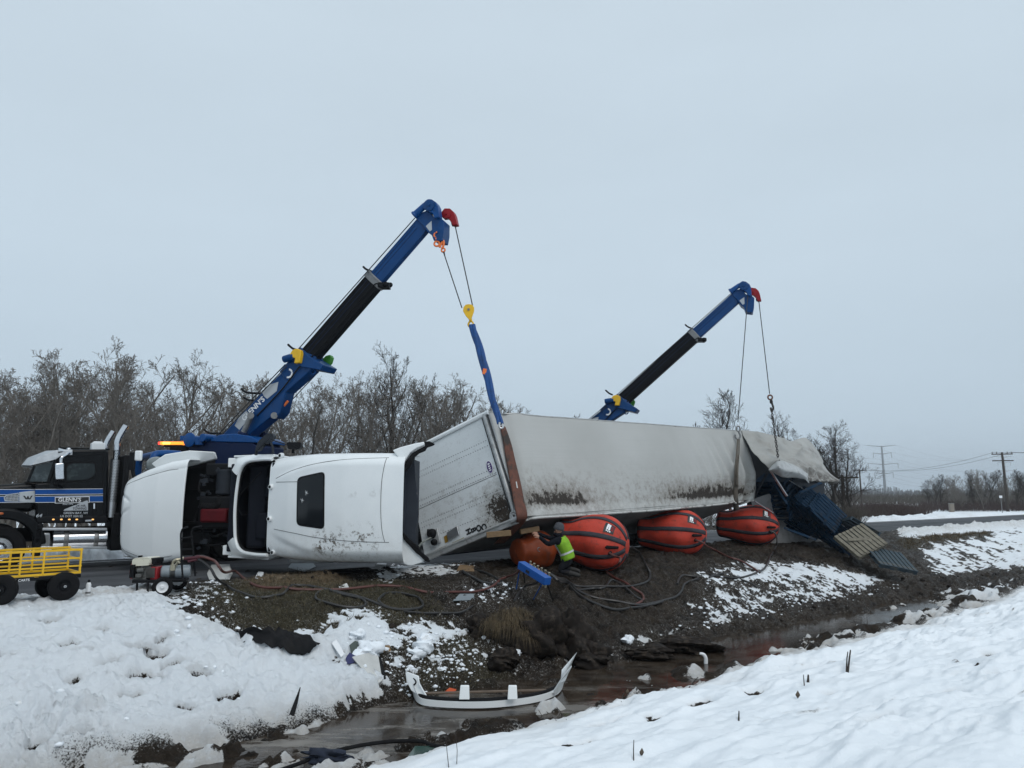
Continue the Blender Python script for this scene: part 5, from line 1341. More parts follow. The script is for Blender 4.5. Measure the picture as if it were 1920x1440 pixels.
    mb = MB(); mb.lathe(q(*z4(1110, 830), -.05, ext), Bv, [(.10, -.03), (.10, .03)], 14); mb.box(q(*z4(1040, 1030), .0, ext), (.12, .3, .08)); mb.torus(q(*z4(1010, 1120), .1, ext), Bv, .05, .016, 12, 6); mb.torus(q(*z4(1060, 1110), -.1, ext), Bv, .05, .016, 12, 6); objs('anchor_ring', mb, M_boomblue, hd, world=True)
    mb = MB(); mb.prism([q(*z4(*p), .205, ext) for p in ((700, 770), (830, 650), (840, 850), (790, 890))], Bv * .004); obj('decal', mb, M_silverlet, hd, world=True)
    # yellow and green auxiliary sheaves at the end of the outer boom
    mb = MB(); mb.prism([q(*p, .42) for p in ((543, 664), (548, 656), (556, 653), (563, 656), (564, 663), (561, 680), (551, 681), (553, 671), (546, 670))], Bv * -.16); obj('yellow_sheave', mb, M_yellow, parent, world=True, bevel=.015)
    mb = MB(); mb.tube([q(532, 674, .34), q(552, 668, .34)], .10, 12); mb.tube([q(588, 682, -.5), q(606, 674, -.5)], .09, 12); mb.prism([q(*p, .3) for p in ((553, 664), (566, 655), (580, 668), (606, 684), (600, 694), (566, 688), (556, 684))], Bv * -.7); obj('sheave_mount', mb, M_boomblue, parent, world=True, bevel=.02)
    mb = MB(); mb.prism([q(*p, -.4) for p in ((604, 674), (610, 667), (618, 665), (621, 670), (618, 680), (608, 690), (604, 690), (608, 682))], Bv * -.16); obj('green_sheave', mb, M_green, parent, world=True, bevel=.015)
    mb = MB()
    for a, b in ((578, 694), (587, 697)): mb.torus(q(a, b, .1), Bv, .07, .022, 14, 6)
    objs('anchor_ring', mb, M_blueframe, parent, world=True)
    # rope guides along the top, lift cylinders
    mb = MB()
    for pts in (((383, 806), (393, 812), (413, 813), (418, 820)), ((453, 729), (463, 736), (490, 738), (496, 742)), ((457, 745), (466, 750), (486, 752), (490, 756)), ((540, 646), (548, 653), (556, 656))):
        mb.tube(spline([q(a, b, .12) for a, b in pts], 4), .032, 7)
    mb.tube(spline([q(a, b, .1, ext) for a, b in ((681, 500), (687, 505), (700, 510), (716, 516))], 4), .03, 7)
    mb.tube(spline([q(a, b, .1) for a, b in ((581, 655), (588, 662), (597, 668))], 4), .03, 7) if False else None
    objs('rope_hook', mb, M_boomblack, parent, world=True)
    for off, (p0, p1, p2) in ((.36, ((436, 868), (456, 812), (471, 779))), (-.42, ((470, 868), (496, 811), (514, 779)))):
        mb = MB(); mb.cyl(q(*p0, off), q(*p1, off), .125, 18); mb.lathe(q(*p1, off), q(*p2, off) - q(*p1, off), [(.135, -.05), (.14, 0), (.10, .03)], 18); cy = obj('lift_cylinder', mb, M_turret, parent, world=True)
        mb = MB(); mb.cyl(q(*p1, off), q(*p2, off), .075, 16); obj('piston_rod', mb, M_steel, cy, world=True)
    mb = MB(); mb.cyl(q(470, 779, .45), q(470, 779, -.2), .09, 14); mb.cyl(q(514, 779, .25), q(514, 779, -.55), .09, 14); objs('cylinder_pin', mb, M_steel, parent, world=True)
    mb = MB(); mb.torus(q(528, 757, .1), A, .07, .03, 12, 6); mb.tube(spline([q(520, 757, .1), q(530, 762, .1), q(540, 752, .1)], 5), .035, 7); obj('stowed_hook', mb, M_orangehook, parent, world=True)
    # ropes lying along the boom
    mb = MB(); mb.tube([q(*z4(455, 585), .24, ext), q(559, 655, .30)], .014, 6); mb.tube([q(535, 683, .34), q(398, 826, .36)], .014, 6); mb.tube([q(538, 686, .30), q(404, 828, .30)], .014, 6); mb.tube([q(604, 690, -.48), q(500, 800, -.48)], .013, 6); mb.tube([q(596, 688, -.2), q(490, 800, -.2)], .013, 6); objs('wire_rope', mb, M_cable, parent, world=True)
    # decals and lettering
    mb = MB()
    mb.prism([q(*p, .216) for p in ((440, 798), (448, 783), (462, 770), (466, 775), (458, 795), (449, 806))], Bv * .003); mb.prism([q(*p, .216) for p in ((491, 735), (506, 721), (522, 716), (519, 733), (501, 748), (495, 743))], Bv * .003)
    objs('decal', mb, M_silverlet, parent, world=True)
    mb = MB(); cc = q(541, 700, .236); ring = []
    for k in range(13):
        a_ = math.radians(200 + 200 * k / 12); ring.append((cc + (A * math.cos(a_) + C_ * math.sin(a_)) * .135, cc + (A * math.cos(a_) + C_ * math.sin(a_)) * .085))
    for k in range(12): mb.prism([ring[k][0], ring[k + 1][0], ring[k + 1][1], ring[k][1]], Bv * .003)
    obj('emblem', mb, M_whitelet, parent, world=True)
    if letters:
        p0, p1 = q(455, 787, .218), q(505, 736, .218); fr = frame(p0, p1 - p0, C_)
        o_ = text('lettering', 'GLENN\u2019S', .22, M_whitelet, parent, fr, .002, bold=.006)
        p0, p1 = q(440, 868, .49), q(452, 826, .49); fr = frame(p0 + (p1 - p0) * .15, p1 - p0, Bv.cross(p1 - p0)); text('lettering', '50 TON', .17, M_whitelet, parent, fr, .002, bold=.006)
    return q
q1_ = boom(tow, B0, BA, BB, 0.0, True)
# second truck: same heading, boom run out further and lower
tip2 = at(1388, 552, 25.2); EXT2 = .80; dz_ = tip2.z - B0.z; L2 = BLEN + EXT2
A2 = (BH * math.sqrt(L2 * L2 - dz_ * dz_) + V(0, 0, dz_)).normalized(); B02 = tip2 - A2 * L2
M2 = MAT[tow2.name].copy(); M2.translation = TOW0 + (B02 - B0); M2.translation.z = TOW0.z; tow2.matrix_basis = M2; MAT[tow2.name] = M2
q2_ = boom(tow2, B02, A2, BB, EXT2, False)
# ---------------------------------------------------------------- rigging between the booms and the trailer
def rope(name, pts, r, m, label, cat, group=None, n=6):
    mb = MB(); mb.tube(pts, r, n); o = obj(name, mb, m, None); o['label'] = label; o['category'] = cat
    if group: o['group'] = group
    return o
z4 = lambda a, b: (740 + a / 12, 360 + b / 12)
hk = q1_(*z4(940, 900), .26)                                   # under the blue head of the first boom
red1 = q1_(*z4(1362, 765), -.19)
blk = at(879, 588, 17.3)                                       # snatch block
# orange swivel hook hanging from the head, with a second hook and eye
t = thing('swivel_hook', 'orange swivel hook and eye hanging from the tip of the nearer blue boom', 'hook', hk)
def dn(px, py, D=17.75): return at(px, py, D)
mb = MB(); mb.tube([hk, dn(818, 437)], .02, 6); mb.torus(dn(818, 441), (0, 1, 0), .055, .028, 14, 8); mb.ball(dn(818, 448), (.035, .035, .06), 10, 8); obj('swivel', mb, M_orangehook, t, world=True)
mb = MB(); mb.torus(dn(819, 457), (.1, 1, 0), .068, .026, 18, 8); obj('hook', mb, M_orangehook, t, world=True)
mb = MB(); mb.tube(spline([dn(824, 464), dn(830, 452), dn(832, 454), dn(831, 462), dn(828, 466)], 5), .03, 8); mb.torus(dn(831, 469), (.3, 1, 0), .05, .022, 14, 8); obj('hook_eye', mb, M_orangehook, t, world=True)
rope('wire_rope', [dn(832, 472), dn(834, 480), at(866, 577, 17.3)], [.03, .016, .016], M_cable, 'left wire rope from the orange hook down to the yellow block', 'wire rope')
rope('wire_rope', [red1, at(886, 573, 17.3)], .016, M_cable, 'right wire rope from the red sheave down to the yellow block', 'wire rope')
t = thing('snatch_block', 'yellow snatch block hanging on two wire ropes from the nearer boom', 'pulley block', blk)
mb = MB(); tear = [(868, 583), (869, 576), (873, 571), (879, 570), (885, 571), (889, 576), (889, 583), (886, 592), (883, 600), (880, 600), (873, 592)]
mb.prism([at(*p, 17.26) for p in tear], (0, .03, 0)); mb.prism([at(*p, 17.38) for p in tear], (0, .03, 0)); obj('side_plate', mb, M_yellow, t, world=True, bevel=.008)
mb = MB(); mb.lathe(at(879, 580, 17.29), (0, 1, 0), [(.10, 0), (.10, .09)], 20); mb.cyl(at(878.5, 580, 17.23), at(878.5, 580, 17.44), .03, 10); obj('sheave', mb, M_steel, t, world=True)
mb = MB(); mb.cyl(at(882, 598, 17.34), at(883, 603, 17.34), .04, 8); mb.torus(at(883, 607, 17.34), (.2, 1, 0), .058, .022, 16, 8); mb.tube(spline([at(883, 600, 17.34), at(878, 608, 17.34), at(881, 613, 17.34), at(886, 611, 17.34)], 4), .024, 7); obj('hook', mb, M_yellow, t, world=True)
# blue round sling down to the trailer
path = spline([at(885, 609, 17.3), at(892, 632, 17.25), at(901, 660, 17.2), at(910, 692, 17.15), at(918, 726, 17.05), at(927, 760, 16.95), at(938, 795, 16.85)], 6)
t = thing('lifting_sling', 'blue polyester round sling between the yellow block and the trailer roof edge', 'sling', path[-1])
M_sling = mat('blue_sling_webbing', (.008, .060, .21), .75, noise=(14, .25), bump=(40, .4), dirt=((.02, .03, .06), 4, .5, .3))
mb = MB(); n_ = len(path)
for j in range(3):
    pts = [p + V(.045 * math.sin(j * 2.1 + i * .17), .03 * math.cos(j * 2.1 + i * .17), 0) for i, p in enumerate(path)]
    mb.tube(pts, [.045 + .018 * math.sin(math.pi * min(i / n_ * 1.2, 1)) for i in range(n_)], 8)
obj('webbing', mb, M_sling, t, world=True)
mb = MB(); c = path[int(n_ * .52)]; mb.box(c + V(-.035, -.08, 0), (.09, .03, .14), Matrix.Rotation(.2, 3, 'Y')); obj('tag', mb, M_orangehook, t, world=True)
t = thing('shackle', 'steel hook joining the blue sling to the rust brown strap', 'shackle', at(940, 800, 16.8))
mb = MB(); mb.tube(spline([at(937, 792, 16.78), at(936, 799, 16.76), at(939, 803, 16.76), at(943, 801, 16.77), at(942, 795, 16.8)], 4), .026, 8); obj('bow', mb, M_alu, t, world=True)
# rust brown strap wrapped round the roof corner of the trailer
def roofpt(px, py, off): return at_plane(px, py, TA + roof_n * off, roof_n)
Lf = [roofpt(a, b, .06) for a, b in ((938, 799), (944, 830), (950, 868), (957, 905), (963, 940), (969, 972))]
Rt = [roofpt(a, b, .06) for a, b in ((947, 801), (958, 832), (966, 866), (975, 903), (982, 938), (988, 966))]
und_l = [at(964, 984, 17.0), at(948, 1000, 17.3), at(925, 1020, 17.7)]; und_r = [at(982, 980, 17.0), at(968, 996, 17.3), at(945, 1018, 17.7)]
M_strap = mat('rust_brown_strap', (.115, .042, .026), .8, noise=(5, .35), bump=(30, .4), dirt=((.030, .024, .02), 1.8, .50, .12))
t = thing('recovery_strap', 'broad rust brown strap wrapped round the front roof corner of the trailer', 'strap', Lf[-1])
A_, B_2 = spline(Lf + und_l, 5), spline(Rt + und_r, 5)
mb = MB(); mb.grid(lambda u, v: A_[int(round(u * (len(A_) - 1)))].lerp(B_2[int(round(u * (len(A_) - 1)))], v) + roof_n * .02 * math.sin(v * math.pi), len(A_) - 1, 6)
so = obj('webbing', mb, M_strap, t, world=True, smooth=180); s_ = so.modifiers.new('thickness', 'SOLIDIFY'); s_.thickness = .03; s_.offset = 0
mb = MB(); k1 = roofpt(969, 900, .11); mb.grid(lambda u, v: roofpt(967 + 2 * v + 2 * u, 903 + 12 * u, .105), 2, 2); o_ = obj('label_patch', mb, M_offwhite, t, world=True)
# timber blocks under the strap
for (a, b, w, lab) in (((912, 1003, 16.7), (958, 999, 16.75), .13, 'pale timber block wedged under the strap below the trailer nose'), ((975, 997, 17.2), (1010, 991, 17.4), .12, 'brown timber block between the strap and the underside of the trailer')):
    o_ = obj('timber_block', MB().beam(at(*a), at(*b), .10, w), M_lumber, None, bevel=.01, label=lab, cat='timber block')
# second boom: two lines to the torn rear of the trailer
near2 = q2_(*z4(905, 585), .26, EXT2); red2 = q2_(*z4(1362, 765), -.19, EXT2)
hkA = at(1384, 800, 23.3)
rope('wire_rope', [near2, hkA + V(0, 0, .15)], .015, M_cable, 'near vertical wire rope from the farther boom to the hook at the roof tear', 'wire rope')
t = thing('hoist_hook', 'grey hook and ring at the top edge of the trailer by the roof tear', 'hook', hkA)
mb = MB(); mb.torus(at(1384, 804, 23.2), (0, 1, 0), .06, .024, 14, 6, stretch=((0, 0, 1), 1.5)); obj('ring', mb, M_steel, t, world=True)
mb = MB(); mb.tube(spline([at(1384, 808, 23.2), at(1386, 812, 23.2), at(1388, 818, 23.2), at(1384, 823, 23.2), at(1379, 820, 23.2), at(1379, 815, 23.2)], 5), .030, 8); obj('hook', mb, M_steel, t, world=True)
M_strap2 = mat('grey_brown_strap', (.10, .085, .068), .85, noise=(5, .35), bump=(30, .4), dirt=((.03, .026, .022), 2.5, .5, .15))
t = thing('recovery_strap', 'grey brown strap hanging down the roof of the trailer beside the tear', 'strap', at(1378, 945, 23.1))
for pl, pr in (((1382, 824), (1384, 826)), ((1386, 824), (1383, 826))):
    pass
la = spline([at(a, b, d) for a, b, d in ((1382, 824, 23.15), (1380, 850, 22.9), (1377.5, 880, 22.75), (1375.5, 912, 22.8), (1374, 940, 22.9), (1376, 958, 23.2))], 4); lb_ = spline([at(a, b, d) for a, b, d in ((1384.5, 824, 23.15), (1383.5, 850, 22.9), (1383, 880, 22.75), (1383, 912, 22.8), (1384, 938, 22.9), (1386, 955, 23.2))], 4)
ra_ = spline([at(a, b, d) for a, b, d in ((1385, 824, 23.2), (1384.5, 850, 22.95), (1381, 880, 22.72), (1379, 912, 22.77))], 4); rb_ = spline([at(a, b, d) for a, b, d in ((1387, 824, 23.2), (1386.5, 850, 22.95), (1384.5, 880, 22.72), (1384, 912, 22.77))], 4)
mb = MB()
for P1, P2 in ((la, lb_), (ra_, rb_)): mb.grid(lambda u, v: P1[int(round(u * (len(P1) - 1)))].lerp(P2[int(round(u * (len(P1) - 1)))], v), len(P1) - 1, 2)
so = obj('webbing', mb, M_strap2, t, world=True, smooth=180); s_ = so.modifiers.new('thickness', 'SOLIDIFY'); s_.thickness = .03; s_.offset = 0
ch_top = at(1443, 738, 23.6)
rope('wire_rope', [red2, ch_top], .015, M_cable, 'slanting wire rope from the red sheave of the farther boom to the chain', 'wire rope')
M_chain = mat('dark_chain_steel', (.045, .042, .040), .5, metal=.6, noise=(9, .3)); M_rustring = mat('rusty_ring', (.13, .06, .04), .6, metal=.3, noise=(9, .3))
t = thing('lifting_chain', 'dark steel chain with ring and hook lifting the torn roof flap', 'chain', ch_top)
mb = MB(); mb.torus(at(1444, 745, 23.6), (0, 1, 0), .075, .028, 16, 8); obj('ring', mb, M_rustring, t, world=True)
mb = MB(); mb.tube(spline([at(1446, 751, 23.5), at(1448, 758, 23.5), at(1450, 765, 23.5), at(1447, 771, 23.5), at(1445, 764, 23.5)], 5), .035, 8); mb.torus(at(1446, 753, 23.5), (1, .3, 0), .05, .025, 12, 6); obj('hook', mb, M_chain, t, world=True)
a_, b_ = at(1447, 770, 23.45), at(1460, 866, 22.6); n_ = int((b_ - a_).length / .085); ldir = (b_ - a_).normalized(); e1 = ldir.orthogonal().normalized(); e2 = ldir.cross(e1)
mb = MB(); mb.torus((0, 0, 0), (0, 1, 0), .032, .013, 12, 6, stretch=((0, 0, 1), 1.75)); lk = obj('link', mb, M_chain, t); me_link = lk.data
for k in range(n_ + 4):
    p = a_ + ldir * (.085 * k) if k < n_ else b_ + V(.01, -.02, -.085 * (k - n_))
    z_ = ldir if k < n_ else V(0, 0, -1); ax = e1 if k % 2 else e2
    fr = frame(p, ax, z_.cross(ax) * -1); Mx = Matrix((ax, z_.cross(ax), z_)).transposed().to_4x4(); Mx.translation = p
    o_ = lk if k == 0 else bpy.data.objects.new('link', me_link)
    if k: scene.collection.objects.link(o_); o_.parent = t
    o_.matrix_basis = MAT[t.name].inverted() @ Mx

# ---------------------------------------------------------------- orange lift bags
M_strapgrey = mat('bag_strap_grey', (.045, .043, .050), .8, noise=(12, .3), spec=.2); 
def bag_mat(name, c): return mat(name, c, .58, spec=.3, noise=(1.8, .30), dirt=((.055, .030, .022), 5, .535, .20), bump=(5, .45))
M_bag = bag_mat('red_orange_bag_fabric', (.46, .046, .026)); M_bag2 = bag_mat('shaded_orange_bag_fabric', (.20, .034, .006))  # the plain bag's orange is darkened to give the trailer's shade
def lift_bag(px, py, D, L_, R_, axis, label, m, straps=True, squash=.94, rot=20, top=9.0):
    c = at(px, py, D); a = Vector(axis).normalized(); e1 = V(-a.y, a.x, 0).normalized(); e1 = -e1 if e1.y > 0 else e1; e2 = a.cross(e1); e2 = -e2 if e2.z < 0 else e2
    t = thing('lift_bag', label, 'lift bag', V(c.x, c.y, gz(c.x, c.y)), None, 'orange lift bags under the trailer')
    def rr(u):
        f = .66 + .34 * float(sstep(-1.0, .25, np.array(u)))
        if u < -.86: f *= math.sqrt(max(1 - ((-u - .86) / .14) ** 2, 0))
        if u > .20: f *= max(1 - ((u - .20) / .80) ** 2.5, 0) ** .52
        return R_ * f
    def P_(u, th, off=0.0):
        r = rr(u) + off; lobes = 1 + .022 * math.cos(8 * (th - math.radians(rot + 22.5)))
        p = c + a * L_ * u + (e1 * math.cos(th) + e2 * math.sin(th) * squash) * r * lobes
        p.z = max(p.z, gz(p.x, p.y) - .06)
        if p.z > top: p.z = top + .25 * (p.z - top)
        p.z -= .05 * math.exp(-((u + .55) / .25) ** 2) * max(math.sin(th), 0)
        q = 2.1 * p.x + 1.3 * p.z; p += e1 * (.012 * math.sin(q * 3.1 + p.y) + .008 * math.sin(9 * u + 4 * th))
        return p
    us = [-1 + 2 * (0.5 - .5 * math.cos(math.pi * i / 36)) for i in range(37)]
    mb = MB(); mb.loft([[P_(u, 2 * math.pi * k / 48) for k in range(48)] for u in us]); obj('shell', mb, m, t, world=True, smooth=180, weld=.0005)
    if straps:
        for k in range(8):
            th = math.radians(rot + 45 * k); mb = MB()
            mb.grid(lambda u, v: P_(-.985 + 1.96 * u, th + (v - .5) * .120 / max(rr(-.985 + 1.96 * u), .12), .008), 40, 2)
            so = obj('strap', mb, M_strapgrey, t, world=True, smooth=180); s_ = so.modifiers.new('thickness', 'SOLIDIFY'); s_.thickness = .01; s_.offset = 1
        # maker's patch, carrying handle, filler valve
        def pg(u0, u1, t0, t1, off): return lambda u, v: P_(u0 + (u1 - u0) * u, math.radians(t0 + (t1 - t0) * v), off)
        mb = MB(); mb.grid(pg(.50, .74, 30, 54, .012), 8, 6); pt_ = obj('maker_patch', mb, M_blacklet, t, world=True, smooth=180)
        mb = MB()
        for (u0, u1, t0, t1) in ((.56, .60, 37, 52), (.585, .63, 43, 46), (.61, .65, 36, 51), (.56, .585, 33, 36), (.60, .625, 32, 35), (.64, .67, 32, 35), (.60, .64, 47, 51)):
            mb.grid(pg(u0, u1, t0, t1, .016), 2, 2)
        obj('patch_mark', mb, M_whitelet, pt_, world=True)
        mb = MB()
        for j in range(3): mb.grid(pg(.665, .725, 37 + 4.5 * j, 39.5 + 4.5 * j, .016), 2, 1)
        obj('patch_stripe', mb, M_red, pt_, world=True)
        h0, h1 = P_(.66, math.radians(-2), .0), P_(.86, math.radians(-2), .0); n_ = (P_(.76, math.radians(-2), 1) - P_(.76, math.radians(-2), 0)).normalized()
        mb = MB(); mb.tube(spline([h0, h0 + n_ * .05, h1 + n_ * .05, h1], 4), .028, 8); mb.grid(pg(.64, .88, -6, 2, .006), 4, 3); obj('handle', mb, M_rubber, t, world=True)
        vp = P_(.72, math.radians(-16), 0); mb = MB(); mb.lathe(vp, n_, [(.05, -.01), (.05, .02), (.025, .03), (.025, .07), (0, .07)], 12); obj('valve', mb, M_rubber, t, world=True)
        t['valve'] = tuple(vp + n_ * .06)
    else:
        mb = MB(); vv = P_(-.25, math.radians(8), .004); nn = (P_(-.25, math.radians(8), 1) - P_(-.25, math.radians(8), 0)).normalized(); mb.torus(vv, nn, .045, .009, 16, 6); obj('valve_ring', mb, M_steel, t, world=True)
    return t
bag1 = lift_bag(1110, 1015, 17.85, .92, .715, (.86, -.42, -.10), 'red lift bag with grey straps beside the kneeling worker', M_bag, top=1.30)
bag2 = lift_bag(1259, 998, 21.3, 1.0, .70, (.93, -.30, -.04), 'middle red lift bag with grey straps under the trailer side', M_bag, rot=12, squash=.97, top=1.34)
bag3 = lift_bag(1401, 984, 24.1, 1.0, .70, (.92, -.34, -.04), 'red lift bag furthest right, by the spilled blue pallets', M_bag, rot=24, squash=.93, top=1.46)
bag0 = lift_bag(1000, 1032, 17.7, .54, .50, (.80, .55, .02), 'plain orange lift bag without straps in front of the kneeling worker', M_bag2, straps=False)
# ---------------------------------------------------------------- kneeling worker
PD = 16.55
person = thing('person', 'kneeling worker in lime safety vest, dark clothes and grey beanie', 'person', V(*at(1064, 1076, PD).xy, gz(*at(1064, 1076, PD).xy)))
J = {
 'pelvis': (at(1065, 1047, PD), .135), 'waist': (at(1062, 1034, PD), .135), 'chest': (at(1053, 1017, PD), .155), 'neckb': (at(1049, 1006, PD), .085), 'neck': (at(1047, 1001, PD - .01), .062),
 'headlow': (at(1047, 996, PD - .02), .082), 'head': (at(1048, 990.5, PD - .02), .102), 'headtop': (at(1049.5, 985.5, PD - .02), .070),
 'lsh': (at(1045, 1012, PD - .17), .085), 'lel': (at(1028, 1021, PD - .30), .062), 'lwr': (at(1013, 1008, PD - .10), .042),
 'rsh': (at(1052, 1010, PD + .19), .080), 'rel': (at(1033, 1010, PD + .34), .058), 'rwr': (at(1011, 1001, PD + .34), .040),
 'lhip': (at(1064, 1052, PD - .10), .115), 'lkn': (at(1049, 1070, PD - .02), .085), 'lan': (at(1079, 1077, PD - .14), .058), 'lto': (at(1089, 1080, PD - .16), .045),
 'rhip': (at(1066, 1050, PD + .11), .112), 'rkn': (at(1053, 1065, PD + .30), .082), 'ran': (at(1080, 1069, PD + .20), .056), 'rto': (at(1088, 1072, PD + .18), .045)}
E_ = [('pelvis', 'waist'), ('waist', 'chest'), ('chest', 'neckb'), ('neckb', 'neck'), ('neck', 'headlow'), ('headlow', 'head'), ('head', 'headtop'), ('chest', 'lsh'), ('lsh', 'lel'), ('lel', 'lwr'), ('chest', 'rsh'), ('rsh', 'rel'), ('rel', 'rwr'),
      ('pelvis', 'lhip'), ('lhip', 'lkn'), ('lkn', 'lan'), ('lan', 'lto'), ('pelvis', 'rhip'), ('rhip', 'rkn'), ('rkn', 'ran'), ('ran', 'rto')]
# hands: a palm and five bent fingers each, reaching for the bag
def hand(tag_, wr, d, up):
    d = d.normalized(); side = d.cross(up).normalized(); up = side.cross(d)
    pm = wr + d * .075; J[tag_ + 'palm'] = (pm, .036); E_.append((tag_ + 'wr', tag_ + 'palm'))
    for k, (o, ln) in enumerate(((-.030, .060), (-.010, .072), (.010, .068), (.028, .052))):
        a = pm + d * .028 + side * o; b = a + d * ln * .55 - up * .008; c = b + d * ln * .35 - up * .030
        for i, p in enumerate((a, b, c)): J['%sf%d%d' % (tag_, k, i)] = (p, .0105 - .001 * i)
        E_.extend([(tag_ + 'palm', '%sf%d0' % (tag_, k)), ('%sf%d0' % (tag_, k), '%sf%d1' % (tag_, k)), ('%sf%d1' % (tag_, k), '%sf%d2' % (tag_, k))])
    a = pm - d * .02 - side * .042; b = a + d * .035 - side * .02 - up * .01; c = b + d * .03 - up * .012
    for i, p in enumerate((a, b, c)): J['%st%d' % (tag_, i)] = (p, .0115 - .001 * i)
    E_.extend([(tag_ + 'palm', tag_ + 't0'), (tag_ + 't0', tag_ + 't1'), (tag_ + 't1', tag_ + 't2')])
hand('l', J['lwr'][0], V(-.8, .15, .45), V(0, -.6, .8)); hand('r', J['rwr'][0], V(-.9, .0, .2), V(0, -.6, .8))
keys = list(J); bm_ = bpy.data.meshes.new('person_body'); bm_.from_pydata([tuple(MAT[person.name].inverted() @ J[k][0]) for k in keys], [(keys.index(a), keys.index(b)) for a, b in E_], [])
body = bpy.data.objects.new('body', bm_); scene.collection.objects.link(body)
body.modifiers.new('skin', 'SKIN'); ms = body.modifiers.new('sub', 'SUBSURF'); ms.levels = 2; ms.render_levels = 2
for k, sv in zip(keys, bm_.skin_vertices[0].data):
    sv.radius = (J[k][1], J[k][1]); sv.use_root = (k == 'pelvis')
me_ = bpy.data.meshes.new_from_object(body.evaluated_get(bpy.context.evaluated_depsgraph_get())); bpy.data.objects.remove(body)
M_jacket = mat('dark_navy_jacket', (.008, .009, .013), .9, noise=(18, .3), bump=(14, .5), spec=.1); M_trousers = mat('dark_grey_trousers', (.015, .016, .020), .9, noise=(14, .3), bump=(12, .5), spec=.1, dirt=((.05, .042, .034), 9, .55, .2)); M_skin = mat('skin', (.36, .19, .13), .5); M_boot = mat('boot_leather', (.016, .014, .012), .7)
for q in (M_jacket, M_trousers, M_skin, M_boot): me_.materials.append(q)
reg = {}
for k in keys:
    reg[k] = 2 if (k[:1] in 'lr' and (k[1:2] in 'ft' and k not in ('lto', 'rto')) or k.endswith('palm')) or k in ('headlow', 'head', 'headtop') else 3 if k in ('lan', 'lto', 'ran', 'rto') else 1 if k in ('pelvis', 'lhip', 'rhip', 'lkn', 'rkn') else 0
JP = [(MAT[person.name].inverted() @ J[k][0], reg[k], J[k][1]) for k in keys]
SEGS = [(MAT[person.name].inverted() @ J[a][0], MAT[person.name].inverted() @ J[b][0], reg[a], reg[b]) for a, b in E_]
def region(p):
    best, r_ = 9, 0
    for a, b, ra2, rb2 in SEGS:
        ab = b - a; t_ = min(max((p - a).dot(ab) / max(ab.length_squared, 1e-9), 0), 1); d = (a + ab * t_ - p).length
        if d < best: best, r_ = d, (ra2 if t_ < .6 else rb2)
    return r_
for p in me_.polygons: p.material_index = region(p.center); p.use_smooth = True
body = bpy.data.objects.new('body', me_); scene.collection.objects.link(body); body.parent = person; MAT[body.name] = MAT[person.name]
# vest, beanie, face details
M_vest = mat('lime_vest', (.20, .40, .015), .8, noise=(12, .2), bump=(10, .6)); M_reflect = mat('reflective_tape', (.55, .55, .53), .4)
tor = [('pelvis', .178, .165), ('waist', .175, .16), ('chest', .205, .175), ('neckb', .135, .12)]
axis_up = (J['neckb'][0] - J['pelvis'][0]).normalized(); tx = V(-1, 0, 0); tx = (tx - axis_up * tx.dot(axis_up)).normalized(); ty = axis_up.cross(tx)
def vring(f, grow=0.0, n=28):
    k = f * (len(tor) - 1); i = min(int(k), len(tor) - 2); w = k - i
    c = J[tor[i][0]][0].lerp(J[tor[i + 1][0]][0], w); a = tor[i][1] * (1 - w) + tor[i + 1][1] * w; b = tor[i][2] * (1 - w) + tor[i + 1][2] * w
    return [c + ty * math.cos(2 * math.pi * q / n) * (a + .03 + grow + .010 * math.sin(q * 2.7 + f * 9)) + tx * math.sin(2 * math.pi * q / n) * (b + grow) for q in range(n)]
mb = MB(); mb.loft([vring(f) for f in np.linspace(-.04, .95, 14)], caps=False); vst = obj('safety_vest', mb, M_vest, person, world=True, smooth=180); s_ = vst.modifiers.new('thickness', 'SOLIDIFY'); s_.thickness = .012
mb = MB(); mb.loft([vring(f, .009) for f in (.24, .33)], caps=False)
obj('reflective_band', mb, M_reflect, vst, world=True, smooth=180)
for sgn in (-1, 1):
    mb = MB(); col_ = []
    for f in np.linspace(.33, .95, 10):
        r0 = vring(f, .010); k0 = 4 if sgn > 0 else 11
        col_.append([r0[k0], r0[k0 + 1], r0[k0 + 2]])
    mb.loft(col_, caps=False, closed=False); obj('reflective_band', mb, M_reflect, vst, world=True, smooth=180)
hc, hd_ = J['head'][0], (J['headtop'][0] - J['headlow'][0]).normalized()
M_beanie = mat('grey_knit', (.055, .058, .066), .95, noise=(40, .3), bump=(60, .5))
mb = MB(); mb.lathe(hc - hd_ * .02, hd_, [(.112, -.02), (.121, .0), (.121, .045), (.113, .055), (.108, .09), (.080, .135), (.035, .155), (0, .158)], 22); obj('beanie', mb, M_beanie, person, world=True, smooth=50)
fd = V(-.75, .6, -.2).normalized(); fs = fd.cross(hd_).normalized(); face0 = J['headlow'][0]
mb = MB(); mb.ball(face0 + fd * .098, (.017, .017, .024), 8, 6); obj('nose', mb, M_skin, person, world=True)
for sg in (-1, 1):
    mb = MB(); mb.ball(face0 + fd * .078 + fs * sg * .034 + hd_ * .03, .013, 8, 6); obj('eye', mb, M_blackplastic, person, world=True)
    mb = MB(); mb.ball(face0 + fs * sg * .086 + hd_ * .01, (.014, .02, .03), 8, 6); obj('ear', mb, M_skin, person, world=True)
mb = MB(); mb.tube([face0 + fd * .080 - hd_ * .035 + fs * k * .02 for k in (-1, 0, 1)], .006, 5); obj('mouth', mb, M_enginered, person, world=True)
mb = MB(); mb.torus(J['neck'][0] - hd_ * .03, hd_, .075, .04, 18, 8); obj('collar', mb, M_jacket, person, world=True)

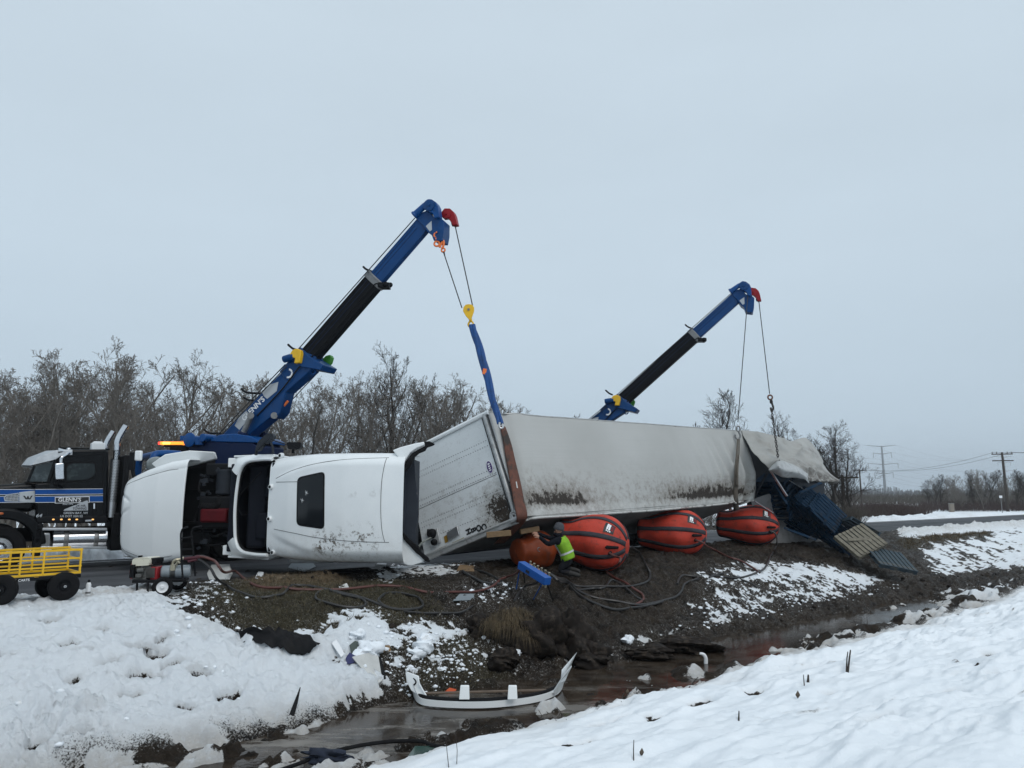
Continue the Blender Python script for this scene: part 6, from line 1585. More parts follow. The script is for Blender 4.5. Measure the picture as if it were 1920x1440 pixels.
# ---------------------------------------------------------------- blue air controller on legs
p0, p1 = at(977, 1059, 14.75), at(1027, 1090, 14.05)
ctl = thing('air_controller', 'blue air control box on legs with a row of brass valves', 'control box', ((p0 + p1) / 2).xy.to_3d() + V(0, 0, gz(*((p0 + p1) / 2).xy)))
M_ctl = mat('blue_box_paint', (.008, .085, .34), .4, noise=(5, .15), dirt=((.03, .03, .03), 6, .6, .2))
cd = (p1 - p0).normalized(); cs = V(cd.y, -cd.x, 0).normalized(); cs = cs if cs.x > 0 else -cs; cu = cs.cross(cd); cu = cu if cu.z > 0 else -cu
mb = MB(); mb.beam(p0, p1, .16, .15, cu); obj('case', mb, M_ctl, ctl, world=True, bevel=.008)
mb = MB(); mb.beam(p0 + cd * .28 - cs * .082 - cu * .01, p0 + cd * .40 - cs * .082 - cu * .01, .006, .05, cu); obj('plate', mb, M_blacklet, ctl, world=True)
M_brass = mat('pale_brass', (.42, .38, .28), .35, metal=.7, noise=(20, .3)); M_redlever = mat('red_lever', (.45, .06, .04), .5)
for k in range(6):
    c = p0 + cd * (.10 + .125 * k) + cs * .15 + cu * .02
    mb = MB(); mb.cyl(c - cs * .08, c + cs * .05, .018, 8); mb.lathe(c + cs * .0, cu, [(.02, -.03), (.03, -.01), (.03, .02), (.02, .05), (.024, .06), (.024, .085), (0, .09)], 10); v_ = obj('valve', mb, M_brass, ctl, world=True)
    mb = MB(); mb.beam(c + cu * .03 - cd * .005, c + cu * .02 + cd * .07 - cs * .02, .014, .008, cu); obj('lever', mb, M_redlever if k % 2 == 0 else M_steel, v_, world=True)
for a_, b_, m_ in (((-.02, .0, -.06), (968, 1105, 14.5), M_ctl), ((.10, .0, -.06), (984, 1092, 14.9), M_blackplastic), ((.80, -.04, -.06), (1000, 1126, 13.6), M_ctl), ((.82, .05, -.06), (1037, 1128, 13.9), M_blackplastic)):
    st0 = p0 + cd * a_[0] + cs * a_[1] + cu * a_[2]; e = gpt(b_[0], b_[1])
    mb = MB(); mb.cyl(st0, e, .013, 8); obj('leg', mb, m_, ctl, world=True)
for k, px_ in enumerate((1016, 1030)):
    mb = MB(); c = p1 - cd * (.12 - .08 * k) - cu * .09; mb.cyl(c + cu * .03, c - cu * .05, .022, 8); obj('fitting', mb, M_brass, ctl, world=True)

# ---------------------------------------------------------------- petrol driven compressor on a hand trolley
CD = 12.75
cp = at(300, 1110, CD); cp.z = gz(cp.x, cp.y)
comp = thing('air_compressor', 'petrol engine compressor with white tank and grey pump on a two wheeled trolley', 'compressor', cp)
def kp(px, py, dy=0.0): return at(px, py, CD + dy)
mb = MB(); mb.beam(kp(252, 1088, .0), kp(352, 1086, .25), .42, .05); obj('trolley_bed', mb, M_blackplastic, comp, world=True, bevel=.01)
for (px_, py_, dy, nm_) in ((304.5, 1103.5, -.16, 0), (333, 1098, .45, 1)):
    c = kp(px_, py_, dy); ax = V(.35, -.94, 0).normalized(); r_ = .165
    c.z = gz(c.x, c.y) + r_ * .93
    mb = MB(); mb.lathe(c, ax, [(.095, -.05), (.14, -.055), (r_, -.035), (r_, .035), (.14, .055), (.095, .05)], 30, closed=True); w_ = obj('wheel', mb, M_rubber, comp, world=True)
    mb = MB(); mb.lathe(c, ax, [(.095, -.04), (.095, .042), (.08, .03), (.05, .022), (.03, .03), (.022, .05), (0, .05)], 24); obj('rim', mb, M_whitelet, w_, world=True)
mb = MB(); mb.cyl(kp(304.5, 1103.5, -.16), kp(333, 1098, .45), .015, 8); obj('axle', mb, M_blackplastic, comp, world=True)
mb = MB(); mb.tube(spline([kp(257, 1090, -.1), kp(257, 1096, -.1), kp(256, 1117, -.12)]), .018, 7); mb.tube(spline([kp(277, 1090, -.2), kp(277, 1096, -.2), kp(277, 1111, -.22)]), .018, 7); objs('leg', mb, M_blackplastic, comp, world=True)
M_tankwhite = mat('cream_tank', (.62, .60, .50), .35, coat=.3, dirt=((.25, .22, .17), 10, .58, .2)); M_enggrey = mat('engine_casting', (.12, .12, .115), .5, metal=.4, noise=(18, .4)); M_redshroud = mat('red_shroud', (.28, .015, .02), .4, noise=(8, .2)); M_pump = mat('pump_grey', (.20, .23, .25), .4, noise=(6, .15))
mb = MB(); tk_ = rounded([kp(247, 1062, -.1), kp(248, 1049, -.1), kp(254, 1046, -.1), kp(278, 1045, -.1), kp(281, 1050, -.1), kp(280, 1060, -.1)], .03, 3); mb.prism(tk_, (.05, .30, 0)); tk2 = obj('fuel_tank', mb, M_tankwhite, comp, world=True, bevel=.025, seg=3)
mb = MB(); mb.cyl(kp(263, 1045, .05), kp(263, 1041.5, .05), .035, 12); obj('filler_cap', mb, M_blackplastic, tk2, world=True)
mb = MB(); mb.prism([kp(281, 1046.5, -.05), kp(293.5, 1046, -.05), kp(293, 1054, -.05), kp(288, 1060, -.05), kp(283, 1057, -.05)], (.04, .2, 0)); obj('air_filter', mb, M_blackplastic, comp, world=True, bevel=.015)
mb = MB(); mb.lathe(kp(251, 1071, .05), V(-.95, -.25, 0), [(.125, -.05), (.14, 0), (.13, .04), (.06, .05), (0, .05)], 22); obj('recoil_cover', mb, M_redshroud, comp, world=True)
mb = MB(); mb.lathe(kp(254, 1071, .05), V(-.95, -.25, 0), [(.145, -.06), (.145, .0)], 18); mb.box(kp(248.5, 1071, -.12), (.07, .06, .22)); obj('shroud', mb, M_blackplastic, comp, world=True)
mb = MB(); mb.box(kp(268, 1074, .05), (.24, .24, .20)); mb.box(kp(281, 1068, .05), (.12, .20, .14)); mb.cyl(kp(258, 1070, -.12), kp(270, 1068, -.12), .035, 12); mb.box(kp(262, 1079, -.1), (.10, .1, .06)); mb.box(kp(268, 1085, .0), (.20, .2, .05))
for k in range(7): mb.box(kp(277 + 2.0 * k, 1074, -.09), (.006, .05, .17))
obj('engine', mb, M_enggrey, comp, world=True, bevel=.008)
mb = MB(); mb.box(kp(294.5, 1074, .06), (.11, .24, .22)); obj('coupling_housing', mb, M_redshroud, comp, world=True, bevel=.01)
ax = (kp(358, 1071, .25) - kp(301, 1073, .08)).normalized(); L_ = (kp(358, 1071, .25) - kp(301, 1073, .08)).length
mb = MB(); o_ = kp(301, 1073, .08); mb.lathe(o_, ax, [(.07, 0), (.105, .02), (.112, .05), (.112, L_ * .30), (.09, L_ * .32), (.09, L_ * .48), (.112, L_ * .50), (.115, L_ * .93), (.10, L_ * .98), (.06, L_), (0, L_)], 26); obj('pump', mb, M_pump, comp, world=True, smooth=35)
mb = MB()
for k in range(6): mb.lathe(o_, ax, [(.094, L_ * (.33 + .025 * k)), (.105, L_ * (.335 + .025 * k)), (.105, L_ * (.345 + .025 * k)), (.094, L_ * (.35 + .025 * k))], 20)
obj('cooling_fin', mb, M_enggrey, comp, world=True, kind='stuff')
mb = MB(); mb.tube(spline([kp(324, 1064, .1), kp(324, 1055, .1), kp(329, 1050, .1), kp(336, 1049, .12), kp(345, 1046, .15)]), .025, 8); mb.box(kp(326, 1064, .1), (.08, .1, .10)); mb.tube(spline([kp(330, 1058, .05), kp(334, 1053, .05), kp(337, 1056, .05)]), .018, 8); obj('outlet_pipe', mb, M_brass, comp, world=True)
mb = MB(); mb.tube(spline([kp(343, 1087, -.12), kp(341, 1060, -.12), kp(339, 1010, -.12), kp(340, 997, -.12), kp(344, 991, -.10), kp(352, 988, .0)], 5), .017, 8); mb.tube(spline([kp(366, 1080, .30), kp(363, 1040, .30), kp(359, 1005, .30), kp(360, 994, .30), kp(366, 989, .30), kp(378, 987, .30)], 5), .017, 8); objs('handle', mb, M_blackplastic, comp, world=True)
mb = MB()
for a, b in (((341, 1009), (360, 1007)), ((341, 1030), (361, 1030))): mb.cyl(kp(*a, -.12), kp(*b, .30), .012, 7)
objs('crossbar', mb, M_blackplastic, comp, world=True)
mb = MB(); mb.cyl(kp(345, 1048, .15), kp(372, 1045, .2), .03, 10); mb.cyl(kp(352, 1053, .15), kp(370, 1049, .2), .025, 10); mb.lathe(kp(372, 1045, .2), V(1, .1, 0), [(.04, -.03), (.04, .03)], 12); obj('hose_coupling', mb, mat('maroon_coupling', (.07, .014, .022), .4, metal=.3), comp, world=True)

# ---------------------------------------------------------------- yellow steel garden cart
cw, cl = V(-.72, .694, 0).normalized(), V(-.694, -.72, 0).normalized()
cr = at(153, 1030, 11.5); zg = gz(cr.x, cr.y)
cart = thing('garden_cart', 'black wheeled garden cart with yellow rail sides, partly out of frame', 'cart', V(cr.x, cr.y, 0) + cl * .6 + cw * .33)
zt, zb, zbed = cr.z, at(150, 1073, 11.5).z, at(150, 1077, 11.5).z
CLn, CWd = 1.25, .66
def ck(l, w, z): return V(cr.x, cr.y, 0) + cl * l + cw * w + V(0, 0, z)
def side_rail(w):
    for k, z in enumerate((zt, zt - .13, zt - .25, zb)):
        mb = MB(); mb.beam(ck(-.02, w, z), ck(CLn + .02, w, z), .022, .034 if k in (0, 3) else .024); obj('rail', mb, M_yellow, cart, world=True, bevel=.003)
    for l in (.0, .50, .80, CLn) if True else (): 
        mb = MB(); mb.beam(ck(l, w, zb), ck(l, w, zt + .01), .032, .026, cl); obj('rail_post', mb, M_yellow, cart, world=True, bevel=.003)
side_rail(0); side_rail(CWd)
for l in (0, CLn):
    for k, z in enumerate((zt - .02, zt - .15, zb)):
        mb = MB(); mb.beam(ck(l, 0, z), ck(l, CWd, z), .022, .028); obj('rail', mb, M_yellow, cart, world=True, bevel=.003)
mb = MB(); mb.beam(ck(-.02, CWd / 2, zbed - .02), ck(CLn + .02, CWd / 2, zbed - .02), CWd + .04, .05); obj('bed', mb, M_blackplastic, cart, world=True, bevel=.006)
for l in (.10, .55, .85):
    mb = MB(); mb.beam(ck(l, -.012, zb - .05), ck(l + .06, -.012, zb - .05), .012, .05); obj('hinge', mb, M_yellow, cart, world=True)
fr = frame(ck(1.02, -.024, zbed - .028), -cl, V(0, 0, 1)); o_ = text('lettering', 'GORILLA CARTS', .048, M_whitelet, cart, fr, .001, bold=.001)
for l, w, name_ in ((.21, -.04, 0), (.21, CWd + .04, 1), (1.0, -.02, 2), (1.0, CWd + .02, 3)):
    c = ck(l, w, 0); zz = gz(c.x, c.y); c.z = zz + .205
    ax = -cw if name_ < 2 else (-cw + cl * .75).normalized()
    if name_ % 2: ax = ax
    mb = MB(); mb.lathe(c, ax, [(.10, -.055), (.17, -.06), (.205, -.045), (.215, -.02), (.215, .02), (.205, .045), (.17, .06), (.10, .055)], 34, closed=True)
    for k in range(34):
        a = 2 * math.pi * k / 34
    w_ = obj('wheel', mb, M_rubber, cart, world=True)
    mb = MB(); mb.lathe(c, ax, [(.105, -.04), (.105, .045), (.085, .035), (.075, .012), (.05, .012), (.045, .035), (.018, .045), (.018, .075), (0, .075)], 26); obj('rim', mb, M_blackplastic, w_, world=True)
    mb = MB(); mb.lathe(c, ax, [(.019, .07), (.019, .085), (.010, .088), (.010, .075)], 12); obj('axle_nut', mb, M_alu, w_, world=True)
for l in (.21, 1.0):
    mb = MB(); z_ = gz(*ck(l, .3, 0).xy) + .205; mb.cyl(ck(l, 0, z_), ck(l, CWd, z_), .016, 8); mb.beam(ck(l, .12, z_), ck(l + .03, .12, zbed), .03, .04); mb.beam(ck(l, CWd - .12, z_), ck(l + .03, CWd - .12, zbed), .03, .04); obj('axle_frame', mb, M_blackplastic, cart, world=True)
# spray can on the road
c = gpt(164.5, 1117); can = thing('gas_bottle', 'small white gas bottle with black cap standing on the wet road', 'bottle', c)
mb = MB(); mb.lathe(c, (0, 0, 1), [(.036, 0), (.038, .01), (.038, .17), (.028, .20), (.016, .21)], 16); obj('bottle_body', mb, M_whitelet, can, world=True)
mb = MB(); mb.lathe(c, (0, 0, 1), [(.020, .205), (.022, .24), (.012, .25), (0, .25)], 12); obj('cap', mb, M_blackplastic, can, world=True)
mb = MB(); mb.lathe(c, (0, 0, 1), [(.0388, .03), (.0388, .06)], 16); obj('label_band', mb, M_steel, can, world=True)

# ---------------------------------------------------------------- hoses
def hose(pts, r, m, label, cat='hose', start=None, end=None, n=7, sub=8, lift=.6):
    P_ = []
    if start: P_ += [Vector(q) for q in start]
    P_ += [gpt(a, b) for a, b in pts]
    if end: P_ += [Vector(q) for q in end]
    q_ = spline(P_, sub); n0 = len(start) * sub if start else 0; n1 = (len(end)) * sub if end else 0
    for i, p in enumerate(q_):
        g = gz(p.x, p.y) + r * lift
        if i >= n0 and i < len(q_) - n1: p.z = g + .012 * math.sin(i * .21)
        else: p.z = max(p.z, g)
    gl = [gz(p.x, p.y) for p in q_]
    for _ in range(24):
        for i in range(1, len(q_) - 1): q_[i].z = max((q_[i - 1].z + 2 * q_[i].z + q_[i + 1].z) / 4, gl[i] - r * .9)
    for p in q_: p.z += r * .5
    mb = MB(); mb.tube(q_, r, n); o = obj('hose', mb, m, None, label=label, cat=cat, group='air hoses on the mud'); return o
HR = .027
cA = [kp(373, 1045, .2), kp(386, 1046, .15), kp(402, 1053, .1), kp(418, 1065, .05)]
hose([(440, 1083), (470, 1093), (520, 1106), (560, 1109), (640, 1111), (740, 1107), (800, 1110), (850, 1114), (890, 1112), (925, 1102), (950, 1092)], .024, M_hosered, 'long reddish hose running from the compressor to the blue control box', start=cA, end=[p0 - cu * .12 - cs * .02])
cB = [kp(371, 1049, .2), kp(382, 1054, .12), kp(395, 1068, .05), kp(406, 1083, -.05)]
hose([(425, 1103), (445, 1112), (470, 1119), (500, 1124), (528, 1119), (541, 1106), (560, 1100.5), (600, 1104), (640, 1115), (680, 1128), (684, 1137), (660, 1143), (625, 1140), (594, 1128), (596, 1114), (625, 1111), (665, 1120), (700, 1132), (730, 1142), (768, 1147), (792, 1139), (786, 1124), (755, 1115), (720, 1117), (711, 1127), (735, 1141), (790, 1151), (840, 1157), (868, 1151), (886, 1138)], .024, M_hose, 'black hose from the compressor with two loops coiled on the grass', start=cB)
hose([(868, 1073), (885, 1084), (905, 1092), (938, 1098)], HR, M_hose, 'short black hose left of the control box, nearer the water')
hose([(884, 1068), (900, 1073), (920, 1080), (940, 1092)], HR, M_hose, 'short black hose left of the control box, nearer the trailer')
hose([(965, 1128), (970, 1120), (985, 1106)], HR, M_hose, 'grey hose stub under the blue control box', end=[p0 + cd * .62 - cu * .12])
def valve_pt(k): return p0 + cd * (.10 + .125 * k) + cs * .21 + cu * .02
hose([(1062, 1100), (1080, 1112), (1105, 1130), (1140, 1146), (1170, 1149), (1205, 1143), (1240, 1134), (1265, 1124), (1278, 1112), (1285, 1098), (1310, 1088)], HR, M_hose, 'outermost hose of the bundle sweeping right from the control box', start=[valve_pt(5), at(1048, 1086, 14.2)])
hose([(1064, 1097), (1082, 1108), (1110, 1120), (1150, 1131), (1190, 1137), (1230, 1135), (1262, 1126)], HR, M_hose, 'middle hose of the bundle sweeping right from the control box', start=[valve_pt(4), at(1045, 1082, 14.35)])
v1 = Vector(bag1['valve']); v2 = Vector(bag2['valve']); v3 = Vector(bag3['valve'])
hose([(1060, 1094), (1078, 1102), (1110, 1104), (1150, 1103), (1190, 1101), (1215, 1092), (1219, 1080), (1212, 1062), (1200, 1042)], HR, M_hose, 'hose curving from the control box up to the first red lift bag', start=[valve_pt(3), at(1042, 1079, 14.5)], end=[at(1185, 1026, 18.0)])
hose([(1145, 1072), (1137, 1074), (1150, 1084), (1168, 1092), (1186, 1103), (1203, 1116), (1206, 1128), (1190, 1140)], HR, M_hosered, 'hose hanging from the valve of the first red bag', start=[v1, v1 + V(.12, -.10, -.10), at(1163, 1046, 16.7), at(1160, 1056, 16.6)])
hose([(1085, 1110), (1110, 1109), (1130, 1104), (1142, 1092), (1152, 1092), (1172, 1104), (1190, 1118), (1206, 1130)], HR, M_hose, 'hose with a hump lying across the mud behind the bundle')
hose([(1342, 1034), (1370, 1048), (1395, 1058), (1414, 1068), (1424, 1076)], HR, M_hosered, 'hose running down from the valve of the middle red bag', start=[v2, v2 + V(.15, -.08, -.05), at(1326, 1024, 20.6)])
hose([(1440, 1062), (1428, 1074), (1400, 1082), (1370, 1086), (1342, 1083), (1330, 1080)], HR, M_hose, 'hose hanging from the valve of the last red bag', start=[v3, v3 + V(.14, -.05, -.06), at(1457, 1015, 23.2), at(1452, 1040, 23.0)])
hose([(1330, 1085), (1350, 1078), (1375, 1082), (1395, 1090), (1420, 1105)], HR, M_hose, 'loose black hose on the snow patch below the middle bag')
hose([(1270, 1098), (1276, 1082), (1290, 1080), (1315, 1084)], HR, M_hose, 'small black hose bend below the middle bag')
# ---------------------------------------------------------------- wreckage in and beside the ditch
wb = at_z(910, 1318, -1.15)
bump = thing('bumper', 'white plastic bumper skin with two mounting tabs lying in the ditch', 'bumper', wb)
def wz(px, py, z=-1.15): return at_z(px, py, z)
base = [wz(776, 1303), wz(784, 1314), wz(805, 1320), wz(860, 1323.5), wz(920, 1323), wz(980, 1317), wz(1020, 1309), wz(1045, 1298), wz(1054, 1288)]
bs = spline(base, 6); nb = len(bs)
def bh(i): f = i / (nb - 1); return .055 + .30 * max(0, 1 - f / .14) ** 1.3 + .42 * max(0, (f - .88) / .12) ** 1.4
mb = MB(); rows_ = []
for i, p in enumerate(bs):
    f = i / (nb - 1); lean = V(-.16, .05, 0) * max(0, 1 - f / .14) + V(.20, .12, 0) * max(0, (f - .86) / .14)
    h = bh(i); inw = V(0, .06, 0)
    rows_.append([p + V(0, 0, -.03), p + V(0, 0, h * .5) + lean * h, p + V(0, 0, h) + lean * h * 2.6, p + V(0, .02, h) + lean * h * 2.6, p + inw + V(0, 0, h * .5), p + inw + V(0, 0, -.03)])
mb.loft(rows_); obj('skin', mb, M_white, bump, world=True, smooth=40)
mb = MB(); mb.tube([p + V(0, .09, .055) for p in bs[2:-4]], .030, 6); obj('rubber_strip', mb, M_rubber, bump, world=True)
mb = MB(); mb.beam(bs[6] + V(0, .12, .07), bs[-12] + V(0, .12, .07), .07, .015); obj('support_bar', mb, mat('rusty_brown_bar', (.12, .085, .06), .7, noise=(9, .3)), bump, world=True)
for a, b in ((860.5, 880.5), (951.5, 970.5)):
    z0 = -1.07
    pts = [wz(a, 1312, z0), wz(b, 1312, z0)]; w = (pts[1] - pts[0]).length; c = pts[0]
    mb = MB(); mb.prism([c, c + V(w, 0, 0), c + V(w * .92, .06, .17), c + V(w * .10, .06, .17)], (0, .025, .008)); obj('mounting_tab', mb, M_white, bump, world=True, bevel=.008)
mb = MB(); mb.prism([wz(760, 1262, -.85), wz(763, 1260, -.83), wz(784, 1268, -.86), wz(785, 1282, -.93), wz(800, 1306, -1.09), wz(790, 1309, -1.12), wz(771, 1295, -1.05), wz(762, 1278, -.94)], (.01, .03, .0)); obj('end_panel', mb, M_white, bump, world=True, bevel=.008)
mb = MB(); mb.tube(spline([wz(768, 1275, -.93), wz(775, 1272, -.90), wz(780, 1279, -.93), wz(776, 1284, -.97)]), .012, 6); obj('trim_slot', mb, M_rubber, bump, world=True)
mb = MB(); mb.prism([wz(1072, 1250, -.72), wz(1066, 1262, -.80), wz(1058, 1280, -.95), wz(1044, 1302, -1.15), wz(1036, 1300, -1.12), wz(1050, 1278, -.95), wz(1062, 1262, -.8)], (.0, .04, .01)); mb.prism([wz(1066, 1262, -.8), wz(1056, 1268, -.88), wz(1052, 1280, -.95), wz(1060, 1276, -.9)], (0, .05, .01)); obj('broken_end', mb, M_white, bump, world=True)
# windscreen frame with a greenish pane, half under slush
wf = thing('window_frame', 'black rubber window frame with greenish glass half buried in slush', 'window', wz(700, 1410, -1.12))
mb = MB(); pth = spline([wz(520, 1446, -1.13), wz(560, 1432, -1.12), wz(610, 1413, -1.10), wz(680, 1397, -1.08), wz(740, 1390, -1.06), wz(790, 1390, -1.06), wz(812, 1398, -1.05), wz(845, 1402, -1.03)], 6); mb.tube(pth, .022, 7); obj('rubber_seal', mb, M_rubber, wf, world=True)
mb = MB(); mb.prism([wz(762, 1424, -1.09), wz(778, 1400, -1.08), wz(812, 1400, -1.07), wz(842, 1403, -1.05), wz(800, 1428, -1.07)], (0, 0, .008)); obj('pane', mb, mat('green_grey_glass', (.035, .075, .062), .08, spec=.8, dirt=((.13, .14, .13), 5, .5, .3)), wf, world=True)
def lump(name, px, py, r, m, label, cat, seed=1, z=None, rough=.35, n=18, sq=(1, 1, 1), sink=.3, parent=None):
    p = gpt(px, py) if z is None else at_z(px, py, z)
    mb = MB(); mb.ball((0, 0, 0), 1, n, max(6, n * 2 // 3))
    out = []
    for v in mb.v:
        d = 1 + rough * (2 * float(fbm(np.array(v.x * 1.5 + seed * 7.1 + v.z), np.array(v.y * 1.5 + v.z * 1.3 + seed), 4, seed)) - 1) * 1.6
        out.append(p + V(v.x * r * sq[0] * d, v.y * r * sq[1] * d, (v.z * d + 1 - sink * 2) * r * sq[2]))
    mb.v = out
    o = obj(name, mb, m, parent, world=parent is not None, smooth=60, weld=.0005, label=None if parent else label, cat=None if parent else cat); return o
M_navycloth = mat('navy_cloth', (.012, .018, .035), .85, noise=(12, .4), bump=(12, .6))
lump('jacket', 604, 1424, .20, M_navycloth, 'crumpled dark blue jacket lying in the slush by the window frame', 'jacket', 3, z=-1.12, rough=.7, n=28, sq=(1.25, .55, .42))
# big soil clods and the turf flap
M_soil = mat('wet_dark_soil', (.015, .0115, .0095), .7, spec=.15, noise=(5, .45), dirt=((.060, .047, .036), 8, .50, .18), bump=(11, 1.0))
for (px_, py_, r, sq, sd, lab) in ((1010, 1225, .42, (1.0, .8, .95), 4, 'dark upturned soil clod left of its taller twin at the ditch edge'), (1070, 1228, .46, (.9, .8, 1.0), 8, 'tallest dark soil clod, standing at the ditch edge below the lift bags'), (1105, 1245, .36, (1.1, .8, .55), 12, 'low dark soil clod at the water just right of the tall clods'), (948, 1246, .24, (1.0, .9, .6), 15, 'dark soil clod under the brown grass tussock'), (1285, 1222, .40, (1.35, .8, .42), 21, 'flat dark mud clod lying in the water of the ditch'), (1220, 1232, .30, (1.3, .7, .35), 25, 'low turf clod in the water left of the flat mud clod'), (905, 1190, .26, (1.0, .8, .7), 28, 'small dark clod on the bank left of the grass tussock')):
    lump('soil_clod', px_, py_, r, M_soil, lab, 'soil clod', sd, rough=.55, n=48, sq=sq, sink=.22)
# brown grass tussock hanging over the clods
M_straw = mat('dry_brown_grass', (.105, .076, .042), .85, noise=(9, .7), dirt=((.035, .026, .016), 7, .48, .2)); M_straw2 = mat('dead_grass_dark', (.080, .066, .036), .85, noise=(6, .45))
def blades(name, pts, m, parent=None, **kw):
    mb = MB()
    for p, d, w, L_, droop in pts:
        s_ = d.cross(V(0, 0, 1)); s_ = s_.normalized() * w if s_.length > 1e-3 else V(w, 0, 0)
        a, b = p, p + d * L_ * .55; c = p + d * L_ + V(0, 0, -droop * L_)
        mb.add([a - s_, a + s_, b + s_ * .7, b - s_ * .7, c], [(0, 1, 2, 3), (3, 2, 4)])
    return obj(name, mb, m, parent, smooth=0, **kw)
tc_ = gpt(962, 1204)
tus = thing('grass_tussock', 'brown drooping grass tussock torn up on top of the dark soil clods', 'grass tussock', tc_)
pts = []
for k in range(3400):
    a = rr_.uniform(0, 6.283); r = .46 * math.sqrt(rr_.random()); q = float(fbm(np.array(tc_.x + 3 * math.cos(a) * r), np.array(3 * math.sin(a) * r), 3, 6)) - .5
    p = tc_ + V(r * math.cos(a) * 1.05 - .02, r * math.sin(a) * .7, .42 - 1.0 * r * r + .40 * q)
    cl_ = 2.2 * math.sin(a * 3 + r * 9)
    d = V(math.cos(a + .3 * cl_) * .6 + rr_.gauss(0, .5), math.sin(a + .3 * cl_) * .6 - .30 + rr_.gauss(0, .5), .25 + .45 * rr_.random()).normalized()
    pts.append((p, d, .0045, rr_.uniform(.10, .30), rr_.uniform(.2, 1.6)))
blades('grass_blade', [(MAT[tus.name].inverted() @ p, d, w, L_, q) for p, d, w, L_, q in pts], M_straw, tus, kind='stuff')
lump('root_ball', 962, 1205, .42, M_soil, None, None, 33, rough=.5, n=24, sq=(.85, .6, .58), sink=.28, parent=tus)
# dark plastic wheel-arch liner torn off on the snow
M_liner = mat('black_liner_plastic', (.007, .007, .008), .6, spec=.15, noise=(9, .4), bump=(6, .5))
ln_net = [[gpt(441, 1188, .10), gpt(480, 1200, .15), gpt(540, 1207, .12), gpt(600, 1213, .02)], [gpt(450, 1195, .09), gpt(495, 1208, .10), gpt(545, 1217, .08), gpt(590, 1223, .02)], [gpt(455, 1203, .0), gpt(500, 1217, .0), gpt(550, 1230, .0), gpt(580, 1232, -.02)]]
mb = MB(); mb.grid(lambda u, v: (lambda p: p + V(0, 0, .07 * float(fbm(np.array(p.x * 5), np.array(p.y * 5), 3, 4)) - .02 + .26 * float(billow(np.array(p.x * 4.1), np.array(p.y * 4.1), 3, 8)) - .17))(net_surface(ln_net, u, v)), 16, 30)
o_ = obj('wheel_arch_liner', mb, M_liner, None, smooth=60, label='torn black plastic liner half covered by snow on the left bank', cat='car part'); s_ = o_.modifiers.new('thickness', 'SOLIDIFY'); s_.thickness = .012
def shard(name, corners, m, label, cat, up=None, th=.012, bevel=.003):
    P_ = [gpt(a, b, h) for a, b, h in corners]; n_ = (P_[1] - P_[0]).cross(P_[2] - P_[0]).normalized()
    mb = MB(); mb.prism(P_, n_ * th); return obj(name, mb, m, None, label=label, cat=cat, bevel=bevel)
shard('plastic_shard', [(541, 1344, .0), (549, 1330, .06), (561, 1318, .20), (556, 1334, .10), (550, 1345, .0)], M_liner, 'black plastic shard standing up in the snow at the water edge', 'shard')
shard('plastic_shard', [(849, 1128, .02), (862, 1120, .05), (888, 1119, .05), (890, 1127, .02)], M_pump, 'flat grey plastic sheet on the mud left of the tussock', 'shard')
shard('plastic_shard', [(660, 1245, .10), (690, 1245, .14), (709, 1250, .16), (717, 1278, .02), (705, 1286, .0)], M_offwhite, 'dirty white panel leaning in the snow at the water edge', 'panel')
shard('plastic_shard', [(709, 1250, .16), (714, 1252, .16), (724, 1276, .02), (717, 1280, .02)], M_liner, 'black edging strip of the leaning white panel', 'panel')
shard('plastic_shard', [(622, 1213, .05), (630, 1212, .10), (646, 1232, .05), (640, 1236, .02)], M_whitelet, 'white plastic strip sticking out of the snow by the blue scrap', 'shard')
shard('plastic_shard', [(705, 1222, .03), (716, 1217, .06), (731, 1218, .05), (733, 1225, .02), (720, 1226, .02)], M_lumber, 'tan cardboard scrap on the snow right of the wreckage', 'cardboard')
shard('plastic_shard', [(648, 1238, .03), (655, 1234, .08), (670, 1238, .05), (664, 1247, .02), (650, 1248, .02)], mat('deep_blue_plastic', (.012, .014, .09), .5), 'deep blue plastic scrap in the dirty snow', 'scrap')
shard('plastic_shard', [(655, 1217, .05), (665, 1214, .10), (682, 1216, .08), (680, 1228, .02), (660, 1230, .02)], mat('grey_green_plastic', (.05, .065, .055), .5), 'grey green plastic scrap beside the blue one', 'scrap')
shard('timber_offcut', [(856, 1073, .03), (862, 1064, .06), (889, 1066, .06), (889, 1074, .03)], M_lumber, 'brown timber offcut lying in the mud below the trailer nose', 'timber')
for (px_, py_, r, sd, lab) in ((797, 1214, .20, 41, 'large pale ice block on the grassy bank above the bumper'), (780, 1233, .12, 42, 'snow lump just below the pale ice block'), (668, 1198, .11, 43, 'white snow lump near the grass above the wreckage'), (690, 1233, .22, 44, 'flat white snow chunk beside the blue scrap'), (945, 1242, .17, 45, 'white snow chunk on the mud left of the dark clods'), (968, 1228, .08, 46, 'small snow chunk between the clods and the tussock'), (1178, 1205, .12, 47, 'snow chunk beside the tall dark clod'), (1030, 1172, .14, 48, 'snow chunk lying on the mud behind the tall clods')):
    lump('snow_chunk', px_, py_, r, None or mat_snow if 'mat_snow' in globals() else M_whitelet, lab, 'snow chunk', sd, rough=.6, n=22, sq=(1, .8, .65), sink=.25)
M_orangeplastic = mat('orange_plastic', (.60, .09, .02), .5, noise=(9, .2))
shard('plastic_shard', [(788, 1336, .02), (796, 1332, .04), (815, 1331, .03), (803, 1336, .02), (797, 1340, .01)], M_orangeplastic, 'orange plastic scrap floating in the water in front of the bumper', 'scrap')
shard('plastic_shard', [(834, 1303, .04), (843, 1300, .07), (856, 1301, .05), (852, 1306, .03), (840, 1306, .02)], M_orangeplastic, 'orange plastic scrap behind the bumper, left of its tabs', 'scrap')
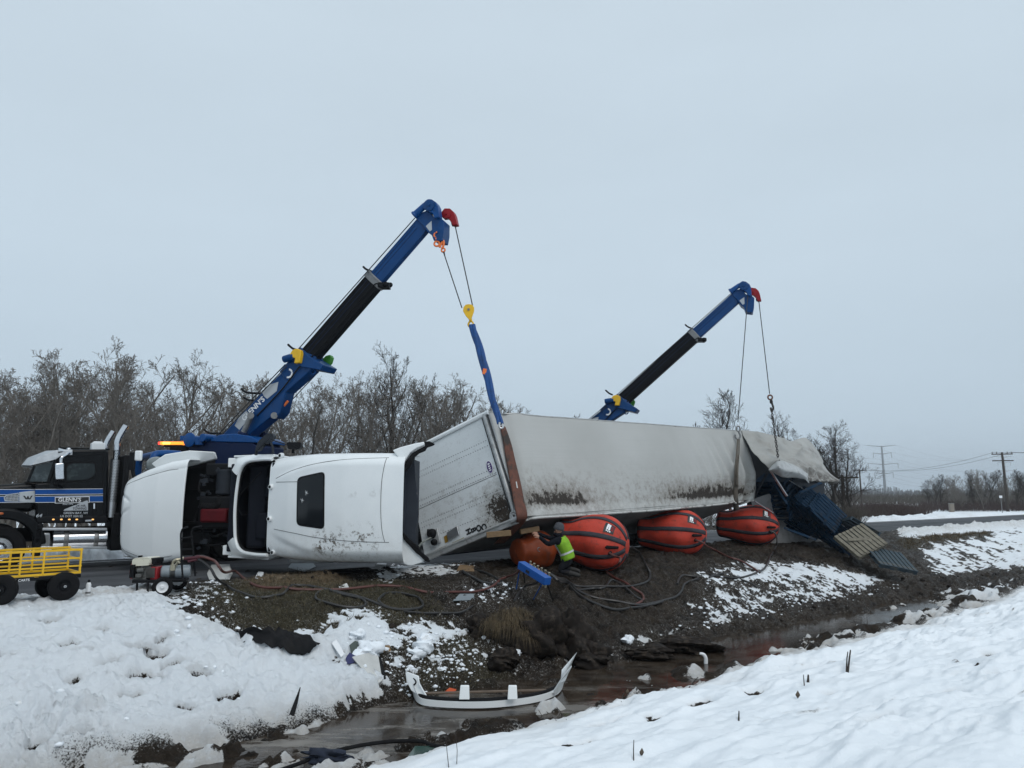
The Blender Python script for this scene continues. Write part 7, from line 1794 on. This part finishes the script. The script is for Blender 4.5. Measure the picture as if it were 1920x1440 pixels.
p = at_z(1320, 1244, -1.2); mb = MB(); mb.tube(spline([p + V(.03, 0, -.05), p + V(.035, 0, .08), p + V(.0, 0, .15), p + V(-.07, 0, .17)]), [.035, .035, .03, .02], 8); obj('plastic_shard', mb, M_whitelet, None, label='curved white plastic piece sticking out of the ditch water', cat='scrap')
for cs_, m_, lab, cat_ in (([(388, 1077, .02), (396, 1070, .14), (430, 1070, .15), (436, 1079, .04), (430, 1088, .02), (392, 1088, .02)], M_offwhite, 'pale broken plastic box under the open engine bay', 'car part'), ([(540, 1066, .03), (556, 1052, .12), (580, 1054, .12), (592, 1066, .05), (570, 1074, .02)], M_pump, 'crumpled grey blue sheet under the white cab', 'car part'),
        ([(478, 1086, .02), (484, 1078, .08), (494, 1080, .08), (492, 1088, .02)], M_whitelet, 'small white scrap below the windscreen opening', 'scrap'), ([(700, 1068, .03), (712, 1058, .12), (726, 1060, .12), (722, 1072, .03)], M_whitelet, 'white torn plastic on the snow below the sleeper', 'scrap'), ([(635, 1102, .02), (650, 1098, .05), (654, 1105, .03), (640, 1108, .02)], M_offwhite, 'pale scrap lying by the red hose', 'scrap'),
        ([(604, 1072, .02), (690, 1066, .04), (700, 1072, .04), (612, 1079, .02)], M_liner, 'long black trim strip under the sleeper side', 'car part')):
    shard('plastic_shard', cs_, m_, lab, cat_)
# ---------------------------------------------------------------- bare trees, brush, poles, pylons, far treeline
M_bark = mat('grey_bark', (.150, .138, .124), .9, noise=(5, .35), bump=(12, .5)); M_bark2 = mat('dark_bark', (.032, .028, .025), .9, noise=(5, .35), bump=(12, .5))
M_twig = mat('grey_brown_twig', (.178, .163, .147), .9, spec=.1); M_twig2 = mat('dark_twig', (.045, .038, .034), .9, spec=.1)
M_leaf = mat('withered_leaf', (.085, .066, .048), .9, noise=(3, .4))
def seg_mesh(name, P0, P1, R0, R1, sides, mats, leaves=None):
    P0, P1, R0, R1 = map(np.asarray, (P0, P1, R0, R1)); n = len(P0)
    d = P1 - P0; d = d / np.maximum(np.linalg.norm(d, axis=1, keepdims=True), 1e-6)
    ref = np.where(np.abs(d[:, 2:3]) < .9, np.array([[0, 0, 1.]]), np.array([[1., 0, 0]]))
    x = np.cross(d, ref); x /= np.linalg.norm(x, axis=1, keepdims=True); y = np.cross(d, x)
    vs = np.empty((n, 2, sides, 3))
    for k in range(sides):
        a = 2 * math.pi * k / sides; o = x * math.cos(a) + y * math.sin(a)
        vs[:, 0, k] = P0 + o * R0[:, None]; vs[:, 1, k] = P1 + o * R1[:, None]
    vs = vs.reshape(-1, 3); b = (np.arange(n) * 2 * sides)[:, None]
    fs = np.concatenate([np.stack([b[:, 0] + k, b[:, 0] + (k + 1) % sides, b[:, 0] + sides + (k + 1) % sides, b[:, 0] + sides + k], -1) for k in range(sides)])
    nq = len(fs); tri = np.zeros((0, 3), int)
    if leaves is not None and len(leaves):
        lv = np.asarray(leaves); tri = np.arange(len(lv) * 3).reshape(-1, 3) + len(vs); vs = np.concatenate([vs, lv.reshape(-1, 3)])
    me = bpy.data.meshes.new(name); me.vertices.add(len(vs)); me.vertices.foreach_set('co', vs.astype(np.float32).ravel())
    li = np.concatenate([fs.ravel(), tri.ravel()]).astype(np.int32); me.loops.add(len(li)); me.loops.foreach_set('vertex_index', li)
    me.polygons.add(nq + len(tri)); me.polygons.foreach_set('loop_start', np.concatenate([np.arange(nq) * 4, nq * 4 + np.arange(len(tri)) * 3]).astype(np.int32))
    me.update(calc_edges=True)
    for m in mats: me.materials.append(m)
    mi = np.zeros(nq + len(tri), np.int32); mi[nq:] = len(mats) - 1; me.polygons.foreach_set('material_index', mi)
    sm = np.zeros(nq + len(tri), bool); sm[:nq] = True; me.polygons.foreach_set('use_smooth', sm)
    return me
def grow(seed, H=8.5, spread=.38, n1=20, n2=6, n3=4, n4=3, leafy=.40, r0=.10, fork=0, base=.16, droop=0.0, fat=1.0):
    R_ = random.Random(seed); T = ([], [], [], []); C = ([], [], [], []); leaves = []
    def rv(): return Vector((R_.gauss(0, 1), R_.gauss(0, 1), R_.gauss(0, 1)))
    def limb(p, d, L_, r, lvl, n, up):
        pts = [p]; k = max(3, int(L_ / (.55 if lvl < 2 else .28)) + 1) if lvl < 3 else 2
        for i in range(k):
            d = (d + rv() * (.10 if lvl == 0 else .17) + Vector((0, 0, up))).normalized(); q = pts[-1] + d * (L_ / k); out = T if lvl == 0 else C
            a, b = r * (1 - .80 * i / k), r * (1 - .80 * (i + 1) / k)
            out[0].append(tuple(pts[-1])); out[1].append(tuple(q)); out[2].append(max(a, .006 * fat)); out[3].append(max(b, .005 * fat)); pts.append(q)
        return pts, d
    def branch(p, d, L_, r, lvl):
        pts, dd = limb(p, d, L_, r, lvl, 0, .10 - droop * (lvl > 2))
        if lvl >= 3 and leafy and R_.random() < leafy:
            for _ in range(1):
                c = pts[-1].lerp(pts[0], R_.random() * .8); a = rv() * .024; b = rv() * .024
                leaves.append((tuple(c), tuple(c + a), tuple(c + b)))
        if lvl >= 4: return
        n = {1: n2, 2: n3, 3: n4}[lvl]
        for i in range(n):
            f = .22 + .76 * (i + R_.random()) / n; k = f * (len(pts) - 1); j = min(int(k), len(pts) - 2); q = pts[j].lerp(pts[j + 1], k - j)
            ax = (pts[j + 1] - pts[j]).normalized(); s_ = ax.cross(rv()).normalized(); an = R_.uniform(.45, .85)
            branch(q, (ax * math.cos(an) + s_ * math.sin(an)).normalized(), L_ * R_.uniform(.38, .60) * (1.1 - .4 * f), max(r * (1 - .8 * f) * .6, .007), lvl + 1)
    trunks = [(Vector((0, 0, -.3)), Vector((R_.gauss(0, .05), R_.gauss(0, .05), 1)).normalized(), H * .93, r0)]
    for k in range(fork):
        a = R_.uniform(0, 6.28); trunks.append((Vector((.12 * math.cos(a), .12 * math.sin(a), -.3)), Vector((.28 * math.cos(a), .28 * math.sin(a), 1)).normalized(), H * R_.uniform(.7, .9), r0 * .75))
    for p, d, L_, r in trunks:
        pts, _ = limb(p, d, L_, r, 0, 0, .03)
        n = int(n1 / (1 + .5 * fork))
        for i in range(n):
            f = base + (1 - base - .02) * (i + R_.random()) / n; k = f * (len(pts) - 1); j = min(int(k), len(pts) - 2); q = pts[j].lerp(pts[j + 1], k - j)
            a = R_.uniform(0, 6.28); el = R_.uniform(.32, .85) * (1 - .25 * f) if not droop else R_.uniform(.8, 1.2)
            dd = Vector((math.cos(a) * math.sin(el), math.sin(a) * math.sin(el), math.cos(el)))
            branch(q, dd, H * spread * (1.12 - .80 * f) * R_.uniform(.65, 1.15), max(r * (1 - .8 * f) * .5, .012), 1)
    return T, C, leaves
protos = []
specs = [dict(seed=1), dict(seed=2, H=9.2, spread=.32, n1=22), dict(seed=3, H=8.0, fork=1, spread=.32, n1=24), dict(seed=4, H=8.8, spread=.36, leafy=.3), dict(seed=5, H=8.2, fork=2, spread=.28, n1=26, leafy=.4),
         dict(seed=11, H=9.5, spread=.46, n1=22, n3=5, leafy=0.0, r0=.17, fork=1, base=.20, fat=1.25), dict(seed=12, H=9.5, spread=.36, n1=26, n3=5, n4=2, leafy=0.0, r0=.11, base=.12, fat=1.35)]
for sp_ in specs:
    T, C, lv = grow(**sp_)
    dark = sp_.get('leafy', 1) == 0.0
    tm = seg_mesh('trunk', *T, 7, [M_bark2 if dark else M_bark]); cm = seg_mesh('crown', *C, 3, [M_twig2 if dark else M_twig, M_leaf], lv)
    protos.append((tm, cm, sp_.get('H', 8.5)))
def tree(k, x, y, h, label, group, lean=(0, 0), sx=1.0, z=None):
    tm, cm, H = protos[k]; s_ = h / H
    M_ = Matrix.Translation((x, y, z if z is not None else float(hbase(*[np.array(q) for q in st(x, y)])))) @ Matrix.Rotation(rt.uniform(0, 6.283), 4, 'Z') @ Matrix.Diagonal((s_ * sx, s_ * sx, s_, 1))
    M_ = M_ @ Matrix.Rotation(lean[0], 4, 'X') @ Matrix.Rotation(lean[1], 4, 'Y')
    t = thing('bare_tree', label, 'tree', (0, 0, 0), M_, group); t.empty_display_size = 1
    for nm_, me_ in (('trunk', tm), ('crown', cm)):
        o = bpy.data.objects.new(nm_, me_); scene.collection.objects.link(o); o.parent = t
    return t
rt = random.Random(21)
SKYL = [(-120, 690), (0, 690), (60, 662), (110, 652), (170, 640), (230, 657), (285, 645), (340, 676), (400, 680), (450, 692), (520, 695), (560, 690), (620, 700), (680, 688), (720, 690), (770, 692), (800, 700), (860, 715), (920, 735), (980, 745), (1022, 772), (1060, 790)]
def top_at(px): return float(np.interp(px, [a for a, b in SKYL], [b for a, b in SKYL]))
def row_y(px, t): a = (px - 960) / FPX; return t / (a * EX * 0 + a * EY - EX) if False else -t / (EX - a * EY)
GT = 'bare thicket trees beyond the road'
for row, (t_, step, px0, px1) in enumerate(((-29.5, 74, -70, 330), (-32, 60, -110, 1035), (-37, 56, -90, 1040), (-43, 58, -120, 1045))):
    px = px0
    while px < px1:
        q = px + rt.uniform(-16, 16); Y = -(t_ + rt.uniform(-1, 1)); a = (q - 960) / FPX; Y = Y / (EX * 0 + .777 - a * .629); x = a * Y
        if row == 0 and 0 < q < 40: px += step; continue
        top = top_at(q) + abs(rt.gauss(0, 14)) + row * 3
        h = 1.06 * (1.75 + .4 + math.tan(math.radians(8.95) + math.atan((720 - top) / FPX)) * Y)
        if row == 0: h *= rt.uniform(.55, .75)
        lab = ['first row', 'second row', 'third row', 'last row'][row] + ' bare grey tree of the thicket, ' + ('seen past the wrecker windscreen' if q < 90 else 'behind the wrecker cab roof' if q < 190 else 'between the exhaust stacks and the light bar' if q < 310 else 'above the blue winches' if q < 430 else 'beside the upper blue boom' if q < 540 else 'above the roof window of the white cab' if q < 660 else 'above the rear of the white sleeper' if q < 790 else 'above the trailer nose' if q < 920 else 'right of the blue sling')
        tree(rt.choice([0, 1, 2, 3, 4, 4, 2]), x, Y, h, lab, GT, (rt.gauss(0, .05), rt.gauss(0, .05)), rt.uniform(.95, 1.3)); px += step * rt.uniform(.8, 1.2)
def tree_px(k, px, Y, top, label, group=None, **kw):
    x = (px - 960) / FPX * Y; h = 1.75 + .4 + math.tan(math.radians(8.95) + math.atan((720 - top) / FPX)) * Y
    return tree(k, x, Y, h, label, group, **kw)
tree_px(5, 735, 40, 652, 'dark spreading leafless tree standing above the thicket by the sling', sx=.85)
tree_px(5, 70, 33, 700, 'thick grey trunked tree right behind the wrecker windscreen', sx=.9)
tree_px(6, 1366, 60, 696, 'slender bare tree with fine upright branches between the two hanging ropes')
tree_px(6, 1085, 62, 762, 'thin bare treetop just above the trailer by the farther boom', sx=.8)
tree_px(6, 1340, 66, 775, 'small bare tree left of the slender one above the trailer', sx=.8)
tree_px(5, 1452, 66, 774, 'round bare treetop above the torn trailer roof', sx=.9)
tree_px(6, 1500, 70, 802, 'thin bare treetop over the folded trailer roof corner', sx=.9)
tree_px(5, 1553, 50, 798, 'large bare tree with drooping twigs right of the torn trailer', sx=1.35)
tree_px(6, 1528, 54, 828, 'narrow bare tree close behind the torn trailer roof', sx=1.1)
tree_px(5, 1588, 53, 838, 'lower bare tree reaching right, beside the large drooping one', sx=1.3)
tree_px(6, 1572, 46, 868, 'thin dark stemmed sapling at the right of the torn trailer', sx=.7)
GR = 'bare trees of the wood across the road at the right'
for k in range(30):
    q = 1745 + 7.5 * k + rt.uniform(-6, 6); Y = rt.uniform(100, 128); top = float(np.interp(q, [1730, 1760, 1800, 1830, 1870, 1920, 1980], [905, 876, 885, 868, 876, 872, 880])) + abs(rt.gauss(0, 6))
    tree_px(rt.choice([2, 4, 6, 6, 3]), q, Y, top, 'bare tree of the distant wood, ' + ('left of the wooden pole' if q < 1862 else 'right of the wooden pole') + (', in its front row' if Y < 112 else ', in its back row'), GR, sx=rt.uniform(.9, 1.3), lean=(0, rt.gauss(-.06, .05)))
tree_px(6, 1735, 105, 892, 'leaning bare tree at the left edge of the distant wood', sx=1.1, lean=(0, -.12))
# brush: thin stems nobody could count
M_brush = mat('grey_brown_brush', (.065, .054, .043), .9, noise=(.6, .35)); M_redbrush = mat('red_brown_brush', (.050, .032, .028), .9, noise=(.6, .35))
def brush(name, n, place, hmin, hmax, m, forks=3, r=.008, lean=.3):
    P0, P1, R0, R1 = [], [], [], []
    for _ in range(n):
        x, y, z = place(); h = rt.uniform(hmin, hmax); d = Vector((rt.gauss(0, lean), rt.gauss(0, lean), 1)).normalized()
        p = Vector((x, y, z - .1)); q = p + d * h * .55; P0.append(tuple(p)); P1.append(tuple(q)); R0.append(r); R1.append(r * .8)
        for k in range(forks):
            e = (d + Vector((rt.gauss(0, .45), rt.gauss(0, .45), rt.gauss(0, .2)))).normalized(); s_ = p.lerp(q, rt.uniform(.4, 1)); w = s_ + e * h * rt.uniform(.3, .55)
            P0.append(tuple(s_)); P1.append(tuple(w)); R0.append(r * .75); R1.append(r * .5)
    me_ = seg_mesh(name, P0, P1, R0, R1, 3, [m]); o = bpy.data.objects.new(name, me_); scene.collection.objects.link(o); o['kind'] = 'stuff'; return o
def pl(s0, s1, t0, t1):
    def f():
        s, t = rt.uniform(s0, s1), rt.uniform(t0, t1); x, y = xy(s, t); return x, y, float(hbase(np.array(s), np.array(t)))
    return f
brush('undergrowth', 4200, pl(-4, 62, -36, -26.0), .6, 1.7, M_brush, r=.009)
brush('undergrowth', 5200, pl(-2, 14, -26.6, -24.8), .35, .85, M_brush, r=.013)
brush('undergrowth', 5200, lambda: (lambda Y, q: ((q - 960) / FPX * Y, Y, -.35))(rt.uniform(62, 92), rt.triangular(1560, 1735, 1640)), .9, 1.75, M_redbrush, r=.016, lean=.4)
brush('undergrowth', 2500, lambda: (lambda Y, q: ((q - 960) / FPX * Y, Y, -.45))(rt.uniform(98, 125), rt.uniform(1715, 1990)), 1.0, 2.2, M_redbrush, r=.02, lean=.35)
brush('undergrowth', 2200, lambda: (lambda Y, q: ((q - 960) / FPX * Y, Y, -.3))(rt.uniform(44, 58), rt.uniform(1480, 1600)), .8, 2.0, M_brush, r=.011, lean=.35)
brush('undergrowth', 3600, lambda: (lambda Y, q: ((q - 960) / FPX * Y, Y, -.6))(rt.uniform(170, 270), rt.uniform(1500, 2010)), 2.2, 4.2, M_brush, r=.05, lean=.35)
# far treelines across the fields
def far_line(Y, px0, px1, hmin, hmax, n, m):
    P0, P1, R0, R1 = [], [], [], []
    for k in range(n):
        q = rt.uniform(px0, px1); y = Y * rt.uniform(.94, 1.06); x = (q - 960) / FPX * y
        h = rt.uniform(hmin, hmax) * (.7 + .6 * float(fbm(np.array(q * .022), np.array(Y * .01), 3, 3)))
        P0.append((x, y, -1.4)); P1.append((x + rt.gauss(0, .6), y, -1.2 + h)); R0.append(2.2); R1.append(.7)
    me_ = seg_mesh('far_treeline', P0, P1, R0, R1, 4, [m]); o = bpy.data.objects.new('far_treeline', me_); scene.collection.objects.link(o); o['kind'] = 'stuff'
far_line(900, 900, 2050, 5.0, 11, 1700, M_bark2); far_line(1300, 500, 2100, 10, 18, 1700, M_bark2)
# wooden line poles
M_pole = mat('creosoted_pole', (.045, .036, .030), .9, noise=(6, .3)); M_steelgal = mat('weathered_pylon_steel', (.20, .21, .22), .6, metal=.3)
def pole(px, Y, top, base_z, label, arms=1):
    b = V((px - 960) / FPX * Y, Y, base_z); zt = 1.75 + math.tan(math.radians(8.95) + math.atan((720 - top) / FPX)) * Y
    t = thing('utility_pole', label, 'utility pole', b, None, 'wooden power line poles')
    mb = MB(); mb.tube([b, V(b.x, b.y, zt)], [.20, .13], 8); obj('shaft', mb, M_pole, t, world=True)
    for k in range(arms):
        z = zt - .25 - .9 * k; mb = MB(); mb.beam(V(b.x - 1.25, b.y + .3, z), V(b.x + 1.25, b.y - .3, z), .12, .14); obj('crossarm', mb, M_pole, t, world=True)
    mb = MB()
    for f in (-1, -.55, .55, 1): mb.cyl(V(b.x + 1.15 * f, b.y - .28 * f, zt - .2), V(b.x + 1.15 * f, b.y - .28 * f, zt + .08), .06, 6)
    objs('insulator', mb, M_steel, t, world=True)
    return V(b.x, b.y, zt)
pA = pole(1607, 140, 880, -.5, 'wooden power pole between the torn trailer and the steel pylon', 1); pB = pole(1876, 98, 848, -.5, 'wooden power pole standing in front of the wood at the right', 2)
pC = pole(1574, 62, 890, -.4, 'thin pole almost hidden by the bare trees behind the torn trailer', 1)
def pylon(px, Y, top, label, wscale=1.0):
    b = V((px - 960) / FPX * Y, Y, -1.0); zt = 1.75 + math.tan(math.radians(8.95) + math.atan((720 - top) / FPX)) * Y; H = zt - b.z
    t = thing('transmission_tower', label, 'pylon', b, None, 'steel monopole pylons')
    mb = MB(); mb.tube([b, V(b.x, b.y, zt)], [1.9, .9], 12); obj('shaft', mb, M_steelgal, t, world=True); ends = []
    for f, w in ((.985, 16.4), (.84, 9.8), (.64, 17.2), (.46, 10.0)):
        z = b.z + H * f
        for sg in (-1, 1):
            e = V(b.x + sg * w * wscale, b.y - sg * 3, z + 1.8); mb = MB(); mb.tube([V(b.x, b.y, z), e], [.60, .28], 6); obj('arm', mb, M_steelgal, t, world=True)
            if f < .9: mb = MB(); mb.cyl(e, e - V(0, 0, 6.4), .3, 6); obj('insulator', mb, M_steel, t, world=True); ends.append(e - V(0, 0, 6.4))
            else: ends.append(e)
    return ends
eA = pylon(1652, 900, 836, 'tall steel pylon with four pairs of arms beyond the fields'); eB = pylon(1878, 1250, 856, 'farther steel pylon showing above the wood at the right', .9)
def wire(a, b, sag, r, label):
    n = 24; pts = [a.lerp(b, k / n) - V(0, 0, sag * 4 * (k / n) * (1 - k / n)) for k in range(n + 1)]
    mb = MB(); mb.tube(pts, r, 4); obj('power_line', mb, M_cable, None, label=label, cat='power line', group='overhead power lines')
LV = ['topmost', 'second', 'third', 'lowest']
for k, (a, b) in enumerate(zip(eA, eB)):
    wire(a, b, 13, .075, 'overhead line between the steel pylons, %s end of the %s arm' % (['left', 'right'][k % 2], LV[k // 2]))
for k, a in enumerate(eA[::2]): wire(a, a + V(-520, 120, 0), 14, .075, 'overhead line running left from the %s arm of the tall pylon' % LV[k])
for dx in (-1.1, 1.1): wire(pA + V(dx, 0, 0), pB + V(dx, 0, 0), 1.2, .018, '%s thin line between the two wooden poles' % ('left' if dx < 0 else 'right')); wire(pB + V(dx, 0, 0), pB + V(60 + dx, -30, .3), 1.0, .018, '%s thin line running right from the wooden pole' % ('left' if dx < 0 else 'right'))
# roadside bits at the far right
g = lambda px, Y: V((px - 960) / FPX * Y, Y, -.35)
mbx = thing('utility_box', 'small tan utility box standing on the snow across the road', 'utility box', g(1772, 96)); b_ = g(1772, 96)
mb = MB(); mb.box(b_ + V(0, 0, .55), (.55, .4, 1.1)); obj('cabinet', mb, mat('tan_cabinet', (.20, .17, .14), .7), mbx, world=True, bevel=.03)
mb = MB(); mb.box(b_ + V(0, 0, 1.13), (.62, .46, .06)); obj('cabinet_lid', mb, M_steel, mbx, world=True)
mp_ = thing('marker_post', 'thin white topped marker post near the wooden pole across the road', 'post', g(1865, 90)); b_ = g(1865, 90)
mb = MB(); mb.cyl(b_, b_ + V(0, 0, 1.9), .04, 6); obj('post_shaft', mb, M_steel, mp_, world=True); mb = MB(); mb.box(b_ + V(0, 0, 2.0), (.35, .06, .3)); obj('reflector', mb, M_whitelet, mp_, world=True)
# twigs and stalks poking out of the near snow
M_stalk = mat('dry_stalk', (.16, .12, .075), .9); 
def stick(pts, r, label, m=M_twig2):
    P_ = [gpt(a, b, h) for a, b, h in pts]; mb = MB(); mb.tube(P_, [r, r * .6], 5); obj('twig', mb, m, None, label=label, cat='twig', group='twigs in the snow')
for pts, r, lab in (([(1588, 1268, -.03), (1592, 1256, .07), (1596, 1240, .15)], .016, 'thick dry stalk standing upright in the near snow'), ([(1586, 1268, -.03), (1589, 1250, .10), (1591, 1243, .15)], .011, 'thinner stalk beside the thick dry stalk'), ([(1024, 1358, .0), (1018, 1350, .03), (1010, 1340, .05)], .006, 'dark twig lying on the snow right of the bumper'), ([(1043, 1352, .0), (1035, 1348, .02), (1024, 1347, .02)], .005, 'dark twig right of the first, lying flat'), ([(1062, 1350, .0), (1052, 1342, .03), (1044, 1336, .05)], .006, 'bent dark twig on the snow below the ditch'),
                    ([(1165, 1317, .0), (1168, 1310, .04), (1172, 1305, .06)], .008, 'short dark twig under the tan leaf'), ([(1292, 1290, .0), (1300, 1284, .03), (1309, 1277, .05)], .009, 'dark stick lying on the snow near the stalks'), ([(1250, 1295, -.02), (1251, 1285, .08), (1252, 1278, .12)], .005, 'thin upright stem left of the dark stick'), ([(1246, 1294, -.02), (1247, 1288, .06)], .004, 'shorter upright stem beside the thin one'), ([(1188, 1428, -.02), (1188, 1418, .05), (1189, 1410, .10)], .006, 'lone thin stem in the smooth snow at the bottom'),
                    ([(1380, 1248, .0), (1378, 1243, .05), (1388, 1248, .03)], .006, 'forked twig by the water edge'), ([(1515, 1280, .0), (1516, 1275, .06)], .018, 'dark stub in the snow'), ([(1508, 1286, .0), (1507, 1278, .08)], .008, 'thin stub left of the dark one'), ([(1385, 1352, .0), (1386, 1345, .06)], .010, 'small tan stalk at the edge of a snow hole'),
                    ([(1618, 1186, -.02), (1616, 1170, .12), (1613, 1160, .22)], .006, 'tall thin stem by the far puddle'), ([(1628, 1182, -.02), (1626, 1165, .15), (1625, 1152, .26)], .006, 'taller thin stem by the far puddle'), ([(842, 1440, -.02), (838, 1425, .07), (835, 1408, .16)], .004, 'slender stem at the bottom by the glass pane'), ([(856, 1440, -.02), (857, 1425, .08), (853, 1404, .20)], .004, 'tallest slender stem at the bottom by the glass pane')):
    stick(pts, r, lab)
def leaf(px, py, s_, label):
    p = gpt(px, py, .01); mb = MB(); mb.add([p, p + V(s_ * .5, .01, s_ * .5), p + V(s_ * .2, .02, s_ * 1.2), p + V(-s_ * .35, .0, s_ * .6)], [(0, 1, 2, 3)]); o = obj('dead_leaf', mb, M_leaf, None, label=label, cat='leaf'); s2 = o.modifiers.new('thickness', 'SOLIDIFY'); s2.thickness = .003
leaf(1176, 1305, .07, 'curled tan leaf on the snow at the water side'); leaf(1203, 1420, .05, 'brown curled leaf in the smooth snow at the bottom'); leaf(1496, 1312, .07, 'brown leaf beside the snow hole'); leaf(1204, 1420, .03, 'tiny leaf scrap by the curled leaf'); leaf(1202, 1420, .03, 'tiny second scrap by the curled leaf')
# short dead grass over the bare bank, and loose snow crumbs
def ground_blades(n, mask_poly, m, hmin, hmax, name='dead_grass', w=.004):
    P = mask_poly; lo, hi = P.min(0), P.max(0); pts = []; S_ = np.array([[rr_.uniform(lo[0], hi[0]), rr_.uniform(lo[1], hi[1])] for _ in range(n * 3)])
    k = poly_mask(P, S_[:, 0], S_[:, 1], .3); c = 0
    for (s, t), kk in zip(S_, k):
        if rr_.random() > kk or c >= n: continue
        x, y = xy(s, t); i = int(np.searchsorted(S, s)); j = int(np.searchsorted(Tl, t))
        if snow[min(i, nS - 1), min(j, nT - 1)] > .5: continue
        d = Vector((rr_.gauss(0, .6), rr_.gauss(0, .6), .55 + rr_.random() * .5)).normalized(); pts.append((V(x, y, gz(x, y) - .01), d, w, rr_.uniform(hmin, hmax), rr_.uniform(.1, .6))); c += 1
    return blades(name, pts, m, None, kind='stuff')
ground_blades(9000, gpoly([(345, 1105), (560, 1085), (760, 1095), (840, 1150), (900, 1240), (950, 1290), (780, 1300), (700, 1200), (560, 1212), (430, 1168)]), M_straw2, .05, .14)
ground_blades(3500, gpoly([(440, 1092), (560, 1072), (650, 1080), (660, 1098), (560, 1112), (470, 1108)]), M_straw, .05, .13)
ground_blades(2500, A_streak, M_straw, .10, .25, w=.008)
def crumbs(n, polys, m, rmin, rmax, name):
    vs_, fs_ = [], []; oct_ = [(1, 0, 0), (-1, 0, 0), (0, 1, 0), (0, -1, 0), (0, 0, 1), (0, 0, -1)]
    bmt = bmesh.new(); bmesh.ops.create_icosphere(bmt, subdivisions=1, radius=1); bv = [v.co.copy() for v in bmt.verts]; bf = [[v.index for v in f.verts] for f in bmt.faces]; bmt.free()
    mb = MB()
    for P, cnt in polys:
        lo, hi = P.min(0), P.max(0)
        for _ in range(cnt):
            s, t = rr_.uniform(lo[0], hi[0]), rr_.uniform(lo[1], hi[1])
            if float(poly_mask(P, np.array([s]), np.array([t]), .4)[0]) < rr_.random(): continue
            x, y = xy(s, t); r = rmin + (rmax - rmin) * rr_.random() ** 3; z = gz(x, y)
            if z < WATER_Z + .02: continue
            sc = (r * rr_.uniform(.8, 1.4), r * rr_.uniform(.8, 1.4), r * rr_.uniform(.5, .9))
            mb.add([V(x + v.x * sc[0] * rr_.uniform(.75, 1.25), y + v.y * sc[1] * rr_.uniform(.75, 1.25), z + r * .05 + v.z * sc[2] * rr_.uniform(.75, 1.25)) for v in bv], bf)
    return obj(name, mb, m, None, kind='stuff', smooth=180)
L_edge = gpoly([(0, 1130), (330, 1110), (430, 1165), (640, 1180), (900, 1180), (900, 1290), (700, 1320), (400, 1390), (200, 1440), (0, 1440)])
crumbs(0, [(L_edge, 240), (A_mix1, 650), (A_mix2, 1300), (A_mix3, 220), (A_mix4, 140), (A_mix5, 260)], mat_snow, .010, .050, 'snow_crumbs')
crumbs(0, [(A_main, 1500), (A_ditch, 500), (A_farmud, 400)], M_soil, .012, .07, 'mud_clods')
# ---------------------------------------------------------------- thin winter haze: one closed box round everything
m = bpy.data.materials.new('thin_haze'); m.use_nodes = True; m.node_tree.nodes.clear()
pv = m.node_tree.nodes.new('ShaderNodeVolumePrincipled'); mo = m.node_tree.nodes.new('ShaderNodeOutputMaterial')
pv.inputs['Color'].default_value = (.88, .93, .98, 1); pv.inputs['Density'].default_value = .00042; pv.inputs['Anisotropy'].default_value = .2
m.node_tree.links.new(pv.outputs[0], mo.inputs['Volume'])
mb = MB(); mb.box((650, 950, 38), (4100, 3300, 84)); hz = obj('haze', mb, m, None, smooth=0, kind='stuff')
